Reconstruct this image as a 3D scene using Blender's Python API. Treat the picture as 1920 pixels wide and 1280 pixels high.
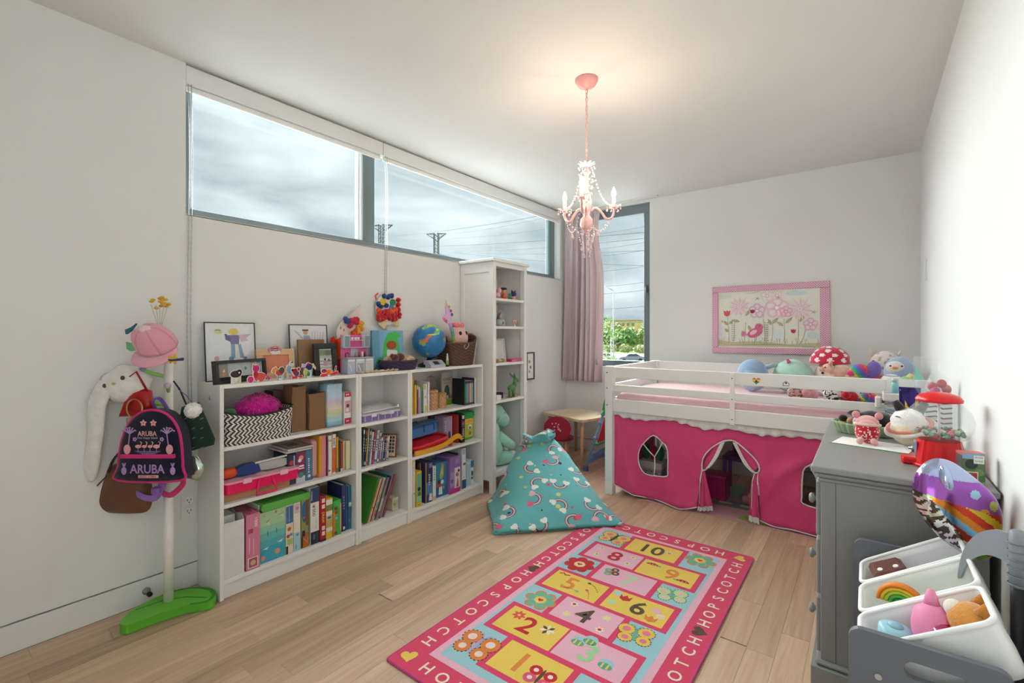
import bpy, bmesh, math, random
from mathutils import Vector, Matrix, noise
from mathutils.geometry import delaunay_2d_cdt

for o in list(bpy.data.objects):
    bpy.data.objects.remove(o)
SC = bpy.context.scene
COL = SC.collection
PI = math.pi
RND = random.Random(11)

# ------------------------------------------------------------------ camera
cam_d = bpy.data.cameras.new('camera')
cam = bpy.data.objects.new('camera', cam_d)
COL.objects.link(cam)
cam.location = (0, 0, 1.3135)
cam.rotation_euler = (PI / 2, 0, math.atan(666 / 880.0))
cam_d.sensor_width = 36
cam_d.lens = 36 * 880 / 1920.0
cam_d.shift_y = -15 / 1920.0
cam_d.clip_start = 0.02
cam_d.clip_end = 2000
SC.camera = cam

# ------------------------------------------------------------------ view, sky, sun
SC.view_settings.view_transform = 'Standard'
SC.view_settings.look = 'None'
SC.view_settings.gamma = 1
SC.view_settings.use_curve_mapping = False
SC.view_settings.exposure = 1.0

wd = bpy.data.worlds.new('overcast_sky')
SC.world = wd
wd.use_nodes = True
nt = wd.node_tree
for n in list(nt.nodes):
    nt.nodes.remove(n)
wo = nt.nodes.new('ShaderNodeOutputWorld')
bg = nt.nodes.new('ShaderNodeBackground')
tc = nt.nodes.new('ShaderNodeTexCoord')
mp = nt.nodes.new('ShaderNodeMapping')
mp.inputs['Scale'].default_value = (2.2, 2.2, 6.5)
mp.inputs['Location'].default_value = (0.4, 1.1, 0.2)
nz = nt.nodes.new('ShaderNodeTexNoise')
nz.inputs['Scale'].default_value = 1.5
nz.inputs['Detail'].default_value = 7
nz.inputs['Roughness'].default_value = 0.5
nz.inputs['Distortion'].default_value = 0.35
cr = nt.nodes.new('ShaderNodeValToRGB')
cr.color_ramp.elements[0].position = 0.38
cr.color_ramp.elements[0].color = (0.29, 0.345, 0.375, 1)
cr.color_ramp.elements[1].position = 0.66
cr.color_ramp.elements[1].color = (0.585, 0.64, 0.67, 1)
bg.inputs['Strength'].default_value = 0.9
nt.links.new(tc.outputs['Generated'], mp.inputs['Vector'])
nt.links.new(mp.outputs['Vector'], nz.inputs['Vector'])
nt.links.new(nz.outputs['Fac'], cr.inputs['Fac'])
nt.links.new(cr.outputs['Color'], bg.inputs['Color'])
nt.links.new(bg.outputs['Background'], wo.inputs['Surface'])


def sun(name, energy, direction, angle, color):
    d = bpy.data.lights.new(name, 'SUN')
    d.energy = energy
    d.angle = math.radians(angle)
    d.color = color
    o = bpy.data.objects.new(name, d)
    o.rotation_euler = Vector(direction).to_track_quat('-Z', 'Y').to_euler()
    o.location = (-6, 6, 8)
    COL.objects.link(o)


# the sun behind thick cloud: a broad soft source high over the window side
sun('sun_through_cloud', 19.5, (0.68, -0.52, -0.54), 100, (0.95, 1.0, 0.985))


# ------------------------------------------------------------------ colours and materials
def lin(c):
    return c / 12.92 if c <= 0.04045 else ((c + 0.055) / 1.055) ** 2.4


def rgb(h):
    if isinstance(h, (tuple, list)):
        return tuple(h)[:3]
    h = h.lstrip('#')
    return tuple(lin(int(h[i:i + 2], 16) / 255.0) for i in (0, 2, 4))


MATS = {}


def mat(name, rough=0.6, metal=0.0, bump=0.0, bscale=200.0, var=0.0, vscale=8.0, sheen=0.0, spec=0.5,
        coat=0.0, trans=0.0, alpha=1.0, emit=0.0, ior=1.45, stretch=None):
    """A node material that takes its colour from the mesh's own 'Col' attribute and adds grain, relief and gloss."""
    if name in MATS:
        return MATS[name]
    m = bpy.data.materials.new(name)
    m.use_nodes = True
    t = m.node_tree
    b = t.nodes['Principled BSDF']
    a = t.nodes.new('ShaderNodeAttribute')
    a.attribute_name = 'Col'
    src = a.outputs['Color']
    co = t.nodes.new('ShaderNodeTexCoord')
    vec = co.outputs['Object']
    if stretch:
        mpn = t.nodes.new('ShaderNodeMapping')
        mpn.inputs['Scale'].default_value = stretch
        t.links.new(vec, mpn.inputs['Vector'])
        vec = mpn.outputs['Vector']
    if var > 0:
        n = t.nodes.new('ShaderNodeTexNoise')
        n.inputs['Scale'].default_value = vscale
        n.inputs['Detail'].default_value = 4
        t.links.new(vec, n.inputs['Vector'])
        mr = t.nodes.new('ShaderNodeMapRange')
        mr.inputs['From Min'].default_value = 0.3
        mr.inputs['From Max'].default_value = 0.7
        mr.inputs['To Min'].default_value = 1 - var
        mr.inputs['To Max'].default_value = 1 + var
        t.links.new(n.outputs['Fac'], mr.inputs['Value'])
        mx = t.nodes.new('ShaderNodeVectorMath')
        mx.operation = 'SCALE'
        t.links.new(src, mx.inputs[0])
        t.links.new(mr.outputs['Result'], mx.inputs['Scale'])
        src = mx.outputs['Vector']
    t.links.new(src, b.inputs['Base Color'])
    b.inputs['Roughness'].default_value = rough
    b.inputs['Metallic'].default_value = metal
    b.inputs['IOR'].default_value = ior
    b.inputs['Specular IOR Level'].default_value = spec
    b.inputs['Sheen Weight'].default_value = sheen
    b.inputs['Coat Weight'].default_value = coat
    b.inputs['Transmission Weight'].default_value = trans
    b.inputs['Alpha'].default_value = alpha
    if emit > 0:
        t.links.new(src, b.inputs['Emission Color'])
        b.inputs['Emission Strength'].default_value = emit
    if bump > 0:
        n2 = t.nodes.new('ShaderNodeTexNoise')
        n2.inputs['Scale'].default_value = bscale
        n2.inputs['Detail'].default_value = 3
        t.links.new(vec, n2.inputs['Vector'])
        bp = t.nodes.new('ShaderNodeBump')
        bp.inputs['Strength'].default_value = bump
        bp.inputs['Distance'].default_value = 0.004
        t.links.new(n2.outputs['Fac'], bp.inputs['Height'])
        t.links.new(bp.outputs['Normal'], b.inputs['Normal'])
    MATS[name] = m
    return m


mat('wall_paint', rough=0.75, bump=0.04, bscale=260, var=0.01, vscale=2, spec=0.3)
mat('white_laquer', rough=0.38, bump=0.02, bscale=60, var=0.012, vscale=5)
mat('grey_laquer', rough=0.36, bump=0.03, bscale=90, var=0.03, vscale=6)
mat('card', rough=0.55, var=0.03, vscale=25)
mat('print', rough=0.32, var=0.04, vscale=30)
mat('paper', rough=0.85, var=0.03, vscale=40, bump=0.05, bscale=120)
mat('fabric', rough=0.9, bump=0.25, bscale=420, var=0.04, vscale=9, sheen=0.25, spec=0.2)
mat('plush', rough=1.0, bump=0.6, bscale=150, var=0.06, vscale=30, sheen=0.5, spec=0.15)
mat('shag', rough=1.0, bump=1.0, bscale=90, var=0.2, vscale=60, sheen=0.4, spec=0.1)
mat('carpet', rough=1.0, bump=0.5, bscale=500, var=0.07, vscale=200, sheen=0.2, spec=0.1)
mat('plastic', rough=0.3, spec=0.5)
mat('soft_plastic', rough=0.45, spec=0.4, var=0.02)
mat('clear_plastic', rough=0.06, alpha=0.17, spec=0.6)
mat('thin_film', rough=0.15, alpha=0.45, spec=0.6, bump=0.3, bscale=30)
mat('metal', rough=0.28, metal=1.0)
mat('dark_metal', rough=0.45, metal=0.35)
mat('foil', rough=0.13, metal=0.75, bump=0.15, bscale=28, spec=0.7)
mat('leather', rough=0.45, bump=0.25, bscale=160, var=0.12, vscale=12)
mat('wood', rough=0.5, var=0.12, vscale=5, bump=0.08, bscale=40, stretch=(14, 14, 1.5))
mat('wicker', rough=0.7, var=0.25, vscale=60, bump=0.2, bscale=200)
mat('crystal', rough=0.05, alpha=0.8, spec=1.0, ior=1.6, coat=0.5)
mat('bulb', rough=0.3, emit=9.0)
mat('leaf', rough=0.7, var=0.25, vscale=3)
mat('outdoor', rough=0.85, var=0.15, vscale=0.4)


def glass_material():
    m = bpy.data.materials.new('window_glass')
    m.use_nodes = True
    t = m.node_tree
    for n in list(t.nodes):
        t.nodes.remove(n)
    out = t.nodes.new('ShaderNodeOutputMaterial')
    tr = t.nodes.new('ShaderNodeBsdfTransparent')
    tr.inputs['Color'].default_value = (0.95, 0.975, 0.975, 1)
    gl = t.nodes.new('ShaderNodeBsdfGlossy')
    gl.inputs['Roughness'].default_value = 0.02
    lw = t.nodes.new('ShaderNodeLayerWeight')
    lw.inputs['Blend'].default_value = 0.5
    pw = t.nodes.new('ShaderNodeMath')
    pw.operation = 'POWER'
    pw.inputs[1].default_value = 5.0
    t.links.new(lw.outputs['Facing'], pw.inputs[0])
    ma = t.nodes.new('ShaderNodeMath')
    ma.operation = 'MULTIPLY_ADD'
    ma.inputs[1].default_value = 0.35
    ma.inputs[2].default_value = 0.02
    t.links.new(pw.outputs['Value'], ma.inputs[0])
    mx = t.nodes.new('ShaderNodeMixShader')
    t.links.new(ma.outputs['Value'], mx.inputs['Fac'])
    t.links.new(tr.outputs['BSDF'], mx.inputs[1])
    t.links.new(gl.outputs['BSDF'], mx.inputs[2])
    t.links.new(mx.outputs['Shader'], out.inputs['Surface'])
    MATS['window_glass'] = m


glass_material()


def curtain_material():
    m = bpy.data.materials.new('curtain_cloth')
    m.use_nodes = True
    t = m.node_tree
    for n in list(t.nodes):
        t.nodes.remove(n)
    out = t.nodes.new('ShaderNodeOutputMaterial')
    a = t.nodes.new('ShaderNodeAttribute')
    a.attribute_name = 'Col'
    df = t.nodes.new('ShaderNodeBsdfDiffuse')
    tl = t.nodes.new('ShaderNodeBsdfTranslucent')
    mx = t.nodes.new('ShaderNodeMixShader')
    mx.inputs['Fac'].default_value = 0.22
    for n in (df, tl):
        t.links.new(a.outputs['Color'], n.inputs['Color'])
    t.links.new(df.outputs['BSDF'], mx.inputs[1])
    t.links.new(tl.outputs['BSDF'], mx.inputs[2])
    t.links.new(mx.outputs['Shader'], out.inputs['Surface'])
    MATS['curtain_cloth'] = m


curtain_material()


def plank_material():
    """Pale oak: each board has its own tone, grain runs along the board."""
    m = bpy.data.materials.new('oak_plank')
    m.use_nodes = True
    t = m.node_tree
    b = t.nodes['Principled BSDF']
    oi = t.nodes.new('ShaderNodeObjectInfo')
    co = t.nodes.new('ShaderNodeTexCoord')
    add = t.nodes.new('ShaderNodeVectorMath')
    add.operation = 'ADD'
    rv = t.nodes.new('ShaderNodeVectorMath')
    rv.operation = 'SCALE'
    rv.inputs[0].default_value = (37.0, 53.0, 11.0)
    t.links.new(oi.outputs['Random'], rv.inputs['Scale'])
    g = t.nodes.new('ShaderNodeNewGeometry')
    t.links.new(g.outputs['Position'], add.inputs[0])
    t.links.new(rv.outputs['Vector'], add.inputs[1])
    mp1 = t.nodes.new('ShaderNodeMapping')
    mp1.inputs['Scale'].default_value = (26, 1.3, 1)
    t.links.new(add.outputs['Vector'], mp1.inputs['Vector'])
    n1 = t.nodes.new('ShaderNodeTexNoise')
    n1.inputs['Scale'].default_value = 1.6
    n1.inputs['Detail'].default_value = 6
    n1.inputs['Distortion'].default_value = 0.7
    t.links.new(mp1.outputs['Vector'], n1.inputs['Vector'])
    r1 = t.nodes.new('ShaderNodeValToRGB')
    r1.color_ramp.elements[0].position = 0.25
    r1.color_ramp.elements[0].color = rgb('#bd9c80') + (1,)
    r1.color_ramp.elements[1].position = 0.75
    r1.color_ramp.elements[1].color = rgb('#d8bfa6') + (1,)
    t.links.new(n1.outputs['Fac'], r1.inputs['Fac'])
    r2 = t.nodes.new('ShaderNodeValToRGB')
    els = r2.color_ramp.elements
    els[0].position = 0.0
    els[0].color = (0.74, 0.72, 0.70, 1)
    els[1].position = 1.0
    els[1].color = (1.10, 1.08, 1.05, 1)
    e = els.new(0.12)
    e.color = (0.88, 0.86, 0.85, 1)
    e = els.new(0.6)
    e.color = (1.0, 0.97, 0.95, 1)
    t.links.new(oi.outputs['Random'], r2.inputs['Fac'])
    mx = t.nodes.new('ShaderNodeMixRGB')
    mx.blend_type = 'MULTIPLY'
    mx.inputs['Fac'].default_value = 1
    t.links.new(r1.outputs['Color'], mx.inputs[1])
    t.links.new(r2.outputs['Color'], mx.inputs[2])
    t.links.new(mx.outputs['Color'], b.inputs['Base Color'])
    b.inputs['Roughness'].default_value = 0.42
    b.inputs['Specular IOR Level'].default_value = 0.4
    bp = t.nodes.new('ShaderNodeBump')
    bp.inputs['Strength'].default_value = 0.06
    bp.inputs['Distance'].default_value = 0.002
    t.links.new(n1.outputs['Fac'], bp.inputs['Height'])
    t.links.new(bp.outputs['Normal'], b.inputs['Normal'])
    MATS['oak_plank'] = m


plank_material()


# ------------------------------------------------------------------ mesh building
def TR(x=0, y=0, z=0, rx=0, ry=0, rz=0, s=1.0):
    return Matrix.Translation((x, y, z)) @ Matrix.Rotation(rz, 4, 'Z') @ Matrix.Rotation(ry, 4, 'Y') @ \
        Matrix.Rotation(rx, 4, 'X') @ (Matrix.Diagonal((s, s, s, 1)) if not isinstance(s, tuple) else Matrix.Diagonal(s + (1,)))


def FACE(o, u, v):
    """Matrix taking (a, b, h) to o + a*u + b*v + h*(u x v)."""
    o, u, v = Vector(o), Vector(u), Vector(v)
    n = u.cross(v).normalized()
    return Matrix(((u.x, v.x, n.x, o.x), (u.y, v.y, n.y, o.y), (u.z, v.z, n.z, o.z), (0, 0, 0, 1)))


def circ(cx, cy, rx, ry=None, n=20, a0=0, a1=2 * PI):
    ry = rx if ry is None else ry
    full = abs(a1 - a0 - 2 * PI) < 1e-6
    k = n if full else n + 1
    return [(cx + rx * math.cos(a0 + (a1 - a0) * i / n), cy + ry * math.sin(a0 + (a1 - a0) * i / n)) for i in range(k)]


def rot2(pts, a, cx=0, cy=0):
    c, s = math.cos(a), math.sin(a)
    return [(cx + c * x - s * y, cy + s * x + c * y) for x, y in pts]


def rrect(x0, y0, x1, y1, r, n=5):
    p = []
    for cx, cy, a in ((x1 - r, y1 - r, 0), (x0 + r, y1 - r, PI / 2), (x0 + r, y0 + r, PI), (x1 - r, y0 + r, 1.5 * PI)):
        p += [(cx + r * math.cos(a + PI / 2 * i / n), cy + r * math.sin(a + PI / 2 * i / n)) for i in range(n + 1)]
    return p


def heart(cx, cy, s, n=18, a=0.0):
    p = []
    for i in range(n):
        t = 2 * PI * i / n
        p.append((s * math.sin(t) ** 3, s * (13 * math.cos(t) - 5 * math.cos(2 * t) - 2 * math.cos(3 * t) - math.cos(4 * t)) / 16))
    return rot2(p, a, cx, cy)


def petal(cx, cy, r0, r1, w, a, n=8):
    p = []
    for i in range(n + 1):
        t = i / n
        p.append((r0 + (r1 - r0) * t, w * math.sin(PI * t ** 0.8)))
    for i in range(n - 1, 0, -1):
        t = i / n
        p.append((r0 + (r1 - r0) * t, -w * math.sin(PI * t ** 0.8)))
    return rot2(p, a, cx, cy)


def smooth_path(pts, n=6, closed=False):
    """Catmull-Rom through points of any dimension."""
    P = [Vector(p) for p in pts]
    k = len(P)
    out = []
    rng = range(k if closed else k - 1)
    for i in rng:
        p1, p2 = P[i], P[(i + 1) % k]
        p0 = P[i - 1] if (closed or i > 0) else p1
        p3 = P[(i + 2) % k] if (closed or i + 2 < k) else p2
        for j in range(n):
            t = j / n
            out.append(0.5 * ((2 * p1) + (p2 - p0) * t + (2 * p0 - 5 * p1 + 4 * p2 - p3) * t * t + (3 * p1 - p0 - 3 * p2 + p3) * t ** 3))
    if not closed:
        out.append(P[-1])
    return out


TEXTS = {}


def text_shape(s, bold=0.0):
    key = (s, bold)
    if key not in TEXTS:
        cu = bpy.data.curves.new('lettering', 'FONT')
        cu.body = s
        cu.size = 1
        cu.resolution_u = 3
        cu.offset = bold
        ob = bpy.data.objects.new('lettering', cu)
        me = ob.to_mesh()
        vs = [(v.co.x, v.co.y) for v in me.vertices]
        fs = [tuple(p.vertices) for p in me.polygons]
        ob.to_mesh_clear()
        bpy.data.objects.remove(ob)
        bpy.data.curves.remove(cu)
        xs = [v[0] for v in vs] or [0, 1]
        ys = [v[1] for v in vs] or [0, 1]
        TEXTS[key] = (vs, fs, min(xs), max(xs), min(ys), max(ys))
    return TEXTS[key]


class M:
    """Collects faces with a colour each; build() links them as one mesh object."""

    def __init__(s, T=None):
        s.v, s.f, s.c, s.s = [], [], [], []
        s.T = T or Matrix.Identity(4)

    def add(s, vs, fs, c, smooth=False):
        k = len(s.v)
        T = s.T
        s.v += [tuple(T @ Vector(p)) for p in vs]
        one = isinstance(c, (str, tuple))
        if one:
            cc = rgb(c)
        for i, f in enumerate(fs):
            s.f.append(tuple(a + k for a in f))
            s.c.append(cc if one else rgb(c[i]))
            s.s.append(smooth)
        return s

    def box(s, x0, x1, y0, y1, z0, z1, c, b=0.0):
        hx, hy, hz = abs(x1 - x0) / 2, abs(y1 - y0) / 2, abs(z1 - z0) / 2
        cx, cy, cz = (x0 + x1) / 2, (y0 + y1) / 2, (z0 + z1) / 2
        b = min(b, hx * 0.9, hy * 0.9, hz * 0.9)
        if b <= 0:
            vs = [(cx + i * hx, cy + j * hy, cz + k * hz) for k in (-1, 1) for j in (-1, 1) for i in (-1, 1)]
            fs = [(0, 2, 3, 1), (4, 5, 7, 6), (0, 1, 5, 4), (2, 6, 7, 3), (0, 4, 6, 2), (1, 3, 7, 5)]
            return s.add(vs, fs, c)
        vs, ix = [], {}
        for i in (-1, 1):
            for j in (-1, 1):
                for k in (-1, 1):
                    for a in range(3):
                        q = [hx - b, hy - b, hz - b]
                        q[a] += b
                        ix[(i, j, k, a)] = len(vs)
                        vs.append((cx + i * q[0], cy + j * q[1], cz + k * q[2]))
        fs = []
        for i in (-1, 1):
            fs.append([ix[(i, j, k, 0)] for j, k in ((-1, -1), (1, -1), (1, 1), (-1, 1))])
            fs.append([ix[(j, i, k, 1)] for j, k in ((-1, -1), (1, -1), (1, 1), (-1, 1))])
            fs.append([ix[(j, k, i, 2)] for j, k in ((-1, -1), (1, -1), (1, 1), (-1, 1))])
        for i in (-1, 1):
            for j in (-1, 1):
                fs.append([ix[(i, j, -1, 0)], ix[(i, j, 1, 0)], ix[(i, j, 1, 1)], ix[(i, j, -1, 1)]])
                fs.append([ix[(i, -1, j, 0)], ix[(i, 1, j, 0)], ix[(i, 1, j, 2)], ix[(i, -1, j, 2)]])
                fs.append([ix[(-1, i, j, 1)], ix[(1, i, j, 1)], ix[(1, i, j, 2)], ix[(-1, i, j, 2)]])
                for k in (-1, 1):
                    fs.append([ix[(i, j, k, a)] for a in range(3)])
        return s.add(vs, fs, c)

    def poly(s, pts, c, h=0.0):
        """flat polygon in the local xy plane at height h"""
        return s.add([(p[0], p[1], h) for p in pts], [tuple(range(len(pts)))], c)

    def rect(s, x0, y0, x1, y1, c, h=0.0):
        return s.poly([(x0, y0), (x1, y0), (x1, y1), (x0, y1)], c, h)

    def line(s, pts, w, c, h=0.0):
        """flat ribbon of width w along 2-D points"""
        P = [Vector((p[0], p[1])) for p in pts]
        L, Rr = [], []
        for i, p in enumerate(P):
            d = P[min(i + 1, len(P) - 1)] - P[max(i - 1, 0)]
            if d.length < 1e-9:
                d = Vector((1, 0))
            n = Vector((-d.y, d.x)).normalized() * w / 2
            L.append(p + n)
            Rr.append(p - n)
        k = len(P)
        return s.add([(p.x, p.y, h) for p in L + Rr], [(i, i + 1, k + i + 1, k + i) for i in range(k - 1)], c)

    def text(s, t, cx, cy, height, c, h=0.0, width=None, rot=0.0, bold=0.0, stretch=None):
        vs, fs, x0, x1, y0, y1 = text_shape(t, bold)
        sy = height / max(1e-6, y1 - y0)
        sx = (width / max(1e-6, x1 - x0)) if width else sy
        p = rot2([((x - (x0 + x1) / 2) * sx, (y - (y0 + y1) / 2) * sy) for x, y in vs], rot, cx, cy)
        return s.add([(x, y, h) for x, y in p], fs, c)

    def prism(s, pts, h0, h1, c, side=None, smooth=False):
        """closed outline in xy extruded from h0 to h1"""
        k = len(pts)
        vs = [(p[0], p[1], h0) for p in pts] + [(p[0], p[1], h1) for p in pts]
        fs = [tuple(range(k - 1, -1, -1)), tuple(range(k, 2 * k))]
        s.add(vs, fs, c)
        s.add(vs, [(i, (i + 1) % k, k + (i + 1) % k, k + i) for i in range(k)], side or c, smooth)
        return s

    def lathe(s, prof, c, n=20, smooth=True, sx=1.0, sy=1.0, a0=0.0, a1=2 * PI):
        """profile of (radius, z) turned about z; c one colour or one per ring"""
        full = abs(a1 - a0 - 2 * PI) < 1e-6
        k = n if full else n + 1
        vs = [(r * sx * math.cos(a0 + (a1 - a0) * i / n), r * sy * math.sin(a0 + (a1 - a0) * i / n), z) for r, z in prof for i in range(k)]
        fs, cs = [], []
        for j in range(len(prof) - 1):
            for i in range(n):
                i2 = (i + 1) % k
                fs.append((j * k + i, j * k + i2, (j + 1) * k + i2, (j + 1) * k + i))
                cs.append(c if isinstance(c, (str, tuple)) else c[min(j, len(c) - 1)])
        return s.add(vs, fs, cs, smooth)

    def tube(s, pts, r, c, n=8, caps=True, closed=False, flat=1.0):
        P = [Vector(p) for p in pts]
        k = len(P)
        rr = r if isinstance(r, (list, tuple)) else [r] * k
        vs = []
        up = None
        for i in range(k):
            a, b = (P[(i - 1) % k], P[(i + 1) % k]) if closed else (P[max(i - 1, 0)], P[min(i + 1, k - 1)])
            d = (b - a)
            d = d.normalized() if d.length > 1e-9 else Vector((0, 0, 1))
            if up is None:
                up = Vector((0, 0, 1)) if abs(d.z) < 0.9 else Vector((1, 0, 0))
            x = up - d * up.dot(d)
            x = x.normalized() if x.length > 1e-6 else d.orthogonal().normalized()
            up = x
            y = d.cross(x)
            vs += [P[i] + (x * math.cos(2 * PI * j / n) + y * flat * math.sin(2 * PI * j / n)) * rr[i] for j in range(n)]
        fs = []
        for i in range(k if closed else k - 1):
            i2 = (i + 1) % k
            fs += [(i * n + j, i * n + (j + 1) % n, i2 * n + (j + 1) % n, i2 * n + j) for j in range(n)]
        if caps and not closed:
            fs += [tuple(range(n - 1, -1, -1)), tuple(range((k - 1) * n, k * n))]
        return s.add(vs, fs, c, True)

    def ball(s, cx, cy, cz, rx, ry=None, rz=None, c='#ffffff', n=16, m=10, fn=None, colfn=None, flatz=None):
        """ellipsoid; fn(unit vector) scales the radius, colfn(unit vector) colours faces, flatz clamps the bottom"""
        ry = rx if ry is None else ry
        rz = rx if rz is None else rz
        vs, us = [], []
        for j in range(m + 1):
            th = PI * j / m
            for i in range(n):
                ph = 2 * PI * i / n
                u = Vector((math.sin(th) * math.cos(ph), math.sin(th) * math.sin(ph), math.cos(th)))
                k = fn(u) if fn else 1.0
                z = u.z * rz * k
                if flatz is not None:
                    z = max(z, flatz)
                us.append(u)
                vs.append((cx + u.x * rx * k, cy + u.y * ry * k, cz + z))
        fs, cs = [], []
        for j in range(m):
            for i in range(n):
                f = (j * n + i, (j + 1) * n + i, (j + 1) * n + (i + 1) % n, j * n + (i + 1) % n)
                fs.append(f)
                if colfn:
                    cs.append(colfn((us[f[0]] + us[f[1]] + us[f[2]] + us[f[3]]).normalized()))
        return s.add(vs, fs, cs if colfn else c, True)

    def grid(s, fn, nu, nv, c, smooth=True, thick=0.0, closed_u=False):
        """surface fn(u, v) with u, v in 0..1; c a colour or c(u, v)"""
        ku = nu if closed_u else nu + 1
        vs = [fn(i / nu, j / nv) for j in range(nv + 1) for i in range(ku)]
        fs, cs = [], []
        for j in range(nv):
            for i in range(nu):
                i2 = (i + 1) % ku
                fs.append((j * ku + i, j * ku + i2, (j + 1) * ku + i2, (j + 1) * ku + i))
                cs.append(c((i + .5) / nu, (j + .5) / nv) if callable(c) else c)
        return s.add(vs, fs, cs, smooth)

    def build(s, name, m, parent=None, label=None, solid=0.0, weld=False, sub=0, sharp=None):
        me = bpy.data.meshes.new(name)
        bm = bmesh.new()
        bv = [bm.verts.new(p) for p in s.v]
        lay = bm.loops.layers.float_color.new('Col')
        for f, c, sm in zip(s.f, s.c, s.s):
            try:
                bf = bm.faces.new([bv[i] for i in f])
            except ValueError:
                continue
            bf.smooth = sm
            col4 = (c[0], c[1], c[2], 1)
            for l in bf.loops:
                l[lay] = col4
        if weld:
            bmesh.ops.remove_doubles(bm, verts=bm.verts, dist=1e-5)
        bmesh.ops.recalc_face_normals(bm, faces=bm.faces)
        bm.to_mesh(me)
        bm.free()
        me.materials.append(MATS[m])
        o = bpy.data.objects.new(name, me)
        COL.objects.link(o)
        if solid:
            md = o.modifiers.new('thickness', 'SOLIDIFY')
            md.thickness = solid
            md.offset = 0
        if sub:
            md = o.modifiers.new('smooth', 'SUBSURF')
            md.levels = md.render_levels = sub
        if parent is not None:
            o.parent = parent
        if label:
            o['label'] = label
        return o


def thing(name, label, cat, loc=(0, 0, 0), rz=0.0, group=None, rx=0.0, ry=0.0, kind=None, s=1.0):
    o = bpy.data.objects.new(name, None)
    COL.objects.link(o)
    o.empty_display_size = 0.05
    o.location = loc
    o.rotation_euler = (rx, ry, rz)
    o.scale = (s, s, s)
    return tag(o, label, cat, group, kind)


def tag(o, label=None, cat=None, group=None, kind=None, loc=None, rz=None, rx=None, ry=None):
    if label:
        o['label'] = label
    if cat:
        o['category'] = cat
    if group:
        o['group'] = group
    if kind:
        o['kind'] = kind
    if loc is not None:
        o.location = loc
    if rz is not None:
        o.rotation_euler.z = rz
    if rx is not None:
        o.rotation_euler.x = rx
    if ry is not None:
        o.rotation_euler.y = ry
    return o


def copy_tree(o, parent=None):
    c = o.copy()
    COL.objects.link(c)
    c.parent = parent
    for ch in [x for x in bpy.data.objects if x.parent == o]:
        copy_tree(ch, c)
    return c


def W(loc):
    """builder whose world coordinates become local to a thing standing at loc"""
    return M(Matrix.Translation(-Vector(loc)))


def struct(name, m, matname, parent=None):
    o = m.build(name, matname, parent)
    if parent is None:
        o['kind'] = 'structure'
    return o
# ================================================================== the room
XL, XR, YB, YN, ZC = -2.80, 0.325, 4.746, -0.75, 2.708
WHITE = '#e9e9e6'
LACQ = '#eeedea'

# floor: a dark sub-floor and separate oak planks
fl = M().box(XL - .05, XR + .05, YN, YB + .05, -0.06, -0.016, '#4a3a2c')
floor = struct('floor', fl, 'card')
tag(floor, 'pale oak plank floor running towards the far wall', 'floor')
PW = 0.1042
rows = int(math.ceil((XR - XL) / PW))
unit = M().box(0, 1, 0, 1, -0.016, 0.0, '#c0a080')
# a few joints are read from the photograph: row -> joint positions
JOINTS = {3: [1.04], 5: [1.226], 6: [1.417], 7: [1.578], 8: [0.833], 22: [2.17, 2.54], 24: [2.36]}
pme = {}
for i in range(rows):
    y = YN - RND.uniform(0, 0.9)
    cuts = [y]
    while y < YB:
        y += RND.choice((0.62, 0.85, 1.05, 1.25, 1.5))
        cuts.append(y)
    for q in JOINTS.get(i, []):
        cuts = [c for c in cuts if abs(c - q) > 0.35] + [q]
    cuts = sorted(cuts)
    x0 = XL + i * PW
    x1 = min(x0 + PW, XR)
    for a, b in zip(cuts[:-1], cuts[1:]):
        a, b = max(a, YN), min(b, YB)
        if b - a < 0.03:
            continue
        key = (round(x1 - x0, 3), round(b - a, 2))
        if key not in pme:
            o = M().box(0.0002, x1 - x0 - 0.0002, 0.0002, b - a - 0.0002, -0.016, 0.0, '#c0a080', b=0.0007).build('plank', 'oak_plank', floor)
            pme[key] = o.data
        else:
            o = bpy.data.objects.new('plank', pme[key])
            COL.objects.link(o)
            o.parent = floor
        o.location = (x0, a, 0)

# ceiling
struct('ceiling', M().box(XL - .3, XR + .2, YN, YB + .3, ZC, ZC + .12, '#e6e4e0'), 'wall_paint')
tag(bpy.data.objects['ceiling'], 'flat white painted ceiling over the whole room', 'ceiling')

# left wall with the long high window opening
WY0, WY1, WZ0, WZ1 = 0.914, 4.609, 1.928, 2.700
w = M()
w.box(XL - .16, XL, YN, WY0, 0.126, ZC, WHITE)
w.box(XL - .16, XL, WY0, WY1, 0.126, WZ0, WHITE)
w.box(XL - .16, XL, WY1, YB + .16, 0.126, ZC, WHITE)
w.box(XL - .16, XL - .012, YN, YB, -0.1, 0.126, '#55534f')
wl = struct('wall_left', w, 'wall_paint')
tag(wl, 'white window wall with a shadow groove above its baseboard', 'wall')
tag(struct('baseboard_left', M().box(XL - .02, XL + .001, YN, YB, 0.001, 0.119, WHITE, b=.001), 'white_laquer'), 'flush white baseboard along the window wall', 'baseboard')

# back wall with the tall window opening
BX0, BX1, BZ0, BZ1 = -2.56, -1.80, 0.95, 2.682
w = M()
w.box(XL, BX0, YB, YB + .16, 0.126, ZC, WHITE)
w.box(BX1, XR + .2, YB, YB + .16, 0.126, ZC, WHITE)
w.box(BX0, BX1, YB, YB + .16, 0.126, BZ0, WHITE)
w.box(BX0, BX1, YB, YB + .16, BZ1, ZC, WHITE)
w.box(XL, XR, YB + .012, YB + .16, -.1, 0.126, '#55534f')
tag(struct('wall_back', w, 'wall_paint'), 'white far wall behind the loft bed', 'wall')
tag(struct('baseboard_back', M().box(XL, XR, YB - .001, YB + .02, 0.001, 0.119, WHITE, b=.001), 'white_laquer'), 'flush white baseboard along the far wall', 'baseboard')

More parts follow.
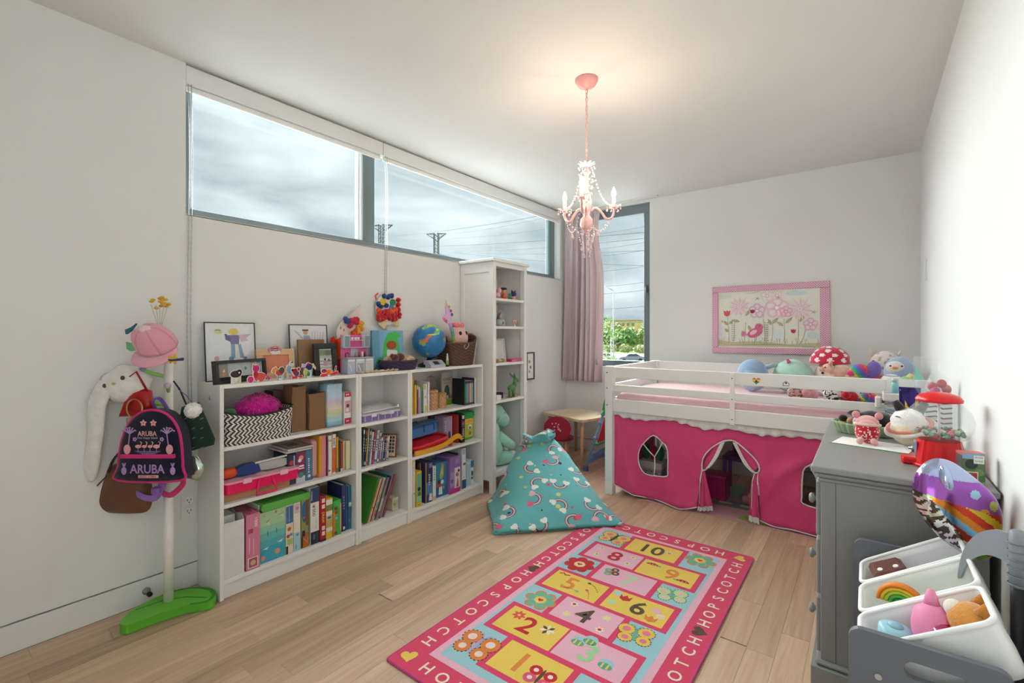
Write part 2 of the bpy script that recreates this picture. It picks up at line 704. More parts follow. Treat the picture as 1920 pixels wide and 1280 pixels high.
# right wall
w = M()
w.box(XR, XR + .2, YN, YB + .16, 0.126, ZC, WHITE)
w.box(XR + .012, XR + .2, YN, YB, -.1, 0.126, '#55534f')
tag(struct('wall_right', w, 'wall_paint'), 'plain white wall beside the grey dresser', 'wall')
tag(struct('baseboard_right', M().box(XR - .001, XR + .02, YN, YB, 0.001, 0.119, WHITE, b=.001), 'white_laquer'), 'flush white baseboard beside the dresser', 'baseboard')

tag(struct('wall_front_added', M().box(XL, -.75, YN - .15, YN, 0, ZC, WHITE), 'wall_paint'), 'unseen white wall added behind the camera beside a gap left for sky light', 'wall')  # unseen partial wall added to dim the near end; gap admits sky light

# ---- window_1: long ribbon window in the left wall
FR, FRD = '#7a868b', '#93aaa8'
w1 = thing('window_1', 'long grey framed ribbon window high in the side wall', 'window', (XL - .1, 2.76, WZ0), kind='structure')
B = lambda: W((XL - .1, 2.76, WZ0))
fx0, fx1 = XL - .15, XL - .075
f = B()
f.box(fx0, fx1, WY0, WY1, WZ0, WZ0 + .052, FR, b=.003)
f.box(fx0, fx1, WY0, WY1, WZ1 - .06, WZ1, FR, b=.003)
f.box(fx0, fx1, WY0, WY0 + .05, WZ0 + .052, WZ1 - .06, FR, b=.003)
f.box(fx0, fx1, WY1 - .055, WY1, WZ0 + .052, WZ1 - .06, FR, b=.003)
f.box(fx0 + .02, fx1 - .02, WY1 - .10, WY1 - .055, WZ0 + .052, WZ1 - .06, FRD, b=.003)
f.build('window_frame', 'dark_metal', w1)
f = B()
f.box(fx0, fx1, 2.045, 2.135, WZ0 + .052, WZ1 - .06, FR, b=.003)
mu = f.build('mullion', 'dark_metal', w1)
for k in range(2):
    yy = 2.002 + k * .022
    B().box(fx0 + .02, fx1 - .012 + .004 * k, yy, yy + .013, WZ0 + .052, WZ1 - .06, '#e8ecec', b=.002).build('sash_strip', 'white_laquer', w1)
for a, b in ((WY0 + .05, 2.002), (2.135, WY1 - .10)):
    B().box(fx0 + .03, fx0 + .036, a, b, WZ0 + .052, WZ1 - .06, '#ffffff').build('pane', 'window_glass', w1)
B().box(XL - .075, XL + .0, WY0, WY1, WZ0 - .004, WZ0 + .003, WHITE).build('window_sill', 'white_laquer', w1)
B().box(XL - .074, XL - .002, WY1 - .004, WY1 - .001, WZ0 + .004, WZ1 - .01, '#dfe4e4').build('reveal', 'wall_paint', w1)

# roller blinds in a shared fascia
for k, (a, b, lab) in enumerate(((WY0, 2.149, 'white roller blind cassette over the pane close to the coat stand'),
                                 (2.153, WY1, 'white roller blind cassette over the pane close to the chandelier'))):
    loc = (XL - .04, (a + b) / 2, 2.57)
    t = thing('roller_blind', lab, 'blind', loc, group='roller blinds of the ribbon window')
    m = W(loc)
    m.box(XL - .060, XL + .004, a, b, 2.603, 2.696, WHITE, b=.002)
    m.build('cassette', 'white_laquer', t)
    W(loc).box(XL - .03, XL - .012, a + .01, b - .01, 2.572, 2.602, '#f1f1ee', b=.003).build('hem_bar', 'white_laquer', t)
    W(loc).box(XL - .024, XL - .018, a + .012, b - .012, 2.601, 2.65, '#f1f1ee').build('blind_cloth', 'fabric', t)
    cy = a + .008 if k == 0 else a + .01
    zb = 0.93 if k == 0 else 1.22
    ch = W(loc)
    for dy in (0, .014):
        n = 110
        pts = [(XL + .008 + .002 * (dy > 0), cy + dy + .004 * math.sin(i * .06), 2.60 - (2.60 - zb) * i / n) for i in range(n + 1)]
        ch.tube(pts, [.0016 if i % 2 else .0026 for i in range(n + 1)], '#b9b9b6', n=5)
    ch.build('bead_chain', 'metal', t)

# ---- window_2: tall window in the back wall
w2 = thing('window_2', 'tall narrow grey framed casement window beside the curtain', 'window', (-2.18, YB + .05, BZ0), kind='structure')
B = lambda: W((-2.18, YB + .05, BZ0))
f = B()
f.box(BX0, BX1, YB + .03, YB + .11, BZ0, BZ0 + .07, FR, b=.003)
f.box(BX0, BX1, YB + .03, YB + .11, BZ1 - .10, BZ1, FR, b=.003)
f.box(BX0, BX0 + .07, YB + .03, YB + .11, BZ0 + .07, BZ1 - .10, FR, b=.003)
f.box(BX1 - .075, BX1, YB + .03, YB + .11, BZ0 + .07, BZ1 - .10, FR, b=.003)
f.build('window_frame', 'dark_metal', w2)
B().box(BX0 + .07, BX1 - .075, YB + .07, YB + .076, BZ0 + .07, BZ1 - .10, '#ffffff').build('pane', 'window_glass', w2)
B().box(BX0, BX1, YB - .004, YB + .03, BZ0 - .012, BZ0 + .002, WHITE, b=.002).build('window_sill', 'white_laquer', w2)
h = B()
h.box(BX1 - .05, BX1 - .025, YB + .018, YB + .03, 1.74, 1.82, '#596468', b=.004)
h.tube([(BX1 - .037, YB + .03, 1.79), (BX1 - .037, YB - .012, 1.79), (BX1 - .037, YB - .016, 1.66)], .009, '#7b868a', n=8)
h.build('handle', 'dark_metal', w2)

# curtain track on the ceiling and the curtain
tag(M().box(XL + .03, -1.68, YB - .10, YB - .07, ZC - .012, ZC, '#e4e4e2', b=.002).build('curtain_track', 'white_laquer'),
    'slim white curtain track fixed under the ceiling', 'curtain track')


def curtain_fn(u, v):
    z = 2.665 - v * 1.885
    w0 = .47 + .02 * math.sin(v * 3)
    x = -2.765 + u * w0 - .045 * v * (1 - .6 * u) + (-.05 * v ** 2 if u > .9 else 0) * 0
    gather = 0.6 + .4 * v
    y = YB - .085 + .034 * gather * math.sin(u * 2 * PI * 7.5 + .6 * math.sin(v * 2.2)) + .012 * math.sin(u * 31 + v * 2)
    pull = math.exp(-((v - .13) / .16) ** 2) * max(0, u - .55) * .14
    return (x - pull + .01 * math.sin(u * 40), y, z)


ct = thing('curtain', 'dusty pink pleated curtain pushed into the window corner', 'curtain', (-2.55, YB - .085, .78))
m = W((-2.55, YB - .085, .78))
m.grid(curtain_fn, 150, 40, '#e2d0d2')
m.build('curtain_panel', 'curtain_cloth', ct, solid=.002)
m = W((-2.55, YB - .085, .78))
m.tube([(-2.34, YB - .12, 1.03), (-2.332, YB - .125, 1.0), (-2.34, YB - .13, .975)], .012, '#b9b4b4', n=8)
m.build('tieback_tassel', 'fabric', ct)

# small wall fittings
t = thing('wall_outlet', 'flush white double socket plate behind the coat stand', 'outlet', (XL, .925, .365), group='wall outlets')
m = W((XL, .925, .365))
m.box(XL - .001, XL + .003, .893, .963, .362, .482, '#e6e6e3', b=.001)
m.build('plate', 'plastic', t)
for zz in (.395, .45):
    m = W((XL, .925, .365))
    m.box(XL + .002, XL + .0045, .911, .945, zz - .016, zz + .016, '#f2f2ef', b=.001)
    m.box(XL + .004, XL + .0049, .918, .921, zz - .002, zz + .010, '#2b2b2b')
    m.box(XL + .004, XL + .0049, .934, .937, zz - .002, zz + .010, '#2b2b2b')
    m.box(XL + .004, XL + .0049, .925, .930, zz - .011, zz - .006, '#2b2b2b')
    m.build('socket', 'plastic', t)
m = M()
m.box(XL - .001, XL + .004, 3.90, 3.97, .30, .42, '#eceeec', b=.001)
m.box(XL + .003, XL + .006, 3.918, 3.952, .325, .395, '#f4f6f4', b=.001)
tag(m.build('outlet_cover', 'plastic'), 'blank white outlet cover beside the tall narrow bookcase', 'outlet')
t = thing('light_switch', 'slim white light switch on the wall above the sweets machine', 'switch', (XR, 4.30, 1.70))
W((XR, 4.30, 1.70)).box(XR - .006, XR + .001, 4.262, 4.338, 1.68, 1.83, '#d9dddc', b=.001).build('plate', 'plastic', t)
W((XR, 4.30, 1.70)).box(XR - .010, XR - .005, 4.28, 4.32, 1.71, 1.80, '#eef0ef', b=.001).build('rocker', 'plastic', t)
t = thing('door_stop', 'small brushed metal door stop with black tip on baseboard', 'door stop', (XL + .001, .747, .062))
m = M(TR(0, 0, 0, ry=PI / 2))
m.lathe([(0, 0), (.017, 0), (.017, .006), (.008, .012), (.007, .040), (0, .040)], '#a9a294', 14)
m.build('stem', 'metal', t)
M(TR(0, 0, 0, ry=PI / 2)).lathe([(.007, .040), (.011, .042), (.011, .058), (0, .060)], '#1f1e1d', 14).build('tip', 'soft_plastic', t)

# ================================================================== outdoors
GZ = -3.5
g = M()
g.box(-420, 300, 79, 520, GZ - .4, GZ, '#86b054')
tag(struct('ground_lawn', g, 'outdoor'), 'bright green lawn across the street', 'lawn')
tag(struct('ground_street', M().box(-420, 300, 66, 79, GZ - .4, GZ + .02, '#a3a4a5'), 'outdoor'), 'grey asphalt street with parked cars', 'street')
tag(struct('ground_added_grey', M().box(-420, 300, -60, 66, GZ - .4, GZ, '#9a9a98'), 'outdoor'), 'grey ground added below the window to avoid green bounce', 'ground')  # near ground made up as grey paving so no green light bounces indoors


def car(label, x, y, body, rz):
    t = thing('parked_car', label, 'car', (x, y, GZ + .02), rz, group='cars parked on the street')
    pr = [(-2.2, .35), (-2.2, .75), (-1.9, .92), (-1.15, 1.0), (-.55, 1.42), (.75, 1.45), (1.5, 1.02), (2.1, .9), (2.25, .6), (2.2, .35)]
    m = M(FACE((0, .85, 0), (1, 0, 0), (0, 0, 1)))
    m.prism(pr, 0, 1.7, body)
    m.build('body', 'plastic', t)
    gl = [(-1.0, 1.02), (-.5, 1.38), (.7, 1.4), (1.3, 1.04)]
    for h in (-.01, 1.7):
        M(FACE((0, .85, 0), (1, 0, 0), (0, 0, 1))).prism(gl, h, h + .01, '#2d363d').build('side_window', 'plastic', t)
    for sx in (-1.4, 1.4):
        for sy in (-.86, .66):
            M(TR(sx, sy + .2, .33, rx=PI / 2)).lathe([(0, 0), (.33, 0), (.33, .2), (0, .2)], '#222222', 16).build('wheel', 'soft_plastic', t)


car('silver car parked behind the young tree', -36.2, 74.0, '#d7d3d2', .55)
car('dark blue grey car parked beside the window frame edge', -31.6, 74.6, '#76828e', .75)

# tall street lamp
loc = (-30.4, 65.5, GZ)
t = thing('street_lamp', 'tall grey street lamp post standing beyond the window', 'street lamp', loc)
m = M()
m.lathe([(.16, 0), (.16, .6), (.10, .7), (.07, 11.3), (0, 11.32)], '#7d8588', 10)
m.build('pole', 'dark_metal', t)
M().tube([(0, 0, 11.2), (-1.2, .2, 11.9), (-2.6, .4, 12.1)], .05, '#7d8588', n=6).build('lamp_arm', 'dark_metal', t)
M().box(-3.3, -2.5, .3, .5, 12.05, 12.2, '#8b9396', b=.03).build('lamp_head', 'dark_metal', t)


def leafy(m, cx, cy, cz, rx, ry, rz, n, size, cols, seed):
    r = random.Random(seed)
    vs, fs, cs = [], [], []
    for _ in range(n):
        while True:
            p = Vector((r.uniform(-1, 1), r.uniform(-1, 1), r.uniform(-1, 1)))
            if .25 < p.length < 1:
                break
        c = Vector((cx + p.x * rx, cy + p.y * ry, cz + p.z * rz))
        a = Vector((r.uniform(-1, 1), r.uniform(-1, 1), r.uniform(-1, 1))).normalized()
        b = a.orthogonal().normalized()
        s_ = size * r.uniform(.6, 1.3)
        k = len(vs)
        vs += [c - a * s_, c + b * s_ * .55, c + a * s_, c - b * s_ * .55]
        fs.append((k, k + 1, k + 2, k + 3))
        cs.append(r.choice(cols))
    m.add(vs, fs, cs)


GREENS = ['#6f9450', '#86a860', '#5b7f45', '#9fb878']
loc = (-11.1, 23.6, GZ)
t = thing('young_tree', 'slender young tree with pale stake outside the tall window', 'tree', loc)
m = M()
m.tube([(0, 0, 0), (.05, 0, 2), (-.03, .05, 4.2), (0, 0, 5.4)], [.06, .05, .035, .012], '#cfccc0', n=7)
for a, z0, L in ((.3, 2.6, .7), (2.2, 3.0, .8), (3.6, 3.4, .8), (5.0, 3.9, .6), (1.2, 4.3, .5), (.1, 4.0, .6)):
    m.tube([(0, 0, z0), (L * .5 * math.cos(a), L * .5 * math.sin(a), z0 + .25), (L * math.cos(a), L * math.sin(a), z0 + .35)], [.02, .014, .006], '#8d8574', n=5)
m.build('trunk', 'wood', t)
m = M()
for i, (cx, cz, rx, rz) in enumerate(((-.35, 5.35, .35, .55), (.25, 4.75, .45, .3), (-.45, 4.6, .5, .6), (-.5, 3.6, .5, .5), (.1, 3.35, .35, .25), (-.4, 2.9, .5, .3))):
    leafy(m, cx, 0, cz, rx, .4, rz, 70, .085, GREENS, 40 + i)
m.build('crown', 'leaf', t)

# belt of trees behind the lawn: each one its own tree
r = random.Random(5)
TREE_KINDS = [('bushy green tree', ['#6f9450', '#86a860', '#5f7f4a']), ('tan leafless tree', ['#a39c7e', '#b0a98c', '#93906f']), ('olive budding tree', ['#8f9a62', '#a3a877', '#7f8a58'])]
ORD = ['first', 'second', 'third', 'fourth', 'fifth', 'sixth', 'seventh', 'eighth', 'ninth', 'tenth', 'eleventh', 'twelfth', 'thirteenth', 'fourteenth']
for i in range(14):
    x = -64 + i * 1.75 + r.uniform(-.3, .3)
    y = 117 + (i % 2) * 6 + r.uniform(-1, 1)
    kd = TREE_KINDS[(i * 2 + i // 3) % 3]
    hgt = r.uniform(6.3, 8.0)
    t = thing('distant_tree', '%s of the belt beyond the lawn, %s counted from the curtain' % (kd[0], ORD[i]), 'tree', (x, y, GZ), group='belt of trees beyond the lawn')
    M().tube([(0, 0, 0), (.2, 0, hgt * .5), (0, .2, hgt * .8)], [.25, .16, .06], '#7d7161', n=6).build('trunk', 'wood', t)
    m = M()
    leafy(m, 0, 0, hgt * .52, 1.9, 1.7, hgt * .5, 620, .45, kd[1], 100 + i)
    m.build('crown', 'leaf', t)
for i in range(9):
    x = -64 + i * 4.0
    t = thing('distant_shrub', 'low brownish shrub edging the lawn, %s counted from the curtain' % ORD[i], 'shrub', (x, 110, GZ), group='low shrubs edging the lawn')
    M().tube([(0, 0, 0), (.1, 0, 1.0)], [.1, .04], '#7d7161', n=5).build('stem', 'wood', t)
    m = M()
    leafy(m, 0, 0, 1.1, 1.9, 1.0, 1.1, 260, .3, ['#b0a08a', '#a3947c', '#9aa070'], 300 + i)
    m.build('foliage', 'leaf', t)

for lab, x, y, wx, wz, c in (('long low building with terracotta roofs above the far trees', -90, 205, 15, 11.6, '#b98f7c'),
                             ('flat grey building just showing above the far trees', -112, 232, 8, 13.5, '#aeb3b6')):
    t = thing('distant_building', lab, 'building', (x, y, GZ))
    M().box(-wx / 2, wx / 2, -3, 3, 0, wz - 1.2, c).build('wall', 'outdoor', t)
    M().box(-wx / 2 - .3, wx / 2 + .3, -3.3, 3.3, wz - 1.2, wz - .6, '#8a6a5c' if c == '#b98f7c' else '#8e9498').build('roof', 'outdoor', t)
    for k in range(int(wx // 2.4)):
        xx = -wx / 2 + 1 + k * 2.3
        M().box(xx, xx + 1.2, -3.05, -2.98, wz - 3.4, wz - 2.0, '#59626a').build('window', 'plastic', t)


# lattice pylons and their wires
def pylon(label, x, y, ztop, sc, rz):
    t = thing('power_pylon', label, 'pylon', (x, y, GZ), rz, group='pylons of the power line')
    G = '#3f484c'
    hh = ztop - GZ
    m = M()
    w0, w1_ = 4.2 * sc, .95 * sc
    zc = hh - 11 * sc
    lv = [0, zc * .3, zc * .55, zc * .75, zc * .9, zc, zc + 3.2 * sc, zc + 6.4 * sc, hh]
    wid = lambda z: (w0 + (w1_ - w0) * min(1, z / zc)) if z < zc else w1_
    for a, b in ((1, 1), (1, -1), (-1, 1), (-1, -1)):
        m.tube([(a * wid(z), b * wid(z), z) for z in lv], .2 * sc, G, n=4)
    for z0, z1 in zip(lv[:-1], lv[1:]):
        nseg = 2
        for q in range(nseg):
            za, zb = z0 + (z1 - z0) * q / nseg, z0 + (z1 - z0) * (q + 1) / nseg
            a, b = wid(za), wid(zb)
            for p in (((-a, -a, za), (b, -b, zb)), ((a, -a, za), (-b, -b, zb)), ((-a, a, za), (b, b, zb)), ((a, a, za), (-b, b, zb)),
                      ((-a, -a, za), (-b, b, zb)), ((a, -a, za), (a and b, b, zb))):
                m.tube(p, .1 * sc, G, n=3)
    m.build('tower', 'outdoor', t)
    for zz, L in ((hh - .3 * sc, 4.6 * sc), (zc + 1.4 * sc, 5.6 * sc)):
        for sgn in (-1, 1):
            m = M()
            tip = (sgn * L, 0, zz if zz > zc + 5 * sc else zz - 1.0 * sc)
            for b in (-1, 1):
                m.tube([(sgn * w1_, b * w1_, zz), tip], .15 * sc, G, n=4)
                m.tube([(sgn * w1_, b * w1_, zz - 2.4 * sc), tip], .15 * sc, G, n=4)
                mid = (sgn * L * .55, b * w1_ * .5, zz - .4 * sc)
                m.tube([(sgn * w1_, b * w1_, zz - 2.4 * sc), mid], .05 * sc, G, n=3)
            if zz < zc + 5 * sc:
                m.tube([tip, (tip[0], 0, tip[2] - 3.6 * sc)], .09 * sc, G, n=4)
            m.build('crossarm', 'outdoor', t)


def tow(u, v, d):
    """place at image direction (u, v) and depth d, used for things far outside"""
    th = math.atan(666 / 880.0)
    a, b = (u - 960) / 880.0, (625 - v) / 880.0
    return (d * (math.cos(th) * a - math.sin(th)), d * (math.sin(th) * a + math.cos(th)), 1.3135 + d * b)


p = tow(818, 437, 210)
pylon('lattice power pylon standing clear in the ribbon window', p[0], p[1], p[2], .98, .55)
p = tow(716, 421, 200)
pylon('lattice power pylon partly hidden behind the window mullion', p[0], p[1], p[2], 1.05, .5)
WIRES = [((828, 440, 208), (1000, 385, 95)), ((838, 447, 206), (1040, 398, 92)), ((736, 443, 200), (1020, 372, 84)),
         ((840, 470, 206), (1060, 432, 90)), ((842, 471, 207), (1080, 446, 92)), ((741, 462, 200), (1060, 415, 80)),
         ((842, 472, 207), (1100, 470, 110))]
for i, (a, b) in enumerate(WIRES):
    A, Bq = Vector(tow(*a)), Vector(tow(*b))
    A, Bq = A, Bq + (Bq - A) * 1.2
    pts = []
    for k in range(25):
        q = k / 24
        pts.append(A.lerp(Bq, q) - Vector((0, 0, 3.0 * math.sin(PI * q))))
    o = M().tube(pts, .06, '#3f484c', n=4).build('power_cable', 'outdoor')
    tag(o, 'thin sagging power cable against cloud, %s counted from the top' % ORD[i], 'cable', 'cables of the power line')
for i in range(9):
    v0 = 392 + i * 24 + (i % 3) * 5
    A, Bq = Vector(tow(1085, v0 + 22 - i, 90 - i * 2)), Vector(tow(1235, v0 - 3 + i * 1.2, 80))
    o = M().tube([A.lerp(Bq, k / 8) - Vector((0, 0, .25 * math.sin(PI * k / 8))) for k in range(9)], .03, '#4a5458', n=4).build('overhead_cable', 'outdoor')
    tag(o, 'faint overhead cable crossing the tall window, %s from the top' % ORD[i], 'cable', 'cables outside the tall window')
# ================================================================== bookcases
FX, BK = -2.524, -2.797


def bookcase(label, y0, y1, zs):
    cy = (y0 + y1) / 2
    loc = (-2.66, cy, 0)
    t = thing('bookcase', label, 'bookcase', loc, group='low white bookcases along the window wall')
    for y in (y0, y1 - .02):
        W(loc).box(BK, FX, y + .0005, y + .0195, 0, 1.06, LACQ, b=.0015).build('side_panel', 'white_laquer', t)
    W(loc).box(BK, FX - .001, y0 + .02, y1 - .02, 1.04, 1.06, LACQ, b=.0015).build('top_panel', 'white_laquer', t)
    for z in zs[:2]:
        W(loc).box(BK + .006, FX - .004, y0 + .02, y1 - .02, z - .019, z, LACQ, b=.0015).build('shelf', 'white_laquer', t)
    W(loc).box(BK + .006, FX - .002, y0 + .02, y1 - .02, zs[2] - .019, zs[2], LACQ, b=.0015).build('bottom_shelf', 'white_laquer', t)
    W(loc).box(FX - .03, FX - .012, y0 + .02, y1 - .02, 0.001, zs[2] - .019, LACQ, b=.001).build('plinth', 'white_laquer', t)
    W(loc).box(BK, BK + .005, y0 + .02, y1 - .02, .02, 1.04, '#e4e3df').build('back_panel', 'white_laquer', t)
    return t


S1 = (.750, .466, .095)
S2 = (.744, .461, .093)
S3 = (.738, .446, .080)
bc = bookcase('wide white bookcase closest to the coat stand', .967, 1.755, S1)
m = W((-2.66, .967, 0))
m.T = FACE((0, -.3945, 0), (1, 0, 0), (0, 0, 1))
for a, b in (((.005, .99), (.03, .985)), ((.012, .978), (.016, 1.002)), ((.024, .978), (.02, 1.0)), ((.01, .985), (.03, .975))):
    m.line([a, b], .0025, '#5a5a5c', .0006)
m.build('pen_scribble', 'print', bc)
bookcase('narrow white bookcase in the middle of the row', 1.755, 2.166, S2)
bookcase('wide white bookcase closest to the tall narrow one', 2.166, 2.945, S3)

# tall narrow bookcase
TX = -2.43
loc = (-2.61, 3.195, 0)
t = thing('tall_bookcase', 'tall narrow white bookcase with panelled sides and square legs', 'bookcase', loc)
Y0, Y1 = 2.957, 3.432
for x0, x1 in ((TX - .045, TX), (BK, BK + .045)):
    for y in (Y0, Y1 - .04):
        W(loc).box(x0, x1, y, y + .04, 0, 1.905, LACQ, b=.002).build('leg', 'white_laquer', t)
for y in (Y0, Y1 - .022):
    W(loc).box(BK + .045, TX - .045, y + .010, y + .020, .10, 1.86, LACQ).build('side_panel', 'white_laquer', t)
    for z0, z1 in ((.10, .17), (1.82, 1.905)):
        W(loc).box(BK + .045, TX - .045, y + .002, y + .022, z0, z1, LACQ, b=.002).build('side_rail', 'white_laquer', t)
W(loc).box(BK, TX + .018, Y0 - .02, Y1 + .02, 1.905, 1.93, LACQ, b=.004).build('top_panel', 'white_laquer', t)
W(loc).box(TX - .03, TX - .003, Y0 + .04, Y1 - .04, 1.868, 1.905, LACQ, b=.002).build('front_rail', 'white_laquer', t)
for z in (1.607, 1.375, 1.068, .757):
    W(loc).box(BK + .01, TX - .006, Y0 + .021, Y1 - .023, z - .022, z, LACQ, b=.002).build('shelf', 'white_laquer', t)
W(loc).box(BK + .01, TX - .004, Y0 + .021, Y1 - .023, .13, .176, LACQ, b=.002).build('bottom_shelf', 'white_laquer', t)
W(loc).box(BK, BK + .008, Y0 + .03, Y1 - .03, .10, 1.9, '#e7e6e3').build('back_panel', 'white_laquer', t)

# ================================================================== loft bed
BW = '#efefec'
PINK = '#e4528a'
loc = (-.72, 4.06, 0)
bed = thing('loft_bed', 'white low loft bed with slatted guard rails', 'bed', loc)
BY0, BY1, BX_0, BX_1 = 3.53, 4.62, -1.717, .29


def bp(name, *a, b=.004, lab=None):
    return W(loc).box(*a, BW, b=b).build(name, 'white_laquer', bed, lab)


for x, y in ((BX_0, BY0), (BX_0, BY1 - .066), (BX_1 - .066, BY0), (BX_1 - .066, BY1 - .066)):
    po = bp('post', x, x + .066, y, y + .066, 0, 1.047)
    if y == BY0 and x == BX_0:
        for z in (.995, .868, .73):
            m = W(loc)
            m.T = m.T @ FACE((x + .020, y, z), (1, 0, 0), (0, 0, 1))
            m.prism(circ(0, 0, .006, n=10), 0, .0012, '#8d8f8f')
            m.build('bolt', 'metal', po)
RX0, RX1 = BX_0 + .066, BX_1 - .066
fr = bp('guard_rail', RX0, RX1, BY0 + .012, BY0 + .036, .955, 1.043)
bp('guard_rail', RX0, RX1, BY0 + .012, BY0 + .036, .842, .898)
bp('side_board', RX0, RX1, BY0 + .012, BY0 + .036, .680, .782)
bar = bp('support_bar', -.766, -.735, BY0 + .0, BY0 + .0118, .675, 1.036, b=.003)
for z in (1.0, .855, .715):
    m = W(loc)
    m.T = m.T @ FACE((-.7505, BY0, z), (1, 0, 0), (0, 0, 1))
    m.prism(circ(0, 0, .005, n=10), 0, .001, '#8d8f8f')
    m.build('screw', 'metal', bar)
# rail stickers
m = W(loc)
m.T = m.T @ FACE((-.60, BY0 + .0118, .993), (1, 0, 0), (0, 0, 1))
hp = heart(0, 0, .026, 28)
bands = ['#e0564c', '#e8a04a', '#efd75a', '#5c8f5c', '#4a6fae']
m.poly(hp, '#5f79b5', .0003)
for i, c in enumerate(bands[:4]):
    lo = .024 - (i + 1) * .0095
    pp = [(x, max(y, lo)) for x, y in hp]
    m.poly(pp, c, .0003 + .0001 * (4 - i))
m.poly(circ(0, -.002, .006), '#3a3230', .0009)
m.build('heart_sticker', 'print', fr, 'rainbow striped heart sticker')
m = W(loc)
m.T = m.T @ FACE((-.425, BY0 + .0118, .982), (1, 0, 0), (0, 0, 1))
m.line([(-.017, -.012), (.017, -.012), (.017, .004), (0, .018), (-.017, .004), (-.017, -.012)], .0035, '#4d4644', .0004)
m.poly(circ(0, .006, .006), '#4d4644', .0004)
m.build('house_sticker', 'print', fr, 'small line-drawn house sticker')
# back and end rails
bp('back_board', RX0, RX1, BY1 - .045, BY1 - .021, .80, 1.043)
bp('side_board', RX0, RX1, BY1 - .045, BY1 - .021, .680, .782)
for x0 in (BX_0 + .02, BX_1 - .044):
    bp('end_rail', x0, x0 + .024, BY0 + .066, BY1 - .066, .962, 1.043)
    bp('end_rail', x0, x0 + .024, BY0 + .066, BY1 - .066, .842, .898)
    bp('end_rail', x0, x0 + .024, BY0 + .066, BY1 - .066, .680, .782)
for i in range(12):
    x = RX0 + .05 + i * .15
    bp('slat', x, x + .07, BY0 + .04, BY1 - .05, .662, .677, b=.002)

# mattress with a pale pink fitted sheet
mloc = (-.72, 4.06, .678)
mt = thing('mattress', 'mattress in a pale pink fitted sheet on the loft bed', 'mattress', mloc)
m = M()
MX0, MX1, MY0, MY1 = RX0 + .012 - mloc[0], RX1 - .012 - mloc[0], BY0 + .05 - mloc[1], BY1 - .06 - mloc[1]


def matt(u, v):
    # v runs from the lower edge over the top to the other lower edge
    x = MX0 + (MX1 - MX0) * u
    w_ = MY1 - MY0
    path = [(0, .0), (0, .10), (.012, .145), (.05, .163), (.5, .172), (.95, .163), (.988, .145), (1, .10), (1, .0)]
    k = v * (len(path) - 1)
    i = min(int(k), len(path) - 2)
    f = k - i
    q = path[i][0] + (path[i + 1][0] - path[i][0]) * f
    z = path[i][1] + (path[i + 1][1] - path[i][1]) * f
    e = min(u, 1 - u) * (MX1 - MX0)
    dz = 0 if e > .06 else -.035 * (1 - e / .06) ** 2 * (z / .17)
    wr = .004 * noise.noise(Vector((x * 6, q * 9, 3.1))) + .003 * noise.noise(Vector((x * 17, q * 14, 1.1)))
    side = .006 * noise.noise(Vector((x * 9, z * 25, 7))) if q < .02 else 0
    return (x, MY0 + w_ * q + side, max(0.0, z + dz + wr * (z > .12)))


m.grid(matt, 90, 32, '#eec6cb')
for u in (0, 1):
    ring = [matt(u, j / 32) for j in range(33)]
    m.add(ring, [tuple(range(33))], '#eec6cb')
m.build('sheet', 'fabric', mt)
m = M()
m.tube([(MX0 + .02, MY0 - .0, .02 + .0), (MX0 + .5, MY0 - .004, .015), (MX1 - .02, MY0 - .002, .02)], .006, '#f3ecec', n=6)
m.build('piping', 'fabric', mt)

# ================================================================== play tent under the bed
TY = 3.580
tloc = (-.72, TY, .02)
tent = thing('bed_tent', 'hot pink play tent curtain with white trim below the bed', 'tent', tloc)
WIN = [(-1.327, .520), (-1.398, .457), (-1.434, .402), (-1.449, .341), (-1.444, .272), (-1.413, .218), (-1.377, .205), (-1.317, .208), (-1.220, .224), (-1.215, .272), (-1.215, .368), (-1.225, .443), (-1.259, .476)]
WIN2 = [(-1.553 - x, z - .012) for x, z in WIN][::-1]
DOOR = [(-.781, .557), (-.835, .536), (-.903, .481), (-.946, .420), (-.959, .372), (-.959, .322), (-.972, .224), (-.990, .044), (-.586, .034), (-.590, .211), (-.598, .346), (-.586, .391), (-.617, .455), (-.672, .506), (-.736, .552)]


def tent_y(x, z):
    q = (.70 - z) / .65
    f = .010 * math.sin(x * 9 + 1) * q + .022 * noise.noise(Vector((x * 4.5 + z * 2, z * 3, 2))) * (q + .2)
    f += -.035 * q * max(0, math.cos((x + 1.05) * 5)) * .6
    # pull lines towards the ties
    for tx, tz in ((-.965, .32), (-.598, .36)):
        dx, dz = x - tx, z - tz
        rr = math.hypot(dx, dz)
        f += .008 * math.sin(9 * math.atan2(dz, dx)) * math.exp(-(rr / .16) ** 2) * min(1, rr / .05)
    for (ax, az, bx, bz) in ((-1.64, .66, -1.5, .10), (-.25, .62, -.50, .30), (-.52, .36, -.2, .55)):
        d = abs((bz - az) * (x - ax) - (bx - ax) * (z - az)) / math.hypot(bx - ax, bz - az)
        f += -.018 * math.exp(-(d / .03) ** 2) * max(0, min(1, q * 2))
    return TY + f


HEM = [(-1.655, .075), (-1.586, .055), (-1.522, .036), (-1.418, .022), (-1.298, .022), (-1.22, .016), (-1.126, .008), (-1.061, .018), (-.995, .042)]
HEM2 = [(-.586, .034), (-.504, .015), (-.395, .021), (-.325, .019), (-.20, .016), (.0, .02), (.2, .03)]


def hem_z(x):
    P = HEM + HEM2
    for a, b in zip(P[:-1], P[1:]):
        if a[0] <= x <= b[0]:
            return a[1] + (b[1] - a[1]) * (x - a[0]) / (b[0] - a[0])
    return P[0][1] if x < P[0][0] else P[-1][1]


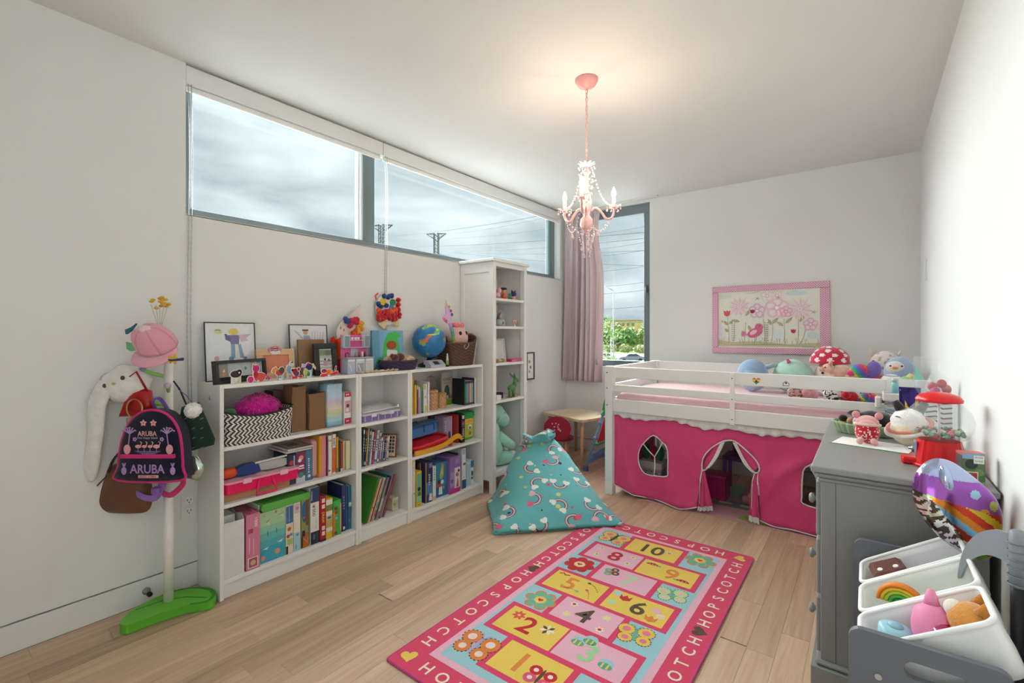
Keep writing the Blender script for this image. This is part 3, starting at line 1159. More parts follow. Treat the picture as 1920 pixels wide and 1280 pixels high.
def inside(p, poly):
    c = False
    j = len(poly) - 1
    for i in range(len(poly)):
        a, b = poly[i], poly[j]
        if (a[1] > p[1]) != (b[1] > p[1]) and p[0] < (b[0] - a[0]) * (p[1] - a[1]) / (b[1] - a[1]) + a[0]:
            c = not c
        j = i
    return c


win1s = [tuple(p) for p in smooth_path(WIN, 3, True)]
win2s = [tuple(p) for p in smooth_path(WIN2, 3, True)]
arch = [tuple(p) for p in smooth_path(DOOR[9:] + DOOR[:7], 3)]
outer = [(-1.655, .70)] + HEM + [(-.990, .044)][:0]
outer += [tuple(p) for p in arch[::-1]] + HEM2 + [(.2, .70)]
verts2, edges2 = [], []


def loop2(pts):
    k = len(verts2)
    verts2.extend(Vector(p) for p in pts)
    edges2.extend((k + i, k + (i + 1) % len(pts)) for i in range(len(pts)))


loop2(outer)
loop2(win1s)
loop2(win2s)
for i in range(62):
    for j in range(24):
        p = (-1.64 + i * .03 + (j % 2) * .012, .05 + j * .028)
        if inside(p, outer) and not inside(p, win1s) and not inside(p, win2s):
            if min((p[0] - q[0]) ** 2 + (p[1] - q[1]) ** 2 for q in outer + win1s + win2s) > .011 ** 2:
                verts2.append(Vector(p))
rv, re_, rf = delaunay_2d_cdt(verts2, edges2, [], 0, 1e-5)[:3]
fs = []
for f in rf:
    cx = sum(rv[i].x for i in f) / len(f)
    cz = sum(rv[i].y for i in f) / len(f)
    if inside((cx, cz), outer) and not inside((cx, cz), win1s) and not inside((cx, cz), win2s):
        fs.append(tuple(f))
m = W(tloc)
m.add([(p.x, tent_y(p.x, p.y), p.y) for p in rv], fs, PINK, True)
m.build('front_panel', 'fabric', tent, solid=.0015)
m = W(tloc)
m.grid(lambda u, v: (-1.664 + .004 * math.sin(u * 12), TY + u * .95, .69 - v * (.62 - .03 * u) + .01 * math.sin(u * 9) * v), 16, 8, PINK)
m.build('side_panel', 'fabric', tent, solid=.0015)
W(tloc).grid(lambda u, v: (.236 + .004 * math.sin(u * 12), TY + u * .95, .66 - v * .60), 16, 8, PINK).build('side_panel', 'fabric', tent, solid=.0015)  # right side cloth, out of view, added to darken the tent inside
TRIM = '#ece9e6'


def trim(name, pts, closed, r=.0045):
    m = W(tloc)
    m.tube([(p[0], tent_y(p[0], p[1]) - .002, p[1]) for p in pts], r, TRIM, n=6, closed=closed)
    m.build(name, 'fabric', tent)


trim('window_trim', win1s, True)
trim('window_trim', win2s, True)
trim('arch_trim', arch, False)
trim('hem_trim', [tuple(p) for p in smooth_path(HEM, 4)], False, .004)
trim('hem_trim', [tuple(p) for p in smooth_path(HEM2, 4)], False, .004)
trim('edge_trim', [(-1.655, .69), (-1.654, .4), (-1.655, .075)], False, .004)
for sx, nm in ((1, 'a'), (-1, 'b')):
    mx = (lambda x: x) if sx == 1 else (lambda x: -1.553 - x)
    dz = 0 if sx == 1 else -.012
    m = W(tloc)
    for pts in ([(-1.412, .447), (-1.365, .395), (-1.318, .355)], [(-1.255, .478), (-1.285, .415), (-1.318, .355)], [(-1.318, .355), (-1.316, .28), (-1.322, .21)]):
        m.tube([(mx(x), TY - .002, z + dz) for x, z in pts], .0042, TRIM, n=6)
    m.build('window_ribbon', 'fabric', tent)

# ruffle under the side board
RUF = [(-1.662, .659), (-1.565, .634), (-1.459, .631), (-1.388, .629), (-1.279, .646), (-1.174, .655), (-1.09, .639), (-1.027, .633), (-.957, .614), (-.871, .62), (-.771, .641), (-.667, .628), (-.575, .619), (-.464, .63), (-.322, .64), (-.2, .633), (.2, .635)]


def ruf(u, v):
    x = -1.655 + u * 1.87
    zb = .64
    for a, b in zip(RUF[:-1], RUF[1:]):
        if a[0] <= x <= b[0]:
            zb = a[1] + (b[1] - a[1]) * (x - a[0]) / (b[0] - a[0])
    zz = .70 + (zb - .70) * v
    return (x, TY - .012 + v * (-.006 + .009 * math.sin(x * 70 + 2 * math.sin(x * 11))) + .0, zz + v * .004 * math.sin(x * 70 + 1))


m = W(tloc)
m.grid(ruf, 400, 4, '#efedea')
m.build('ruffle', 'fabric', tent, solid=.001)


def flap(name, left, right, n=14, depth=0.0, folds=3, col=PINK):
    """cloth between two poly-lines (top to bottom)"""
    Lp, Rp = smooth_path(left, 8), smooth_path(right, 8)
    k = min(len(Lp), len(Rp)) - 1

    def fn(u, v):
        a, b = Lp[round(v * (len(Lp) - 1))], Rp[round(v * (len(Rp) - 1))]
        x, z = a[0] + (b[0] - a[0]) * u, a[1] + (b[1] - a[1]) * u
        wv = abs(b[0] - a[0])
        return (x, TY - .008 + depth + min(.016, wv * .16) * math.sin(u * PI * 2 * folds), z)
    m = W(tloc)
    m.grid(fn, n, k, col)
    m.build(name, 'fabric', tent, solid=.0015)


flap('door_flap', [(-.835, .536), (-.90, .481), (-.945, .42), (-.957, .372), (-.957, .322)], [(-.835, .534), (-.872, .45), (-.905, .385), (-.93, .345), (-.945, .322)], 10, .012, 2)
flap('flap_ruffle', [(-.838, .534), (-.872, .45), (-.905, .385), (-.945, .322)], [(-.808, .540), (-.852, .435), (-.888, .37), (-.938, .318)], 6, .008, 1, '#efedea')
flap('door_flap', [(-.957, .322), (-.975, .20), (-.990, .042)], [(-.945, .322), (-.915, .19), (-.888, .075)], 16, -.006, 2.5)
flap('flap_ruffle', [(-.990, .045), (-.993, .012)], [(-.888, .075), (-.883, .040)], 16, -.008, 4, '#efedea')
flap('door_flap', [(-.735, .548), (-.700, .48), (-.66, .41), (-.622, .365)], [(-.735, .552), (-.672, .506), (-.617, .455), (-.59, .40)], 10, .012, 2)
flap('flap_ruffle', [(-.758, .546), (-.722, .474), (-.682, .40), (-.632, .352)], [(-.733, .548), (-.700, .48), (-.66, .41), (-.618, .362)], 6, .008, 1, '#efedea')
flap('door_flap', [(-.622, .362), (-.640, .23), (-.648, .06)], [(-.598, .362), (-.594, .20), (-.588, .055)], 14, -.006, 1.5)
flap('flap_ruffle', [(-.650, .062), (-.652, .022)], [(-.588, .058), (-.585, .016)], 14, -.008, 3, '#efedea')
for x, z in ((-.951, .322), (-.608, .362)):
    m = W(tloc)
    m.tube([(x - .016, TY - .012, z + .004), (x, TY - .026, z), (x + .016, TY - .012, z + .002)], .005, TRIM, n=6)
    m.tube([(x - .004, TY - .022, z), (x - .02, TY - .026, z - .06), (x - .025, TY - .022, z - .25)], .003, TRIM, n=6)
    m.build('tie_back', 'fabric', tent)

# ================================================================== grey dresser
DG = '#8c8e8b'
loc = (.08, 2.57, 0)
dr = thing('dresser', 'grey painted dresser with moulded top and round knobs', 'dresser', loc)
W(loc).box(-.135, .300, 2.03, 3.11, .115, .785, DG, b=.002).build('body', 'grey_laquer', dr)
m = W(loc)
m.box(-.163, .318, 2.0, 3.14, .815, .8372, DG, b=.004)
m.box(-.150, .310, 2.014, 3.126, .795, .815, DG, b=.006)
m.box(-.143, .305, 2.022, 3.118, .78, .795, DG, b=.004)
m.build('top', 'grey_laquer', dr)
m = W(loc)
for x in (-.0905, .248):
    m.box(x, x + .002, 2.0287, 2.031, .13, .78, '#585a57')
m.build('panel_groove', 'grey_laquer', dr)
m = W(loc)
m.box(-.163, .305, 2.002, 3.135, 0.0, .118, DG, b=.002)
m.box(-.150, .303, 2.014, 3.122, .118, .136, DG, b=.006)
m.build('base', 'grey_laquer', dr)
for r_ in range(3):
    for c_ in range(2):
        y0 = 2.05 + c_ * .53
        z0 = .15 + r_ * .212
        d_ = W(loc).box(-.150, -.134, y0, y0 + .51, z0, z0 + .198, DG, b=.004).build('drawer', 'grey_laquer', dr)
        for ky in (.10, .41):
            m = W(loc)
            m.T = m.T @ TR(-.150, y0 + ky, z0 + .105, ry=-PI / 2)
            m.lathe([(0, 0), (.008, 0), (.007, .010), (.018, .016), (.019, .024), (.012, .030), (0, .031)], '#8e918f', 16)
            m.build('knob', 'grey_laquer', d_)
# ================================================================== hopscotch rug
RW, RL = 1.013, 1.828
rloc = (-1.54, 1.20, 0)
rug = thing('hopscotch_rug', 'pink hopscotch play rug with numbered squares on the floor', 'rug', rloc)
m = M()
m.prism(rrect(0, 0, RW, RL, .012), .0, .009, '#dc4468', '#c43a7a')
m.build('rug_base', 'carpet', rug)
m = M()
m.tube([(p[0], p[1], .005) for p in rrect(0, 0, RW, RL, .012)], .006, '#c8417f', n=6, closed=True)
m.build('bound_edge', 'fabric', rug)
RED, LPK, LBL, YEL, CRM, BRN, GRN = '#dd4168', '#eab3c6', '#9fc9d3', '#ecca5c', '#f0e3cd', '#5d4a38', '#6fb59a'
d = M()
H0 = .0094


def L(k):
    return H0 + k * .00025


d.rect(.118, .118, RW - .118, RL - .118, LPK, L(0))
d.rect(.150, .150, RW - .150, RL - .150, LBL, L(1))
SQ = {1: (.335, .215), 2: (.195, .425), 3: (.505, .425), 4: (.355, .645), 5: (.185, .845), 6: (.515, .85), 7: (.36, 1.055), 8: (.205, 1.265), 9: (.52, 1.255), 10: (.365, 1.475)}
SC_ = {1: YEL, 2: YEL, 3: LPK, 4: LPK, 5: YEL, 6: YEL, 7: LPK, 8: LPK, 9: YEL, 10: YEL}
NC = {1: '#e38a3e', 2: '#c8262e', 3: '#9fd69a', 4: BRN, 5: '#e38a3e', 6: BRN, 7: '#b9d9a8', 8: '#c8262e', 9: '#e38a3e', 10: BRN}
for k, (x, y) in SQ.items():
    d.rect(x - .028, y - .026, x + .328, y + .206, RED, L(2) + k * .00002)
for k, (x, y) in SQ.items():
    d.rect(x, y, x + .300, y + .180, SC_[k], L(3))
    nx = {1: .11, 2: .135, 3: .13, 4: .14, 5: .12, 6: .16, 7: .18, 8: .16, 9: .175, 10: .15}[k]
    d.text(str(k), x + nx, y + .09, .115, NC[k], L(5), bold=.018)


def flower(cx, cy, r, c1, c2, c3, n=6, a0=0.0, k=5):
    for i in range(n):
        a = a0 + 2 * PI * i / n
        d.poly(circ(cx + r * .66 * math.cos(a), cy + r * .66 * math.sin(a), r * .34, n=12), c2, L(k) + i * .00002)
        d.poly(circ(cx + r * .58 * math.cos(a), cy + r * .58 * math.sin(a), r * .28, n=12), c1, L(k + 1) + i * .00002)
    d.poly(circ(cx, cy, r * .36, n=14), c3, L(k + 2))
    d.poly(heart(cx, cy, r * .17), '#d0343a', L(k + 3))


def butterfly(cx, cy, s, c1, c2, c3, a=0.0):
    for sx in (-1, 1):
        for (px, py, r) in ((.5 * sx, .35, .42), (.45 * sx, -.35, .36)):
            q = rot2([(px * s, py * s)], a, cx, cy)[0]
            for i in range(14):
                b = 2 * PI * i / 14
                d.poly(circ(q[0] + r * s * math.cos(b), q[1] + r * s * math.sin(b), s * .06, n=6), BRN, L(4))
            d.poly(circ(q[0], q[1], r * s, n=16), c1, L(5) + (.00004 if sx > 0 else 0) + (.00008 if py > 0 else 0))
            d.poly(circ(q[0], q[1], r * s * .5, n=12), c2, L(6) + .0001)
    d.poly(rot2(circ(0, 0, s * .1, s * .55, 12), a, cx, cy), c3, L(7))
    for sx in (-1, 1):
        d.line(rot2([(0, s * .45), (sx * s * .15, s * .75), (sx * s * .28, s * .8)], a, cx, cy), s * .05, c3, L(7))


butterfly(.235, .275, .10, '#df8138', '#f0d6cf', '#b9a6cf')
butterfly(.74, .74 - .0, .085, '#e8c24f', '#e3799b', GRN, .2)
butterfly(.255, 1.575, .10, '#e8c24f', '#e3799b', BRN, -.1)
butterfly(.765, 1.145, .08, '#b9dd92', '#efb5c4', GRN, .3)
butterfly(.78, .31, .085, '#b9dd92', '#efb5c4', '#d0343a', .3)
flower(.265, .715, .085, GRN, '#e08a50', YEL)
flower(.245, 1.145, .088, '#c8262e', '#c8262e', '#efd9a0', 7)
flower(.775, 1.60, .088, GRN, '#e08a50', YEL)
# little motifs in the squares
x, y = SQ[1]
for sx in (-1, 1):
    for sy, cc in ((.022, '#c8262e'), (-.025, '#e2577e')):
        d.poly(circ(x + .215 + sx * .032, y + .07 + sy, .027, n=12), cc, L(5) + (.00005 if sy > 0 else 0))
        d.poly(circ(x + .215 + sx * .032, y + .07 + sy, .011, n=10), '#f3d9d9', L(6))
d.poly(circ(x + .215, y + .07, .007, .045, 10), BRN, L(7))
x, y = SQ[2]
for i in range(7):
    d.poly(petal(x + .06, y + .128, .006, .036, .008, i * 2 * PI / 7), '#e0564c', L(5))
    d.poly(petal(x + .225, y + .115, .006, .036, .008, i * 2 * PI / 7), BRN if i % 2 else '#f2e9d6', L(5))
x, y = SQ[3]
for px, py in ((.215, .06), (.06, .12), (.10, .155)):
    for sx in (-1, 1):
        d.poly(rot2(circ(0, 0, .016, .024, 10), sx * .5, x + px + sx * .012, y + py + .022), '#9fc9d3', L(4) + (.00003 if sx > 0 else 0))
    d.poly(circ(x + px, y + py, .030, .019, 12), '#58a889', L(5))
    for k in (-1, 1):
        d.rect(x + px + k * .011 - .004, y + py - .015, x + px + k * .011 + .004, y + py + .015, YEL, L(6))
x, y = SQ[4]
for px, py, cc in ((.06, .14, '#c8262e'), (.245, .035, '#c8262e'), (.07, .05, '#e9dc8e'), (.235, .13, '#e9dc8e')):
    for i in range(6):
        d.poly(petal(x + px, y + py, .004, .024, .006, i * PI / 3), '#f0dfc4' if cc == '#c8262e' else '#dfe0a0', L(4))
    d.poly(circ(x + px, y + py, .009, n=8), cc, L(5))
x, y = SQ[5]
d.line([(x + .02, y + .15), (x + .04, y + .165), (x + .055, y + .15), (x + .08, y + .16)], .010, '#b5302c', L(5))
for (ax, ay, bx, by, cc) in ((.20, .15, .27, .10, BRN), (.22, .085, .26, .02, '#e2577e'), (.185, .045, .10, .03, GRN)):
    for i in range(7):
        f = i / 6
        d.poly(circ(x + ax + (bx - ax) * f, y + ay + (by - ay) * f + .012 * math.sin(f * 3), .009 if i == 0 else .004, n=8), cc, L(5))
x, y = SQ[6]
for px, py, cc in ((.075, .13, '#c8262e'), (.235, .04, '#e38a3e')):
    d.poly([(x + px - .03, y + py + .026), (x + px - .015, y + py + .006), (x + px, y + py + .028), (x + px + .015, y + py + .006), (x + px + .03, y + py + .026), (x + px + .026, y + py - .012), (x + px, y + py - .028), (x + px - .026, y + py - .012)], cc, L(5))
for px, py, cc in ((.03, .15, '#a9cfd6'), (.035, .06, '#b7d9a2'), (.235, .12, '#e9b6c9'), (.265, .085, '#ead0b4')):
    d.poly(circ(x + px, y + py, .022, n=10), cc, L(4))
x, y = SQ[7]
for px, py, cc in ((.045, .13, GRN), (.075, .15, BRN), (.055, .095, GRN), (.09, .115, BRN)):
    d.poly(circ(x + px, y + py, .022, n=12), cc, L(4) + px * .0005)
    d.poly(circ(x + px, y + py, .009, n=8), '#e8a070', L(5))
d.poly(rot2(circ(0, 0, .005, .035, 8), -.7, x + .068, y + .122), '#d0566c', L(6))
x, y = SQ[8]
for px, py in ((.05, .14), (.25, .05), (.06, .05), (.25, .135)):
    for i in range(6):
        d.poly(petal(x + px, y + py, .004, .022, .006, i * PI / 3), '#dfe0a0', L(4))
    d.poly(circ(x + px, y + py, .006, n=8), '#d0566c', L(5))
x, y = SQ[9]
for px, py, fl_ in ((.055, .13, 1), (.245, .045, -1)):
    d.poly(circ(x + px, y + py, .036, .024, 12, 0, PI), '#b5302c', L(5))
    for k in (-.018, 0, .018):
        d.poly(circ(x + px + k, y + py + .009, .0035, n=6), '#f2e0d0', L(6))
    d.poly(circ(x + px + fl_ * .04, y + py + .006, .009, n=8), '#7fb68f', L(6))
x, y = SQ[10]
d.poly(circ(x + .24, y + .11, .022, .012, 10), '#e9d3b8', L(5))
d.poly(circ(x + .24, y + .105, .012, .008, 8), '#b08a6a', L(6))
# border lettering and hearts
WORD = 'HOPSCOTCH'


def border(p0, p1, rot):
    for i, ch in enumerate(WORD):
        f = (i + .5) / len(WORD)
        d.text(ch, p0[0] + (p1[0] - p0[0]) * f, p0[1] + (p1[1] - p0[1]) * f, .053, CRM, L(2), rot=rot, bold=.012)


border((.058, .93), (.058, .13), PI / 2 + PI)
border((.058, 1.70), (.058, .97), PI / 2 + PI)
border((RW - .058, .13), (RW - .058, .90), PI / 2)
border((RW - .058, .965), (RW - .058, 1.715), PI / 2)
border((.13, .058), (RW - .12, .058), 0)
border((RW - .13, RL - .058), (.13, RL - .058), PI)
for x, y, c, a in ((.062, .062, YEL, .6), (RW - .062, RL - .062, YEL, -1.2), (RW - .062, .062, YEL, .6), (.062, RL - .062, YEL, .6), (.06, .95, BRN, -PI / 2), (RW - .06, .932, BRN, PI / 2)):
    d.poly(heart(x, y, .036, 20, a), c, L(3))
d.build('printed_pattern', 'carpet', rug)
# ================================================================== chandelier
CP = '#eab9b4'
cx_, cy_ = -1.229, 2.303
ch = thing('chandelier', 'small pink crystal chandelier with three lit candle bulbs', 'chandelier', (cx_, cy_, 1.75))
CZ = ZC - 1.75
m = M()
m.lathe([(0, CZ - .052), (.012, CZ - .052), (.02, CZ - .046), (.048, CZ - .034), (.062, CZ - .010), (.063, CZ), (0, CZ)], '#dfa09d', 28)
m.build('ceiling_canopy', 'plastic', ch)
z = CZ - .05
i = 0
cm = M()
while z > .50:
    a = (i % 2) * PI / 2
    pts = []
    for k in range(12):
        b = 2 * PI * k / 12
        pts.append((.0065 * math.cos(b) * math.cos(a), .0065 * math.cos(b) * math.sin(a), z - .014 + .015 * math.sin(b)))
    cm.tube(pts, .0017, CP, n=5, closed=True)
    z -= .0235
    i += 1
cm.build('chain', 'plastic', ch)['kind'] = 'stuff'
M().tube([(.004 * math.sin(k * 1.1), .004 * math.cos(k * 1.1), CZ - .05 - (CZ - .55) * k / 20) for k in range(21)], .0018, '#e3c9c4', n=5).build('flex', 'plastic', ch)
# column
M().lathe([(0, .50), (.008, .50), (.010, .47), (.020, .45), (.012, .43), (.011, .34), (.024, .31), (.030, .28), (.022, .24), (.016, .21), (.034, .19), (.036, .16), (.022, .13), (.008, .115), (0, .112)], CP, 18).build('column', 'plastic', ch)


def bobeche(m, x, y, z, r, n=9):
    for k in range(n):
        a = 2 * PI * k / n
        pts = [(x, y, z)]
        for q in range(5):
            b = a + (q - 2) * PI / n * .46
            rr = r * (1.0 - .10 * (q - 2) ** 2)
            pts.append((x + rr * math.cos(b), y + rr * math.sin(b), z + .016 + .003 * (2 - abs(q - 2))))
        m.add(pts, [(0, 1, 2), (0, 2, 3), (0, 3, 4), (0, 4, 5)], '#f6e9e7', True)


def bead(m, p, r, c='#f4dcda'):
    m.ball(p[0], p[1], p[2], r, r, r, c, n=6, m=4)


def drop(m, p, r):
    T0 = m.T
    m.T = T0 @ Matrix.Translation(p)
    m.lathe([(0, 0), (r * .35, -r * .8), (r, -r * 2.3), (r * .8, -r * 3.0), (0, -r * 3.5)], '#f3d2d0', 6, False)
    m.T = T0


for zz, rr in ((.475, .050), (.125, .048)):
    m = M()
    bobeche(m, 0, 0, zz, rr, 10)
    m.build('glass_dish', 'crystal', ch)
ARM0 = math.atan2(-cy_, -cx_) - .16
arm_tips = []
for k in range(3):
    a = ARM0 + k * 2 * PI / 3
    ca, sa = math.cos(a), math.sin(a)
    prof = [(.02, .235), (.05, .255), (.085, .235), (.115, .200), (.145, .205), (.160, .235), (.160, .262)]
    pts = [tuple(p) for p in smooth_path([(r_ * ca, r_ * sa, z_) for r_, z_ in prof], 5)]
    arm = M().tube(pts, .0068, CP, n=8).build('arm', 'plastic', ch)
    tx, ty = .160 * ca, .160 * sa
    arm_tips.append((tx, ty))
    m = M()
    bobeche(m, tx, ty, .262, .040)
    m.build('glass_dish', 'crystal', arm)
    m = M(TR(tx, ty, .262))
    m.lathe([(0, 0), (.014, 0), (.015, .008), (.0095, .012), (.0095, .062), (.0, .062)], '#f0cfc4', 14)
    m.build('candle_sleeve', 'plastic', arm)
    m = M(TR(tx, ty, .324))
    m.lathe([(0, 0), (.008, .001), (.0125, .012), (.0125, .020), (.008, .038), (.003, .052), (0, .056)], '#ffd9a0', 14)
    m.build('bulb', 'bulb', arm)
    dl = bpy.data.lights.new('candle_light', 'POINT')
    dl.energy = 3.3
    dl.color = (1.0, .80, .64)
    dl.shadow_soft_size = .02
    lo = bpy.data.objects.new('candle_light', dl)
    lo.location = (tx, ty, .352)
    lo.parent = arm
    COL.objects.link(lo)
    m = M()
    for q in range(6):
        b = 2 * PI * q / 6 + .3
        px, py = tx + .037 * math.cos(b), ty + .037 * math.sin(b)
        bead(m, (px, py, .270), .004)
        drop(m, (px, py, .265), .0065 if q % 2 else .005)
    m.build('crystal_drop', 'crystal', arm)['kind'] = 'stuff'
m = M()
for k in range(3):
    x, y = arm_tips[k]
    x2, y2 = arm_tips[(k + 1) % 3]
    for q in range(17):
        f = q / 16
        rr = .03 + (.145 - .03) * f
        zz = .475 - .20 * f - .055 * math.sin(PI * f)
        bead(m, (x / .16 * rr, y / .16 * rr, zz), .0055)
    for q in range(19):
        f = q / 18
        zz = .225 - .11 * math.sin(PI * f)
        bead(m, (x + (x2 - x) * f, y + (y2 - y) * f, zz), .0045)
    drop(m, ((x + x2) / 2, (y + y2) / 2, .108), .009)
for k in range(7):
    a = 2 * PI * k / 7
    rr = .044
    n = 9 if k % 2 else 6
    for q in range(n):
        bead(m, (rr * math.cos(a) * (1 - q * .06), rr * math.sin(a) * (1 - q * .06), .118 - q * .0125), .0045)
    drop(m, (rr * math.cos(a) * (1 - n * .06), rr * math.sin(a) * (1 - n * .06), .118 - n * .0125), .008)
for k in range(10):
    a = 2 * PI * k / 10
    for q in range(5):
        rr = .045 - .018 * q / 4
        bead(m, (rr * math.cos(a), rr * math.sin(a), .47 - q * .035), .0055)
m.build('crystal_strand', 'crystal', ch)['kind'] = 'stuff'

# ================================================================== flower picture on the back wall
ploc = (-.7135, YB, 1.132)
pf = thing('flower_picture', 'flower and bird painting in a pink polka dot frame', 'picture', ploc)
PWD, PHT, PB = .93, .622, .052
P0 = FACE((-PWD / 2, -.022, 0), (1, 0, 0), (0, 0, 1))
for nm, (x0, x1, z0, z1) in (('b', (0, PWD, 0, PB)), ('t', (0, PWD, PHT - PB, PHT)), ('l', (0, PB, PB, PHT - PB)), ('r', (PWD - PB - .016, PWD, PB, PHT - PB))):
    m = M(P0)
    m.box(x0, x1, z0, z1, -.020, 0, '#d995b4', b=.002)
    sp = .0185
    i0 = 0
    zz = z0 + .007
    while zz < z1 - .004:
        xx = x0 + .007 + (i0 % 2) * sp / 2
        while xx < x1 - .004:
            m.poly(circ(xx, zz, .0042, n=7), '#f7e9ee', .0004)
            xx += sp
        zz += sp * .5
        i0 += 1
    m.build('frame_side', 'fabric', pf)
m = M(P0)
m.rect(PB - .004, PB - .004, PWD - PB - .012, PHT - PB + .004, '#ecebe0', -.010)
K = [-.0097]


def art(pts, c):
    K[0] += .00002
    m.poly(pts, c, K[0])


def artl(pts, w_, c):
    K[0] += .00002
    m.line(pts, w_, c, K[0])


Rr = random.Random(3)
ax0, ay0, aw, ah = PB, PB, PWD - 2 * PB - .012, PHT - 2 * PB
AX = lambda f: ax0 + f * aw
AY = lambda f: ay0 + f * ah
for (fx, fy, rx, ry, c) in ((.06, .92, .09, .02, '#dce4d8'), (.78, .93, .10, .022, '#d2e1df'), (.02, .25, .03, .10, '#dde6e2'), (.93, .22, .05, .03, '#d3e3e2'), (.60, .22, .035, .05, '#dbe8ea'), (.5, .96, .15, .02, '#e9e6cf')):
    art(circ(AX(fx), AY(fy), rx * aw, ry * ah * 2, 16), c)
art([(AX(.0), AY(.02)), (AX(1), AY(.02)), (AX(1), AY(.10)), (AX(.7), AY(.07)), (AX(.4), AY(.115)), (AX(.15), AY(.10)), (AX(0), AY(.13))], '#cdc7a0')
art([(AX(.05), AY(.04)), (AX(.6), AY(.05)), (AX(.95), AY(.035)), (AX(.5), AY(.07))], '#a9a27a')
for i in range(46):
    x = Rr.uniform(0, 1)
    artl([(AX(x), AY(.06)), (AX(x + Rr.uniform(-.02, .02)), AY(Rr.uniform(.12, .19)))], .0025, Rr.choice(['#a9a67c', '#b9b48c', '#8f9370']))
STEM = '#a7a98a'
for fx, fy, b in ((.10, .55, .12), (.29, .45, .27), (.47, .5, .49), (.56, .48, .55), (.665, .5, .675), (.80, .5, .795), (.87, .35, .82), (.17, .42, .16), (.50, .42, .5)):
    artl([(AX(b), AY(.08)), (AX((fx + b) / 2 + .004), AY(fy * .55)), (AX(fx), AY(fy))], .0045, STEM)
for fx, fy, a, L_ in ((.105, .40, 2.3, .06), (.12, .42, .8, .05), (.11, .28, 2.4, .05), (.23, .46, 2.9, .085), (.29, .56, 1.0, .09), (.56, .42, .9, .08), (.55, .40, 2.1, .07), (.68, .42, .8, .085), (.66, .38, 2.5, .07), (.81, .44, 1.0, .09), (.34, .30, 1.9, .06)):
    art(petal(AX(fx), AY(fy), 0, L_ * .9, .014, a), '#b9b893')
    artl([(AX(fx), AY(fy)), (AX(fx) + L_ * .8 * math.cos(a), AY(fy) + L_ * .8 * math.sin(a))], .0015, '#8f9070')


def daisy(fx, fy, r, c1, c2, n=22):
    for i in range(n):
        a = 2 * PI * i / n + .07
        art(petal(AX(fx), AY(fy), r * .12, r * (1 if i % 2 else .82), r * .10, a), c1 if i % 2 else c2)
        artl([(AX(fx) + r * .15 * math.cos(a), AY(fy) + r * .15 * math.sin(a)), (AX(fx) + r * .75 * math.cos(a), AY(fy) + r * .75 * math.sin(a))], .0016, '#cf9aa8')
    art(circ(AX(fx), AY(fy), r * .13, n=10), '#f7f1ee')
    art(circ(AX(fx), AY(fy), r * .06, n=8), '#c79a9f')


daisy(.225, .73, .098, '#efd3d8', '#f3e3e5')
daisy(.815, .66, .105, '#efd3d8', '#f4e8e8')


def pansy(fx, fy, r, c1, c2):
    for i in range(5):
        a = 2 * PI * i / 5 + .3
        art(circ(AX(fx) + r * .55 * math.cos(a), AY(fy) + r * .55 * math.sin(a), r * .48, n=14), c1)
        art(circ(AX(fx) + r * .55 * math.cos(a), AY(fy) + r * .55 * math.sin(a), r * .30, n=12), c2)
    for i in range(7):
        a = 2 * PI * i / 7
        artl([(AX(fx), AY(fy)), (AX(fx) + r * .4 * math.cos(a), AY(fy) + r * .4 * math.sin(a))], .0018, '#c56f8c')
    art(circ(AX(fx), AY(fy), r * .16, n=10), '#f9f3f1')


pansy(.405, .645, .068, '#dcbccf', '#ecdae4')
pansy(.60, .69, .095, '#eecbd2', '#f4e4e5')
pansy(.685, .62, .052, '#e8aeb8', '#f2ced4')
pansy(.91, .40, .056, '#e4b5c6', '#f1d9e0')
pansy(.505, .90, .05, '#eadcd6', '#f0eae2')
pansy(.60, .90, .045, '#eadcd6', '#f0e4de')
for fx, fy, r, c in ((.095, .615, .030, '#d8616c'), (.755, .29, .020, '#c9414f'), (.36, .64, .020, '#a8385a')):
    art([(AX(fx) - r, AY(fy) + r * .9), (AX(fx) - r * .3, AY(fy) + r * .5), (AX(fx), AY(fy) + r), (AX(fx) + r * .4, AY(fy) + r * .5), (AX(fx) + r, AY(fy) + r * .9), (AX(fx) + r * .8, AY(fy) - r * .6), (AX(fx), AY(fy) - r), (AX(fx) - r * .8, AY(fy) - r * .5)], c)
# bird
for k in range(5):
    art(petal(AX(.30), AY(.245), 0, .052, .008, 2.6 + k * .28), '#dd7f9a')
art(rot2(circ(0, 0, .066, .040, 20), .45, AX(.385), AY(.265)), '#d9748f')
art(circ(AX(.425), AY(.36), .034, n=16), '#d9748f')
art([(AX(.30), AY(.235)), (AX(.36), AY(.20)), (AX(.35), AY(.29))], '#d9748f')
art(rot2(circ(0, 0, .034, .018, 14), .6, AX(.37), AY(.27)), '#eec3cd')
art([(AX(.45), AY(.385)), (AX(.472), AY(.372)), (AX(.45), AY(.36))], '#b99aa0')
art(circ(AX(.432), AY(.385), .004, n=8), '#3b3438')
for q in (.385, .40):
    artl([(AX(q), AY(.20)), (AX(q), AY(.12))], .003, '#a8718a')
for fx, fy in ((.41, .86), (.615, .86), (.045, .47), (.94, .60)):
    for k in range(5):
        artl([(AX(fx), AY(fy)), (AX(fx) + .022 * math.cos(k * 1.3), AY(fy) + .018 * math.sin(k * 1.3))], .003, '#b07f95' if fx != .41 else '#7d7580')
artl([(AX(.31), AY(.95)), (AX(.38), AY(.96)), (AX(.44), AY(1.0))], .004, '#c8c3b8')
for fx in (.165, .50):
    for k in range(9):
        for s_ in (-1, 1):
            art(petal(AX(fx), AY(.12 + k * .038), .003, .022, .004, PI / 2 - s_ * 1.0), '#a9ad8c')
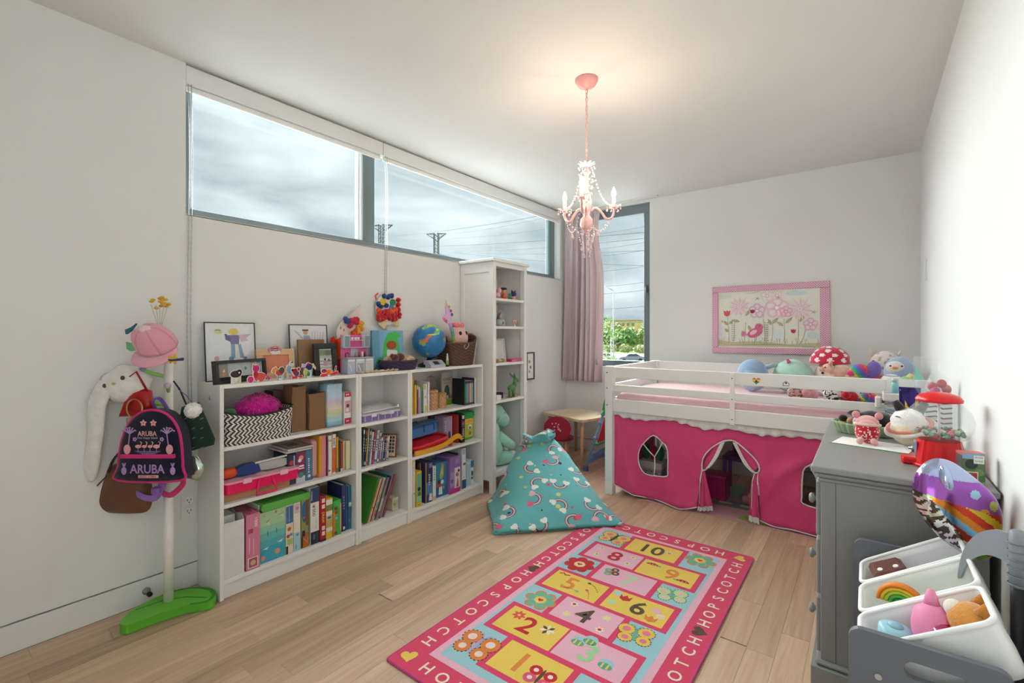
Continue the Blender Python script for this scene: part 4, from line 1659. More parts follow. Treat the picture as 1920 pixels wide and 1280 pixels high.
artl([(AX(.84), AY(.028)), (AX(.87), AY(.04)), (AX(.885), AY(.025)), (AX(.91), AY(.04)), (AX(.95), AY(.025)), (AX(.945), AY(.005))], .0025, '#6b655c')
m.build('painting', 'paper', pf)
M(P0).box(.02, PWD - .02, .02, PHT - .02, -.0215, -.012, '#e6ddd2').build('backing', 'card', pf)


# ================================================================== bean bag
def beanbag_material():
    mm = bpy.data.materials.new('rainbow_print_cloth')
    mm.use_nodes = True
    t = mm.node_tree
    b = t.nodes['Principled BSDF']

    def math_(op, a, c=None, d_=None):
        n = t.nodes.new('ShaderNodeMath')
        n.operation = op
        for i, x in enumerate((a, c, d_)):
            if x is None:
                continue
            if isinstance(x, (int, float)):
                n.inputs[i].default_value = x
            else:
                t.links.new(x, n.inputs[i])
        return n.outputs[0]

    def mixc(fac, c1, c2):
        n = t.nodes.new('ShaderNodeMixRGB')
        t.links.new(fac, n.inputs[0])
        for i, c in ((1, c1), (2, c2)):
            if isinstance(c, str):
                n.inputs[i].default_value = rgb(c) + (1,)
            else:
                t.links.new(c, n.inputs[i])
        return n.outputs[0]
    uv = t.nodes.new('ShaderNodeAttribute')
    uv.attribute_name = 'cloth'
    src = uv.outputs['Vector']

    def layer(scale, off):
        mp = t.nodes.new('ShaderNodeMapping')
        mp.inputs['Location'].default_value = off
        t.links.new(src, mp.inputs['Vector'])
        v = t.nodes.new('ShaderNodeTexVoronoi')
        v.voronoi_dimensions = '2D'
        v.inputs['Scale'].default_value = scale
        v.inputs['Randomness'].default_value = 0.55
        t.links.new(mp.outputs[0], v.inputs['Vector'])
        sub = t.nodes.new('ShaderNodeVectorMath')
        sub.operation = 'SUBTRACT'
        t.links.new(mp.outputs[0], sub.inputs[0])
        t.links.new(v.outputs['Position'], sub.inputs[1])
        sc = t.nodes.new('ShaderNodeSeparateColor')
        t.links.new(v.outputs['Color'], sc.inputs[0])
        ro = t.nodes.new('ShaderNodeVectorRotate')
        ro.rotation_type = 'Z_AXIS'
        t.links.new(sub.outputs[0], ro.inputs['Vector'])
        t.links.new(math_('MULTIPLY', sc.outputs[0], 6.283), ro.inputs['Angle'])
        sx = t.nodes.new('ShaderNodeSeparateXYZ')
        t.links.new(ro.outputs[0], sx.inputs[0])
        return sx.outputs[0], sx.outputs[1], sc.outputs[0], sc.outputs[1], sc.outputs[2]

    def dist(x, y, px, py):
        dx = math_('SUBTRACT', x, px)
        dy = math_('SUBTRACT', y, py)
        return math_('SQRT', math_('ADD', math_('MULTIPLY', dx, dx), math_('MULTIPLY', dy, dy)))
    x, y, r_, g_, b_ = layer(6.3, (0, 0, 0))
    rad = dist(x, y, 0, 0)
    up = math_('GREATER_THAN', y, -.004)
    ramp = t.nodes.new('ShaderNodeValToRGB')
    ramp.color_ramp.interpolation = 'CONSTANT'
    els = ramp.color_ramp.elements
    els[0].position = 0
    els[0].color = rgb('#7a2b5e') + (1,)
    els[1].position = .35
    els[1].color = rgb('#f2f0ea') + (1,)
    for p_, c in ((.5, '#e58ba0'), (.68, '#f3e6dc'), (.82, '#5a2a55')):
        e = els.new(p_)
        e.color = rgb(c) + (1,)
    mr = t.nodes.new('ShaderNodeMapRange')
    mr.inputs['From Min'].default_value = .030
    mr.inputs['From Max'].default_value = .050
    t.links.new(rad, mr.inputs['Value'])
    t.links.new(mr.outputs[0], ramp.inputs[0])
    band = math_('MULTIPLY', math_('GREATER_THAN', rad, .031), math_('LESS_THAN', rad, .050))
    band = math_('MULTIPLY', band, up)
    nz = t.nodes.new('ShaderNodeTexNoise')
    nz.inputs['Scale'].default_value = 4.0
    t.links.new(src, nz.inputs['Vector'])
    tone = mixc(nz.outputs['Fac'], '#62b4ba', '#76c2c6')
    # dots, hearts and stars between
    x2, y2, r2, g2, b2 = layer(11.0, (3.3, 1.7, 0))
    d2 = dist(x2, y2, 0, 0)
    dot = math_('LESS_THAN', d2, math_('MULTIPLY', math_('SUBTRACT', g2, .3), .024))
    dotc = mixc(math_('GREATER_THAN', b2, .55), '#e8557c', '#46265f')
    dotc = mixc(math_('GREATER_THAN', r2, .6), dotc, '#d7dc8a')
    colr = mixc(dot, tone, dotc)
    colr = mixc(band, colr, ramp.outputs[0])
    for sx in (-1, 1):
        for ox, oy, rr in ((.0, .0, .017), (.011 * sx, -.006, .012), (-.010 * sx, -.008, .012)):
            cl = math_('LESS_THAN', dist(x, y, .041 * sx + ox, -.008 + oy), rr)
            colr = mixc(cl, colr, mixc(math_('GREATER_THAN', g_, .62), '#f3f2ee', '#e76c8c' if sx > 0 else '#f0b9c4'))
    t.links.new(colr, b.inputs['Base Color'])
    b.inputs['Roughness'].default_value = .85
    b.inputs['Sheen Weight'].default_value = .2
    b.inputs['Specular IOR Level'].default_value = .2
    n2 = t.nodes.new('ShaderNodeTexNoise')
    n2.inputs['Scale'].default_value = 7
    n2.inputs['Detail'].default_value = 4
    t.links.new(src, n2.inputs['Vector'])
    bp_ = t.nodes.new('ShaderNodeBump')
    bp_.inputs['Strength'].default_value = .35
    bp_.inputs['Distance'].default_value = .03
    t.links.new(n2.outputs[0], bp_.inputs['Height'])
    t.links.new(bp_.outputs[0], b.inputs['Normal'])
    MATS['rainbow_print_cloth'] = mm


beanbag_material()
bloc = (-1.622, 2.685, 0)
bb = thing('bean_bag', 'large teal bean bag printed with rainbows and clouds', 'bean bag', bloc, rz=math.atan2(.66, .62))
# local x along the front seam, local y away from the camera
KZ = [0, .03, .10, .18, .26, .34, .41, .455]
HA = [.430, .438, .365, .318, .275, .225, .165, .118]
NF = [.015, -.012, .06, .155, .27, .395, .50, .545]
NB = [.77, .80, .81, .80, .785, .77, .76, .72]


def lerp(T_, z):
    z = max(KZ[0], min(KZ[-1], z))
    for i in range(len(KZ) - 1):
        if z <= KZ[i + 1]:
            f = (z - KZ[i]) / (KZ[i + 1] - KZ[i])
            return T_[i] + (T_[i + 1] - T_[i]) * f
    return T_[-1]


def bag(u, v):
    z = .455 * v
    a, nf, nb = lerp(HA, z), lerp(NF, z), lerp(NB, z)
    c, bq = (nf + nb) / 2, (nb - nf) / 2
    th = 2 * PI * u
    ct, st = math.cos(th), math.sin(th)
    e = .22 if st < 0 else .8
    k = max(0, 1 - z / .25)
    e = e + (.85 - e) * (1 - k)
    x = a * math.copysign(abs(ct) ** e, ct)
    y = c + bq * math.copysign(abs(st) ** e, st)
    # pulled-out front corners
    if st < 0.1:
        w_ = (2 * abs(ct * st)) ** 3 * k if st < 0 else 0
        x *= 1 + .13 * w_ * max(0, 1 - z / .12)
        y -= .03 * w_
    n_ = noise.noise(Vector((x * 4, y * 4, z * 5))) * .02 + noise.noise(Vector((x * 11 + 4, y * 9, z * 16))) * .008
    s_ = min(1, z / .05)
    # folds radiating from the neck
    s2 = max(0, (z - .25) / .2)
    n_ += .012 * s2 * math.sin(u * 2 * PI * 9 + 1)
    return (x * (1 + n_ * 1.2 * s_), y + n_ * s_, z + n_ * .7 * s_)


m = M()
m.grid(bag, 96, 44, '#4fb0b4', closed_u=True)
m.add([bag(i / 96, 0) for i in range(96)], [tuple(range(96))], '#4fb0b4')
m.add([bag(i / 96, 1) for i in range(96)], [tuple(range(96))], '#4fb0b4')
neck = M()


def neck_fn(u, v):
    th = 2 * PI * u
    r_ = .108 * (1 - .22 * math.sin(PI * min(1, v * 2.2))) * (1 + (.05 + .12 * v) * math.sin(th * 5 + v * 2) + .2 * v * noise.noise(Vector((math.cos(th) * 2, math.sin(th) * 2, v))))
    z = .440 + .085 * v + v * (.025 * math.sin(th * 3) + .02 * math.cos(th)) - .03 * max(0, v - .7)
    return (r_ * math.cos(th) * 1.12 - .03 * v, .632 + r_ * .8 * math.sin(th) - .05 * v, z)


neck.grid(neck_fn, 56, 10, '#4fb0b4', closed_u=True)
neck.add([neck_fn(i / 56, 1) for i in range(56)], [tuple(range(56))], '#3f9da3')


def cloth_attr(o):
    me = o.data
    at = me.attributes.new('cloth', 'FLOAT_VECTOR', 'POINT')
    for i, v in enumerate(me.vertices):
        at.data[i].vector = (v.co.x * .84, (v.co.y * .75 + v.co.z * .95) * .84, 0)


cloth_attr(m.build('cover', 'rainbow_print_cloth', bb, weld=True))
cloth_attr(neck.build('gathered_neck', 'rainbow_print_cloth', bb))
M().tube([(x, bag((.5 + f * .5), .055)[1] - .004, .028) for x, f in ((0, 0),)] + [bag(.5 + f / 24, .05) for f in range(1, 12)], .004, '#3f9da3', n=6).build('seam', 'fabric', bb)

# ================================================================== kids table, stools-with-back and easel in the corner
def table_leg(m, x, y, z1, splay, r0=.013, r1=.021):
    m.tube([(x + splay[0], y + splay[1], 0), (x, y, z1)], [r0, r1], '#c9a27c', n=12)


tloc2 = (-2.399, 4.322, 0)
tb = thing('play_table', 'small birch children table in the room corner', 'table', tloc2, rz=-.293)
m = M()
m.prism(rrect(-.30, -.25, .30, .25, .05, 6), .455, .480, '#e3cfae', '#d6bd96')
m.build('tabletop', 'wood', tb)
for sx in (-1, 1):
    for sy in (-1, 1):
        m = M()
        table_leg(m, sx * .235, sy * .185, .455, (sx * .035, sy * .035))
        m.build('leg', 'wood', tb)


def kid_chair(label, loc, rz, stars):
    t = thing('red_chair', label, 'chair', loc, rz, group='red children chairs at the play table')
    M().prism(circ(0, 0, .145, n=30), .245, .268, '#8f1d33', '#8f1d33').build('seat', 'soft_plastic', t)
    m = M(FACE((0, -.128, .375), (1, 0, 0), (0, -.12, 1)))
    m.prism(circ(0, 0, .135, .118, 32), -.009, .009, '#a82440')
    m.build('backrest', 'soft_plastic', t)
    if stars:
        m = M(FACE((0, -.128, .375), (1, 0, 0), (0, -.12, 1)))
        for x, y in ((-.05, .045), (-.015, .05), (.012, .04), (-.03, .015), (-.03, -.018), (.01, -.01), (.03, -.02)):
            m.poly([(x + (.011 if k % 2 == 0 else .004) * math.cos(PI / 2 + k * PI / 5), y + (.011 if k % 2 == 0 else .004) * math.sin(PI / 2 + k * PI / 5)) for k in range(10)], '#f1dcd8', .0095)
        m.line([(0, .03), (.035, -.03)], .003, '#f1dcd8', .0096)
        m.line([(-.005, .02), (.025, -.03)], .003, '#f1dcd8', .0096)
        m.build('star_print', 'print', t)
    for a in (PI / 4, 3 * PI / 4, 5 * PI / 4, 7 * PI / 4):
        m = M()
        x, y = .095 * math.cos(a), .095 * math.sin(a)
        m.tube([(x * 1.35, y * 1.35, 0), (x, y, .247)], [.010, .016], '#c9a27c', n=10)
        lg = m.build('leg', 'wood', t)
        M().tube([(x * 1.355, y * 1.355, 0), (x * 1.29, y * 1.29, .045)], [.0115, .0125], '#9c2238', n=10).build('foot_cap', 'soft_plastic', lg)


kid_chair('red round-backed children chair with white stars, tucked under the table', (-2.50, 4.10, 0), .42, True)
kid_chair('red children chair half hidden behind the blue easel', (-2.02, 4.52, 0), .9, False)

eloc = (-1.93, 4.02, 0)
es = thing('play_easel', 'blue tubular toy easel with red and green panels beside the bed', 'easel', eloc)
BLU = '#6f9fd0'
for y in (-.02, .40):
    m = M()
    m.tube([(-.215, y, .02), (.0, y, .66)], .012, BLU, n=8)
    m.build('leg', 'plastic', es)
    m = M()
    m.tube([(.20, y, .0), (.0, y, .66)], .012, BLU, n=8)
    m.build('leg', 'plastic', es)
for z, x in ((.10, -.185), (.155, -.168)):
    m = M()
    m.box(x - .012, x + .02, -.02, .40, z - .018, z + .018, BLU, b=.006)
    m.build('crossbar', 'plastic', es)
for z in (.33, .48, .56):
    for y in (-.02, .40):
        xx = -.215 + .215 * (z - .02) / .64
        M().ball(xx, y, z, .022, .022, .020, BLU, n=12, m=8).build('joint', 'plastic', es)
m = M()
m.add([(-.100, .0, .285), (-.100, .38, .285), (.0, .38, .60), (.0, .0, .60)], [(0, 1, 2, 3)], '#cf1f2b')
m.build('red_panel', 'plastic', es, solid=.006)
M().box(-.155, -.075, -.03, .41, .262, .278, '#2f8a4a', b=.005).build('paint_tray', 'plastic', es)
m = M()
m.prism([(-.045, .58), (-.02, .60), (.05, .86), (.10, .80), (.06, .60), (.0, .575)], -.004, .004, '#3fae4b')
mm_ = M(FACE((0, -.04, 0), (1, 0, 0), (0, 0, 1)))
mm_.prism([(-.035, .56), (-.02, .66), (.035, .82), (.10, .78), (.08, .56)], -.004, .004, '#39a347')
mm_.build('green_panel', 'plastic', es)
mm_ = M(FACE((0, -.046, 0), (1, 0, 0), (0, 0, 1)))
mm_.prism([(-.085, .545), (-.03, .575), (-.015, .60), (-.04, .60)], -.003, .003, '#eceae6')
mm_.build('paper_clip', 'plastic', es)
M().prism([(-.235, -.035), (-.195, -.035), (-.195, .0), (-.235, .0)], .0, .05, '#4f6f9c').build('foot', 'soft_plastic', es)
# ================================================================== things on the low bookcases
SPINE = lambda d, w_: FACE((d + .0003, -w_ / 2, 0), (0, 1, 0), (0, 0, 1))


def deco(m, w_, h, ops):
    k = 0.0003
    for o in ops:
        k += .00006
        if o[0] == 'r':
            m.rect(o[1] * w_, o[2] * h, o[3] * w_, o[4] * h, o[5], k)
        elif o[0] == 'c':
            m.poly(circ(o[1] * w_, o[2] * h, o[3] * w_, (o[6] if len(o) > 6 else o[3]) * w_, 14), o[4 if len(o) <= 6 else 4], k)
        elif o[0] == 't':
            # ('t', text, a, b, glyph height / width, colour, rotation, length / height)
            ln = o[7] * h if len(o) > 7 else None
            if o[1][0] == '~':      # lettering too small to read: a row of short strokes
                n_ = len(o[1])
                ln = ln or o[4] * w_ * n_ * .7
                for q in range(n_):
                    x0 = (q / n_ - .5) * ln
                    y1 = o[4] * w_ * (.5, .3, .42)[q % 3]
                    m.poly(rot2([(x0, -y1), (x0 + ln / n_ * .6, -y1), (x0 + ln / n_ * .6, y1), (x0, y1)], o[6], o[2] * w_, o[3] * h), o[5], k)
                continue
            m.text(o[1], o[2] * w_, o[3] * h, o[4] * w_, o[5], k, rot=o[6] if len(o) > 6 else -PI / 2, width=ln, bold=.01)
        elif o[0] == 'p':
            m.poly([(a * w_, b * h) for a, b in o[1]], o[2], k)
        elif o[0] == 'l':
            m.line([(a * w_, b * h) for a, b in o[1]], o[2] * w_, o[3], k)


def place(t, y0, y1, z, xf, depth, tilt, rz=0.0):
    w_ = y1 - y0
    lift = abs(math.sin(tilt)) * w_ / 2
    t.location = (xf - depth, (y0 + y1) / 2, z + lift + .0003)
    t.rotation_euler = (-tilt, 0, rz)


def book(label, y0, y1, h, z, xf=-2.555, depth=.17, cover='#888888', ops=(), tilt=0.0, group=None, pages='#efe8da', name='book', rz=0.0):
    w_ = y1 - y0 - .0012
    t = thing(name, label, 'book', group=group)
    place(t, y0, y1, z, xf, depth, tilt, rz)
    b = min(.0022, w_ * .2)
    m = M()
    m.box(0, depth, -w_ / 2, -w_ / 2 + b, 0, h, cover)
    m.box(0, depth, w_ / 2 - b, w_ / 2, 0, h, cover)
    m.box(depth - b, depth, -w_ / 2, w_ / 2, 0, h, cover, b=b * .3)
    cv = m.build('cover', 'print', t)
    M().box(.003, depth - b, -w_ / 2 + b, w_ / 2 - b, .002, h - .004, pages).build('pages', 'paper', t)
    if ops:
        m = M(SPINE(depth, w_))
        deco(m, w_, h, ops)
        m.build('spine_print', 'print', cv)
    return t


def carton(label, y0, y1, h, z, xf=-2.55, depth=.2, col='#888888', ops=(), top=None, side=None, sops=(), tilt=0.0, group=None, name='game_box', cat='box', rz=0.0):
    """a lidded cardboard box standing on its edge: lid, tray and printed faces"""
    w_ = y1 - y0 - .0012
    t = thing(name, label, cat, group=group)
    place(t, y0, y1, z, xf, depth, tilt, rz)
    m = M()
    m.box(0, depth, -w_ / 2, w_ / 2, 0, h, col, b=.0012)
    m.build('lid', 'print', t)
    M().box(.001, depth - .001, w_ * .15, w_ / 2 - .0008, -.0002, h + .0004, top or col).build('tray', 'card', t)
    m = M(SPINE(depth, w_))
    deco(m, w_, h, ops)
    if sops:
        m.T = FACE((0, -w_ / 2 - .0003, 0), (1, 0, 0), (0, 0, 1))
        deco(m, depth, h, sops)
    if ops or sops:
        m.build('printed_face', 'print', t)
    return t


def pillow(m, outline, th, c, n=6, colfn=None, back=True, squash=1.0):
    """inflated star-shaped outline in the local xy plane, thickness th towards +z"""
    k = len(outline)
    cx = sum(p[0] for p in outline) / k
    cy = sum(p[1] for p in outline) / k
    vs, fs, cs = [], [], []
    rings = []
    for side in ((1, -1) if back else (1,)):
        prev = None
        for j in range(n + 1):
            a = PI / 2 * j / n
            s_, zz = math.cos(a) ** .8 if j < n else 0, math.sin(a) * th * side * (1 if side > 0 else squash)
            if j == n:
                idx = [len(vs)]
                vs.append((cx, cy, zz))
            else:
                idx = list(range(len(vs), len(vs) + k))
                vs += [(cx + (p[0] - cx) * s_, cy + (p[1] - cy) * s_, zz) for p in outline]
            if prev:
                for i in range(k):
                    i2 = (i + 1) % k
                    f = (prev[i], prev[i2], idx[i2], idx[i]) if len(idx) > 1 else (prev[i], prev[i2], idx[0])
                    fs.append(f)
                    if colfn:
                        q = Vector((0, 0, 0))
                        for v in f:
                            q += Vector(vs[v])
                        cs.append(colfn(q / len(f)))
            prev = idx
    m.add(vs, fs, cs if colfn else c, True)


G1 = 'things on the bookcase shelves'
# ---- first bookcase, top shelf
z = S1[0] + .0005
loc = (-2.64, 1.17, z)
t = thing('woven_basket', 'black and white zigzag woven basket of plush on bookcase shelf', 'basket', loc)
CHEV = lambda i, j: '#e8e4dc' if ((i + (j if (j // 3) % 2 == 0 else -j)) % 4) < 2 else '#211f20'



def along(p, u):
    # point a fraction u of the way round a closed outline
    seg = [math.dist(p[i - 1], p[i]) for i in range(len(p))]
    s_ = (u % 1) * sum(seg)
    for i in range(len(p)):
        if s_ <= seg[i] and seg[i] > 0:
            f = s_ / seg[i]
            return (p[i - 1][0] + (p[i][0] - p[i - 1][0]) * f, p[i - 1][1] + (p[i][1] - p[i - 1][1]) * f)
        s_ -= seg[i]
    return p[-1]


def bsk(u, v):
    a = .110 + .010 * v
    b = .165 + .010 * v
    p = rrect(-a, -b, a, b, .04, 7)
    q = along(p, u)
    dip = .03 * v * max(0, math.cos(q[1] / b * PI / 2)) * (abs(q[0]) > a * .9)
    return (q[0], q[1], .168 * v - dip)


m = M()
NU, NV = 200, 27
m.grid(bsk, NU, NV, lambda u, v: CHEV(int(u * NU), int(v * NV)), closed_u=True)
m.build('basket_wall', 'wicker', t, solid=.006)
M().prism(rrect(-.106, -.161, .106, .161, .04, 6), .001, .006, '#2a2828').build('basket_floor', 'wicker', t)
m = M()
m.tube([bsk(i / 88, 1.0) for i in range(88)], .005, '#2a2828', n=6, closed=True)
m.build('basket_rim', 'wicker', t)
m = M()
r = random.Random(4)
m.ball(0, 0, 0, .115, .085, .075, n=28, m=18, c='#d81e9a', fn=lambda u: 1 + .06 * noise.noise(u * 5))
for i in range(260):
    a, b = r.uniform(0, 2 * PI), r.uniform(.05, PI * .75)
    u = Vector((math.sin(b) * math.cos(a) * .115, math.sin(b) * math.sin(a) * .085, math.cos(b) * .075))
    d_ = (u.normalized() + Vector((0, 0, -.8))).normalized()
    m.tube([u * .97, u + d_ * .012, u + d_ * .022 + Vector((0, 0, -.006))], [.0035, .003, .0008], r.choice(['#d81e9a', '#ea2fae', '#c01588']), n=4)
tag(m.build('shaggy_toy', 'shag'), 'shaggy magenta plush toy lying in the zigzag basket', 'plush toy', loc=(-2.64, 1.20, z + .155), rz=PI / 2 + .1)
m = M()
pillow(m, circ(0, 0, .05, .035, 18), .022, '#1f7a45')
tag(m.build('green_toy', 'plush'), 'small green toy poking out of the zigzag basket', 'plush toy', loc=(-2.60, 1.035, z + .155), rx=.3)
m = M()
pillow(m, circ(0, 0, .07, .05, 18), .03, '#27305e')
tag(m.build('folded_cloth', 'fabric'), 'dark blue cloth folded in the zigzag basket', 'cloth', loc=(-2.63, 1.065, z + .115), rx=.2)


def paper_bag(label, y0, y1, h, x0, x1, col, fill=None):
    loc = ((x0 + x1) / 2, (y0 + y1) / 2, z)
    t = thing('paper_bag', label, 'paper bag', loc, group='brown paper bags on the shelf')
    w_, d_ = (y1 - y0) / 2, (x1 - x0) / 2
    r = random.Random(int(y0 * 1000))

    def fn(u, v):
        p = [(d_, -w_), (d_, w_), (0, w_ * .86), (-d_, w_), (-d_, -w_), (0, -w_ * .86)]
        k = u * 6
        i = int(k) % 6
        f = k - int(k)
        q, s_ = p[i], p[(i + 1) % 6]
        wob = .006 * v * noise.noise(Vector((u * 9, v * 4, y0 * 10)))
        tp = 1 - .05 * v
        return ((q[0] + (s_[0] - q[0]) * f) * tp + wob, (q[1] + (s_[1] - q[1]) * f) * tp + wob, h * v + (.008 * noise.noise(Vector((u * 5, 1, y0))) if v == 1 else 0))
    m = M()
    m.grid(fn, 36, 14, col, smooth=False, closed_u=True)
    m.build('bag_wall', 'paper', t, solid=.0008)
    M().box(-d_ * .95, d_ * .95, -w_ * .9, w_ * .9, .0, .002, col).build('bag_floor', 'paper', t)
    if fill:
        m = M()
        pillow(m, circ(0, 0, d_ * .85, w_ * .85, 16), .05, fill)
        o = m.build('folded_garment', 'fabric')
        tag(o, 'dark clothing stuffed in the shorter brown paper bag', 'clothing', loc=(loc[0], loc[1], z + h - .03))


paper_bag('tall crumpled brown paper bag next to the zigzag basket', 1.368, 1.452, .262, -2.70, -2.60, '#8f6b4f')
paper_bag('shorter open brown paper bag stuffed with dark clothes', 1.458, 1.558, .215, -2.68, -2.575, '#8a674b', '#23252a')
carton('dark reddish wooden box standing behind the tall paper bag', 1.30, 1.36, .235, z, -2.68, .10, '#4f3228')


def holo(label):
    loc = (-2.62, 1.619, z)
    t = thing('gift_bag', label, 'gift bag', loc)
    G = ['#8fb8cc', '#a7cfd4', '#cfd9b0', '#d9d3c0', '#d3c8d6', '#c3cfe2', '#b5d3e2', '#a9cde0']
    m = M()

    def fn(u, v):
        p = rrect(-.05, -.051, .05, .051, .006, 2)
        k = u * len(p)
        i = int(k) % len(p)
        f = k - int(k)
        q, s_ = p[i], p[(i + 1) % len(p)]
        return (q[0] + (s_[0] - q[0]) * f + .002 * math.sin(v * 20), q[1] + (s_[1] - q[1]) * f, .258 * v)
    m.grid(fn, 24, 16, lambda u, v: G[min(7, int(v * 8))], closed_u=True)
    m.build('bag_wall', 'print', t, solid=.001)
    M().box(-.048, .048, -.049, .049, 0, .003, '#8fb8cc').build('bag_floor', 'print', t)
    m = M()
    m.box(.0515, .0525, -.045, .045, .11, .1115, '#e9eef2')
    m.box(.0515, .0525, -.001, .001, .11, .258, '#dfe8ee')
    m.build('fold_line', 'print', t)


holo('shiny pastel gradient gift bag beside the paper bags')
carton('small white and red picture box at the shelf end', 1.682, 1.732, .198, z, -2.57, .09, '#efe9e6',
       [('r', .05, .86, .95, 1, '#c93044'), ('t', '~~~', .5, .93, .22, '#f4e9e9', 0), ('r', .1, .36, .9, .74, '#d9a3ab'), ('c', .5, .58, .22, '#4a3a44'), ('c', .45, .45, .25, '#e9dede'), ('r', .05, .02, .95, .2, '#c93044'), ('t', '~~~', .5, .11, .2, '#f4e9e9', 0)])

# ---- first bookcase, middle shelf
z = S1[1] + .0005
loc = (-2.63, 1.17, z)
carton('plain brown cardboard box lying below the pink case', .995, 1.335, .040, z, -2.56, .2, '#b88d68')
loc = (-2.632, 1.188, z + .0415)
t = thing('bead_case', 'hot pink plastic carry case with clear lid and handle', 'case', loc)
m = M()
m.prism(rrect(-.10, -.19, .10, .19, .025, 5), .0, .052, '#e8155c')
m.build('case_tray', 'plastic', t)
m = M()
m.prism(rrect(-.106, -.196, .106, .196, .028, 5), .052, .062, '#efa3bd')
m.build('case_lid', 'plastic', t)
m = M()
for k in range(5):
    m.rect(-.08, -.16 + k * .066, .08, -.11 + k * .066, ['#e6c9d3', '#d9b3c2', '#efdde2', '#dcc0cc', '#e9d3da'][k], .0625)
m.build('lid_insert', 'print', t)
m = M()
m.tube([(.10, -.03, .045), (.112, -.045, -.005), (.115, -.05, -.028), (.115, .0, -.028), (.115, .055, -.028), (.112, .05, -.005), (.10, .035, .045)], .006, '#ea1f64', n=8)
m.build('handle', 'plastic', t)
for y in (-.09, .10):
    M().box(.098, .110, y - .022, y + .022, .040, .066, '#f3b6ca', b=.004).build('latch', 'plastic', t)
loc = (-2.60, 1.17, z + .106)
t = thing('toy_blaster', 'orange and blue toy foam blaster on the pink case', 'toy', loc, rz=PI / 2)
m = M(TR(0, 0, .028, ry=-PI / 2))
m.lathe([(0, .10), (.020, .10), (.026, .115), (.026, .150), (.022, .165), (0, .165)], '#e8532a', 16)
m.build('muzzle', 'plastic', t)
m = M(FACE((0, -.018, 0), (1, 0, 0), (0, 0, 1)))
m.prism([(-.105, .008), (-.10, .045), (-.06, .058), (-.01, .058), (.01, .045), (.02, .010), (-.02, .002), (-.07, .002)], -.036, 0, '#27407f')
m.build('blaster_body', 'plastic', t)
m = M(FACE((0, -.016, 0), (1, 0, 0), (0, 0, 1)))
m.prism([(.01, .012), (.0, .048), (.12, .054), (.165, .046), (.17, .012), (.13, .004), (.06, .006)], -.030, 0, '#b9b7b2')
m.build('grip', 'plastic', t)
m = M(FACE((0, -.02, 0), (1, 0, 0), (0, 0, 1)))
m.prism([(-.01, .060), (.16, .066), (.16, .058), (-.01, .052)], -.01, 0, '#dcdad6')
m.build('slide', 'plastic', t)

BX = 'boxed sets on the middle shelf'
carton('dark navy picture box beside the pink case', 1.33, 1.376, .168, z, -2.575, .16, '#2b3550', [('r', .0, .0, 1, .35, '#3d4b62'), ('c', .5, .72, .3, '#b8404e'), ('r', .75, .5, .95, .95, '#a9b5c4')], group=BX)
carton('magenta fronted box with a pink cartoon picture', 1.377, 1.432, .174, z, -2.572, .16, '#47667d', [('r', .02, .34, .98, .97, '#8a2c5c'), ('c', .55, .80, .26, '#dd9a86'), ('c', .4, .72, .2, '#e9e0e6'), ('r', .2, .5, .85, .56, '#f0e5ea'), ('r', .15, .43, .9, .47, '#f0e5ea'), ('r', .0, .0, 1, .2, '#c7d0da'), ('c', .5, .24, .3, '#5b8f83')], group=BX)
carton('plain slate blue box with a white round seal', 1.433, 1.478, .176, z, -2.572, .16, '#4f7896', [('t', '~~~~~~~', .45, .5, .2, '#dfe7ec', PI / 2, .5), ('c', .5, .14, .2, '#e6ecef')], group=BX)
for k, (col, lab, dy, h_) in enumerate((('#cfcac4', 'lower spiral notebook lying flat on the boxed sets', 0, .010), ('#8a7a63', 'upper spiral notebook with a photo cover on the stack', .012, .012))):
    loc = (-2.665, 1.395 + dy, z + .1785 + k * .0115)
    t = thing('spiral_notebook', lab, 'notebook', loc, group='spiral notebooks on the boxes')
    M().box(-.10, .095, -.075, .075, 0, h_ - .002, '#f2efe9', b=.001).build('pages', 'paper', t)
    m = M()
    m.box(-.10, .095, -.075, .075, h_ - .002, h_ - .0008, col)
    m.rect(-.09, -.06, .07, .06, '#b7a68c' if k else '#dcd6d0', h_ - .0004)
    m.rect(-.06, -.04, .03, .03, '#6d4c3c' if k else '#c9c2bb', h_ - .0002)
    m.build('cover', 'print', t)
    m = M()
    for q in range(16):
        y = -.07 + q * .0093
        m.tube([(.097 + .006 * math.cos(a), y, h_ / 2 + .006 * math.sin(a)) for a in [2 * PI * i / 8 for i in range(8)]], .001, '#c9c9cc', n=4, closed=True)
    m.build('spiral_binding', 'metal', t)['kind'] = 'stuff'
loc = (-2.68, 1.494, z)
t = thing('foam_tablet', 'thick pale pink foam cased tablet standing on edge', 'tablet', loc)
m = M(FACE((0, .014, 0), (1, 0, 0), (0, 0, 1)))
m.prism(rrect(-.11, 0, .098, .225, .03, 6), .0, .029, '#dba6a4')
m.build('foam_case', 'soft_plastic', t)
M().box(-.08, .07, .0145, .0155, .03, .20, '#2c2c30', b=.001).build('screen', 'plastic', t)
GB = 'books standing on the middle shelf of the near bookcase'
book('large mustard yellow picture book with a pink spine', 1.512, 1.556, .243, z, -2.565, .2, '#d9a32c', [('r', 0, 0, 1, 1, '#d98a8f'), ('r', 0, .1, .4, 1, '#d9a32c')], group=GB)
book('thin purple book between yellow and white books', 1.557, 1.567, .225, z, -2.562, .18, '#7c3a78', group=GB)
book('tall white book next to the thin purple one', 1.568, 1.594, .236, z, -2.56, .19, '#e6e2d6', [('r', .1, .85, .9, .9, '#b9b3a4'), ('c', .3, .12, .2, '#3a3a3a')], group=GB)
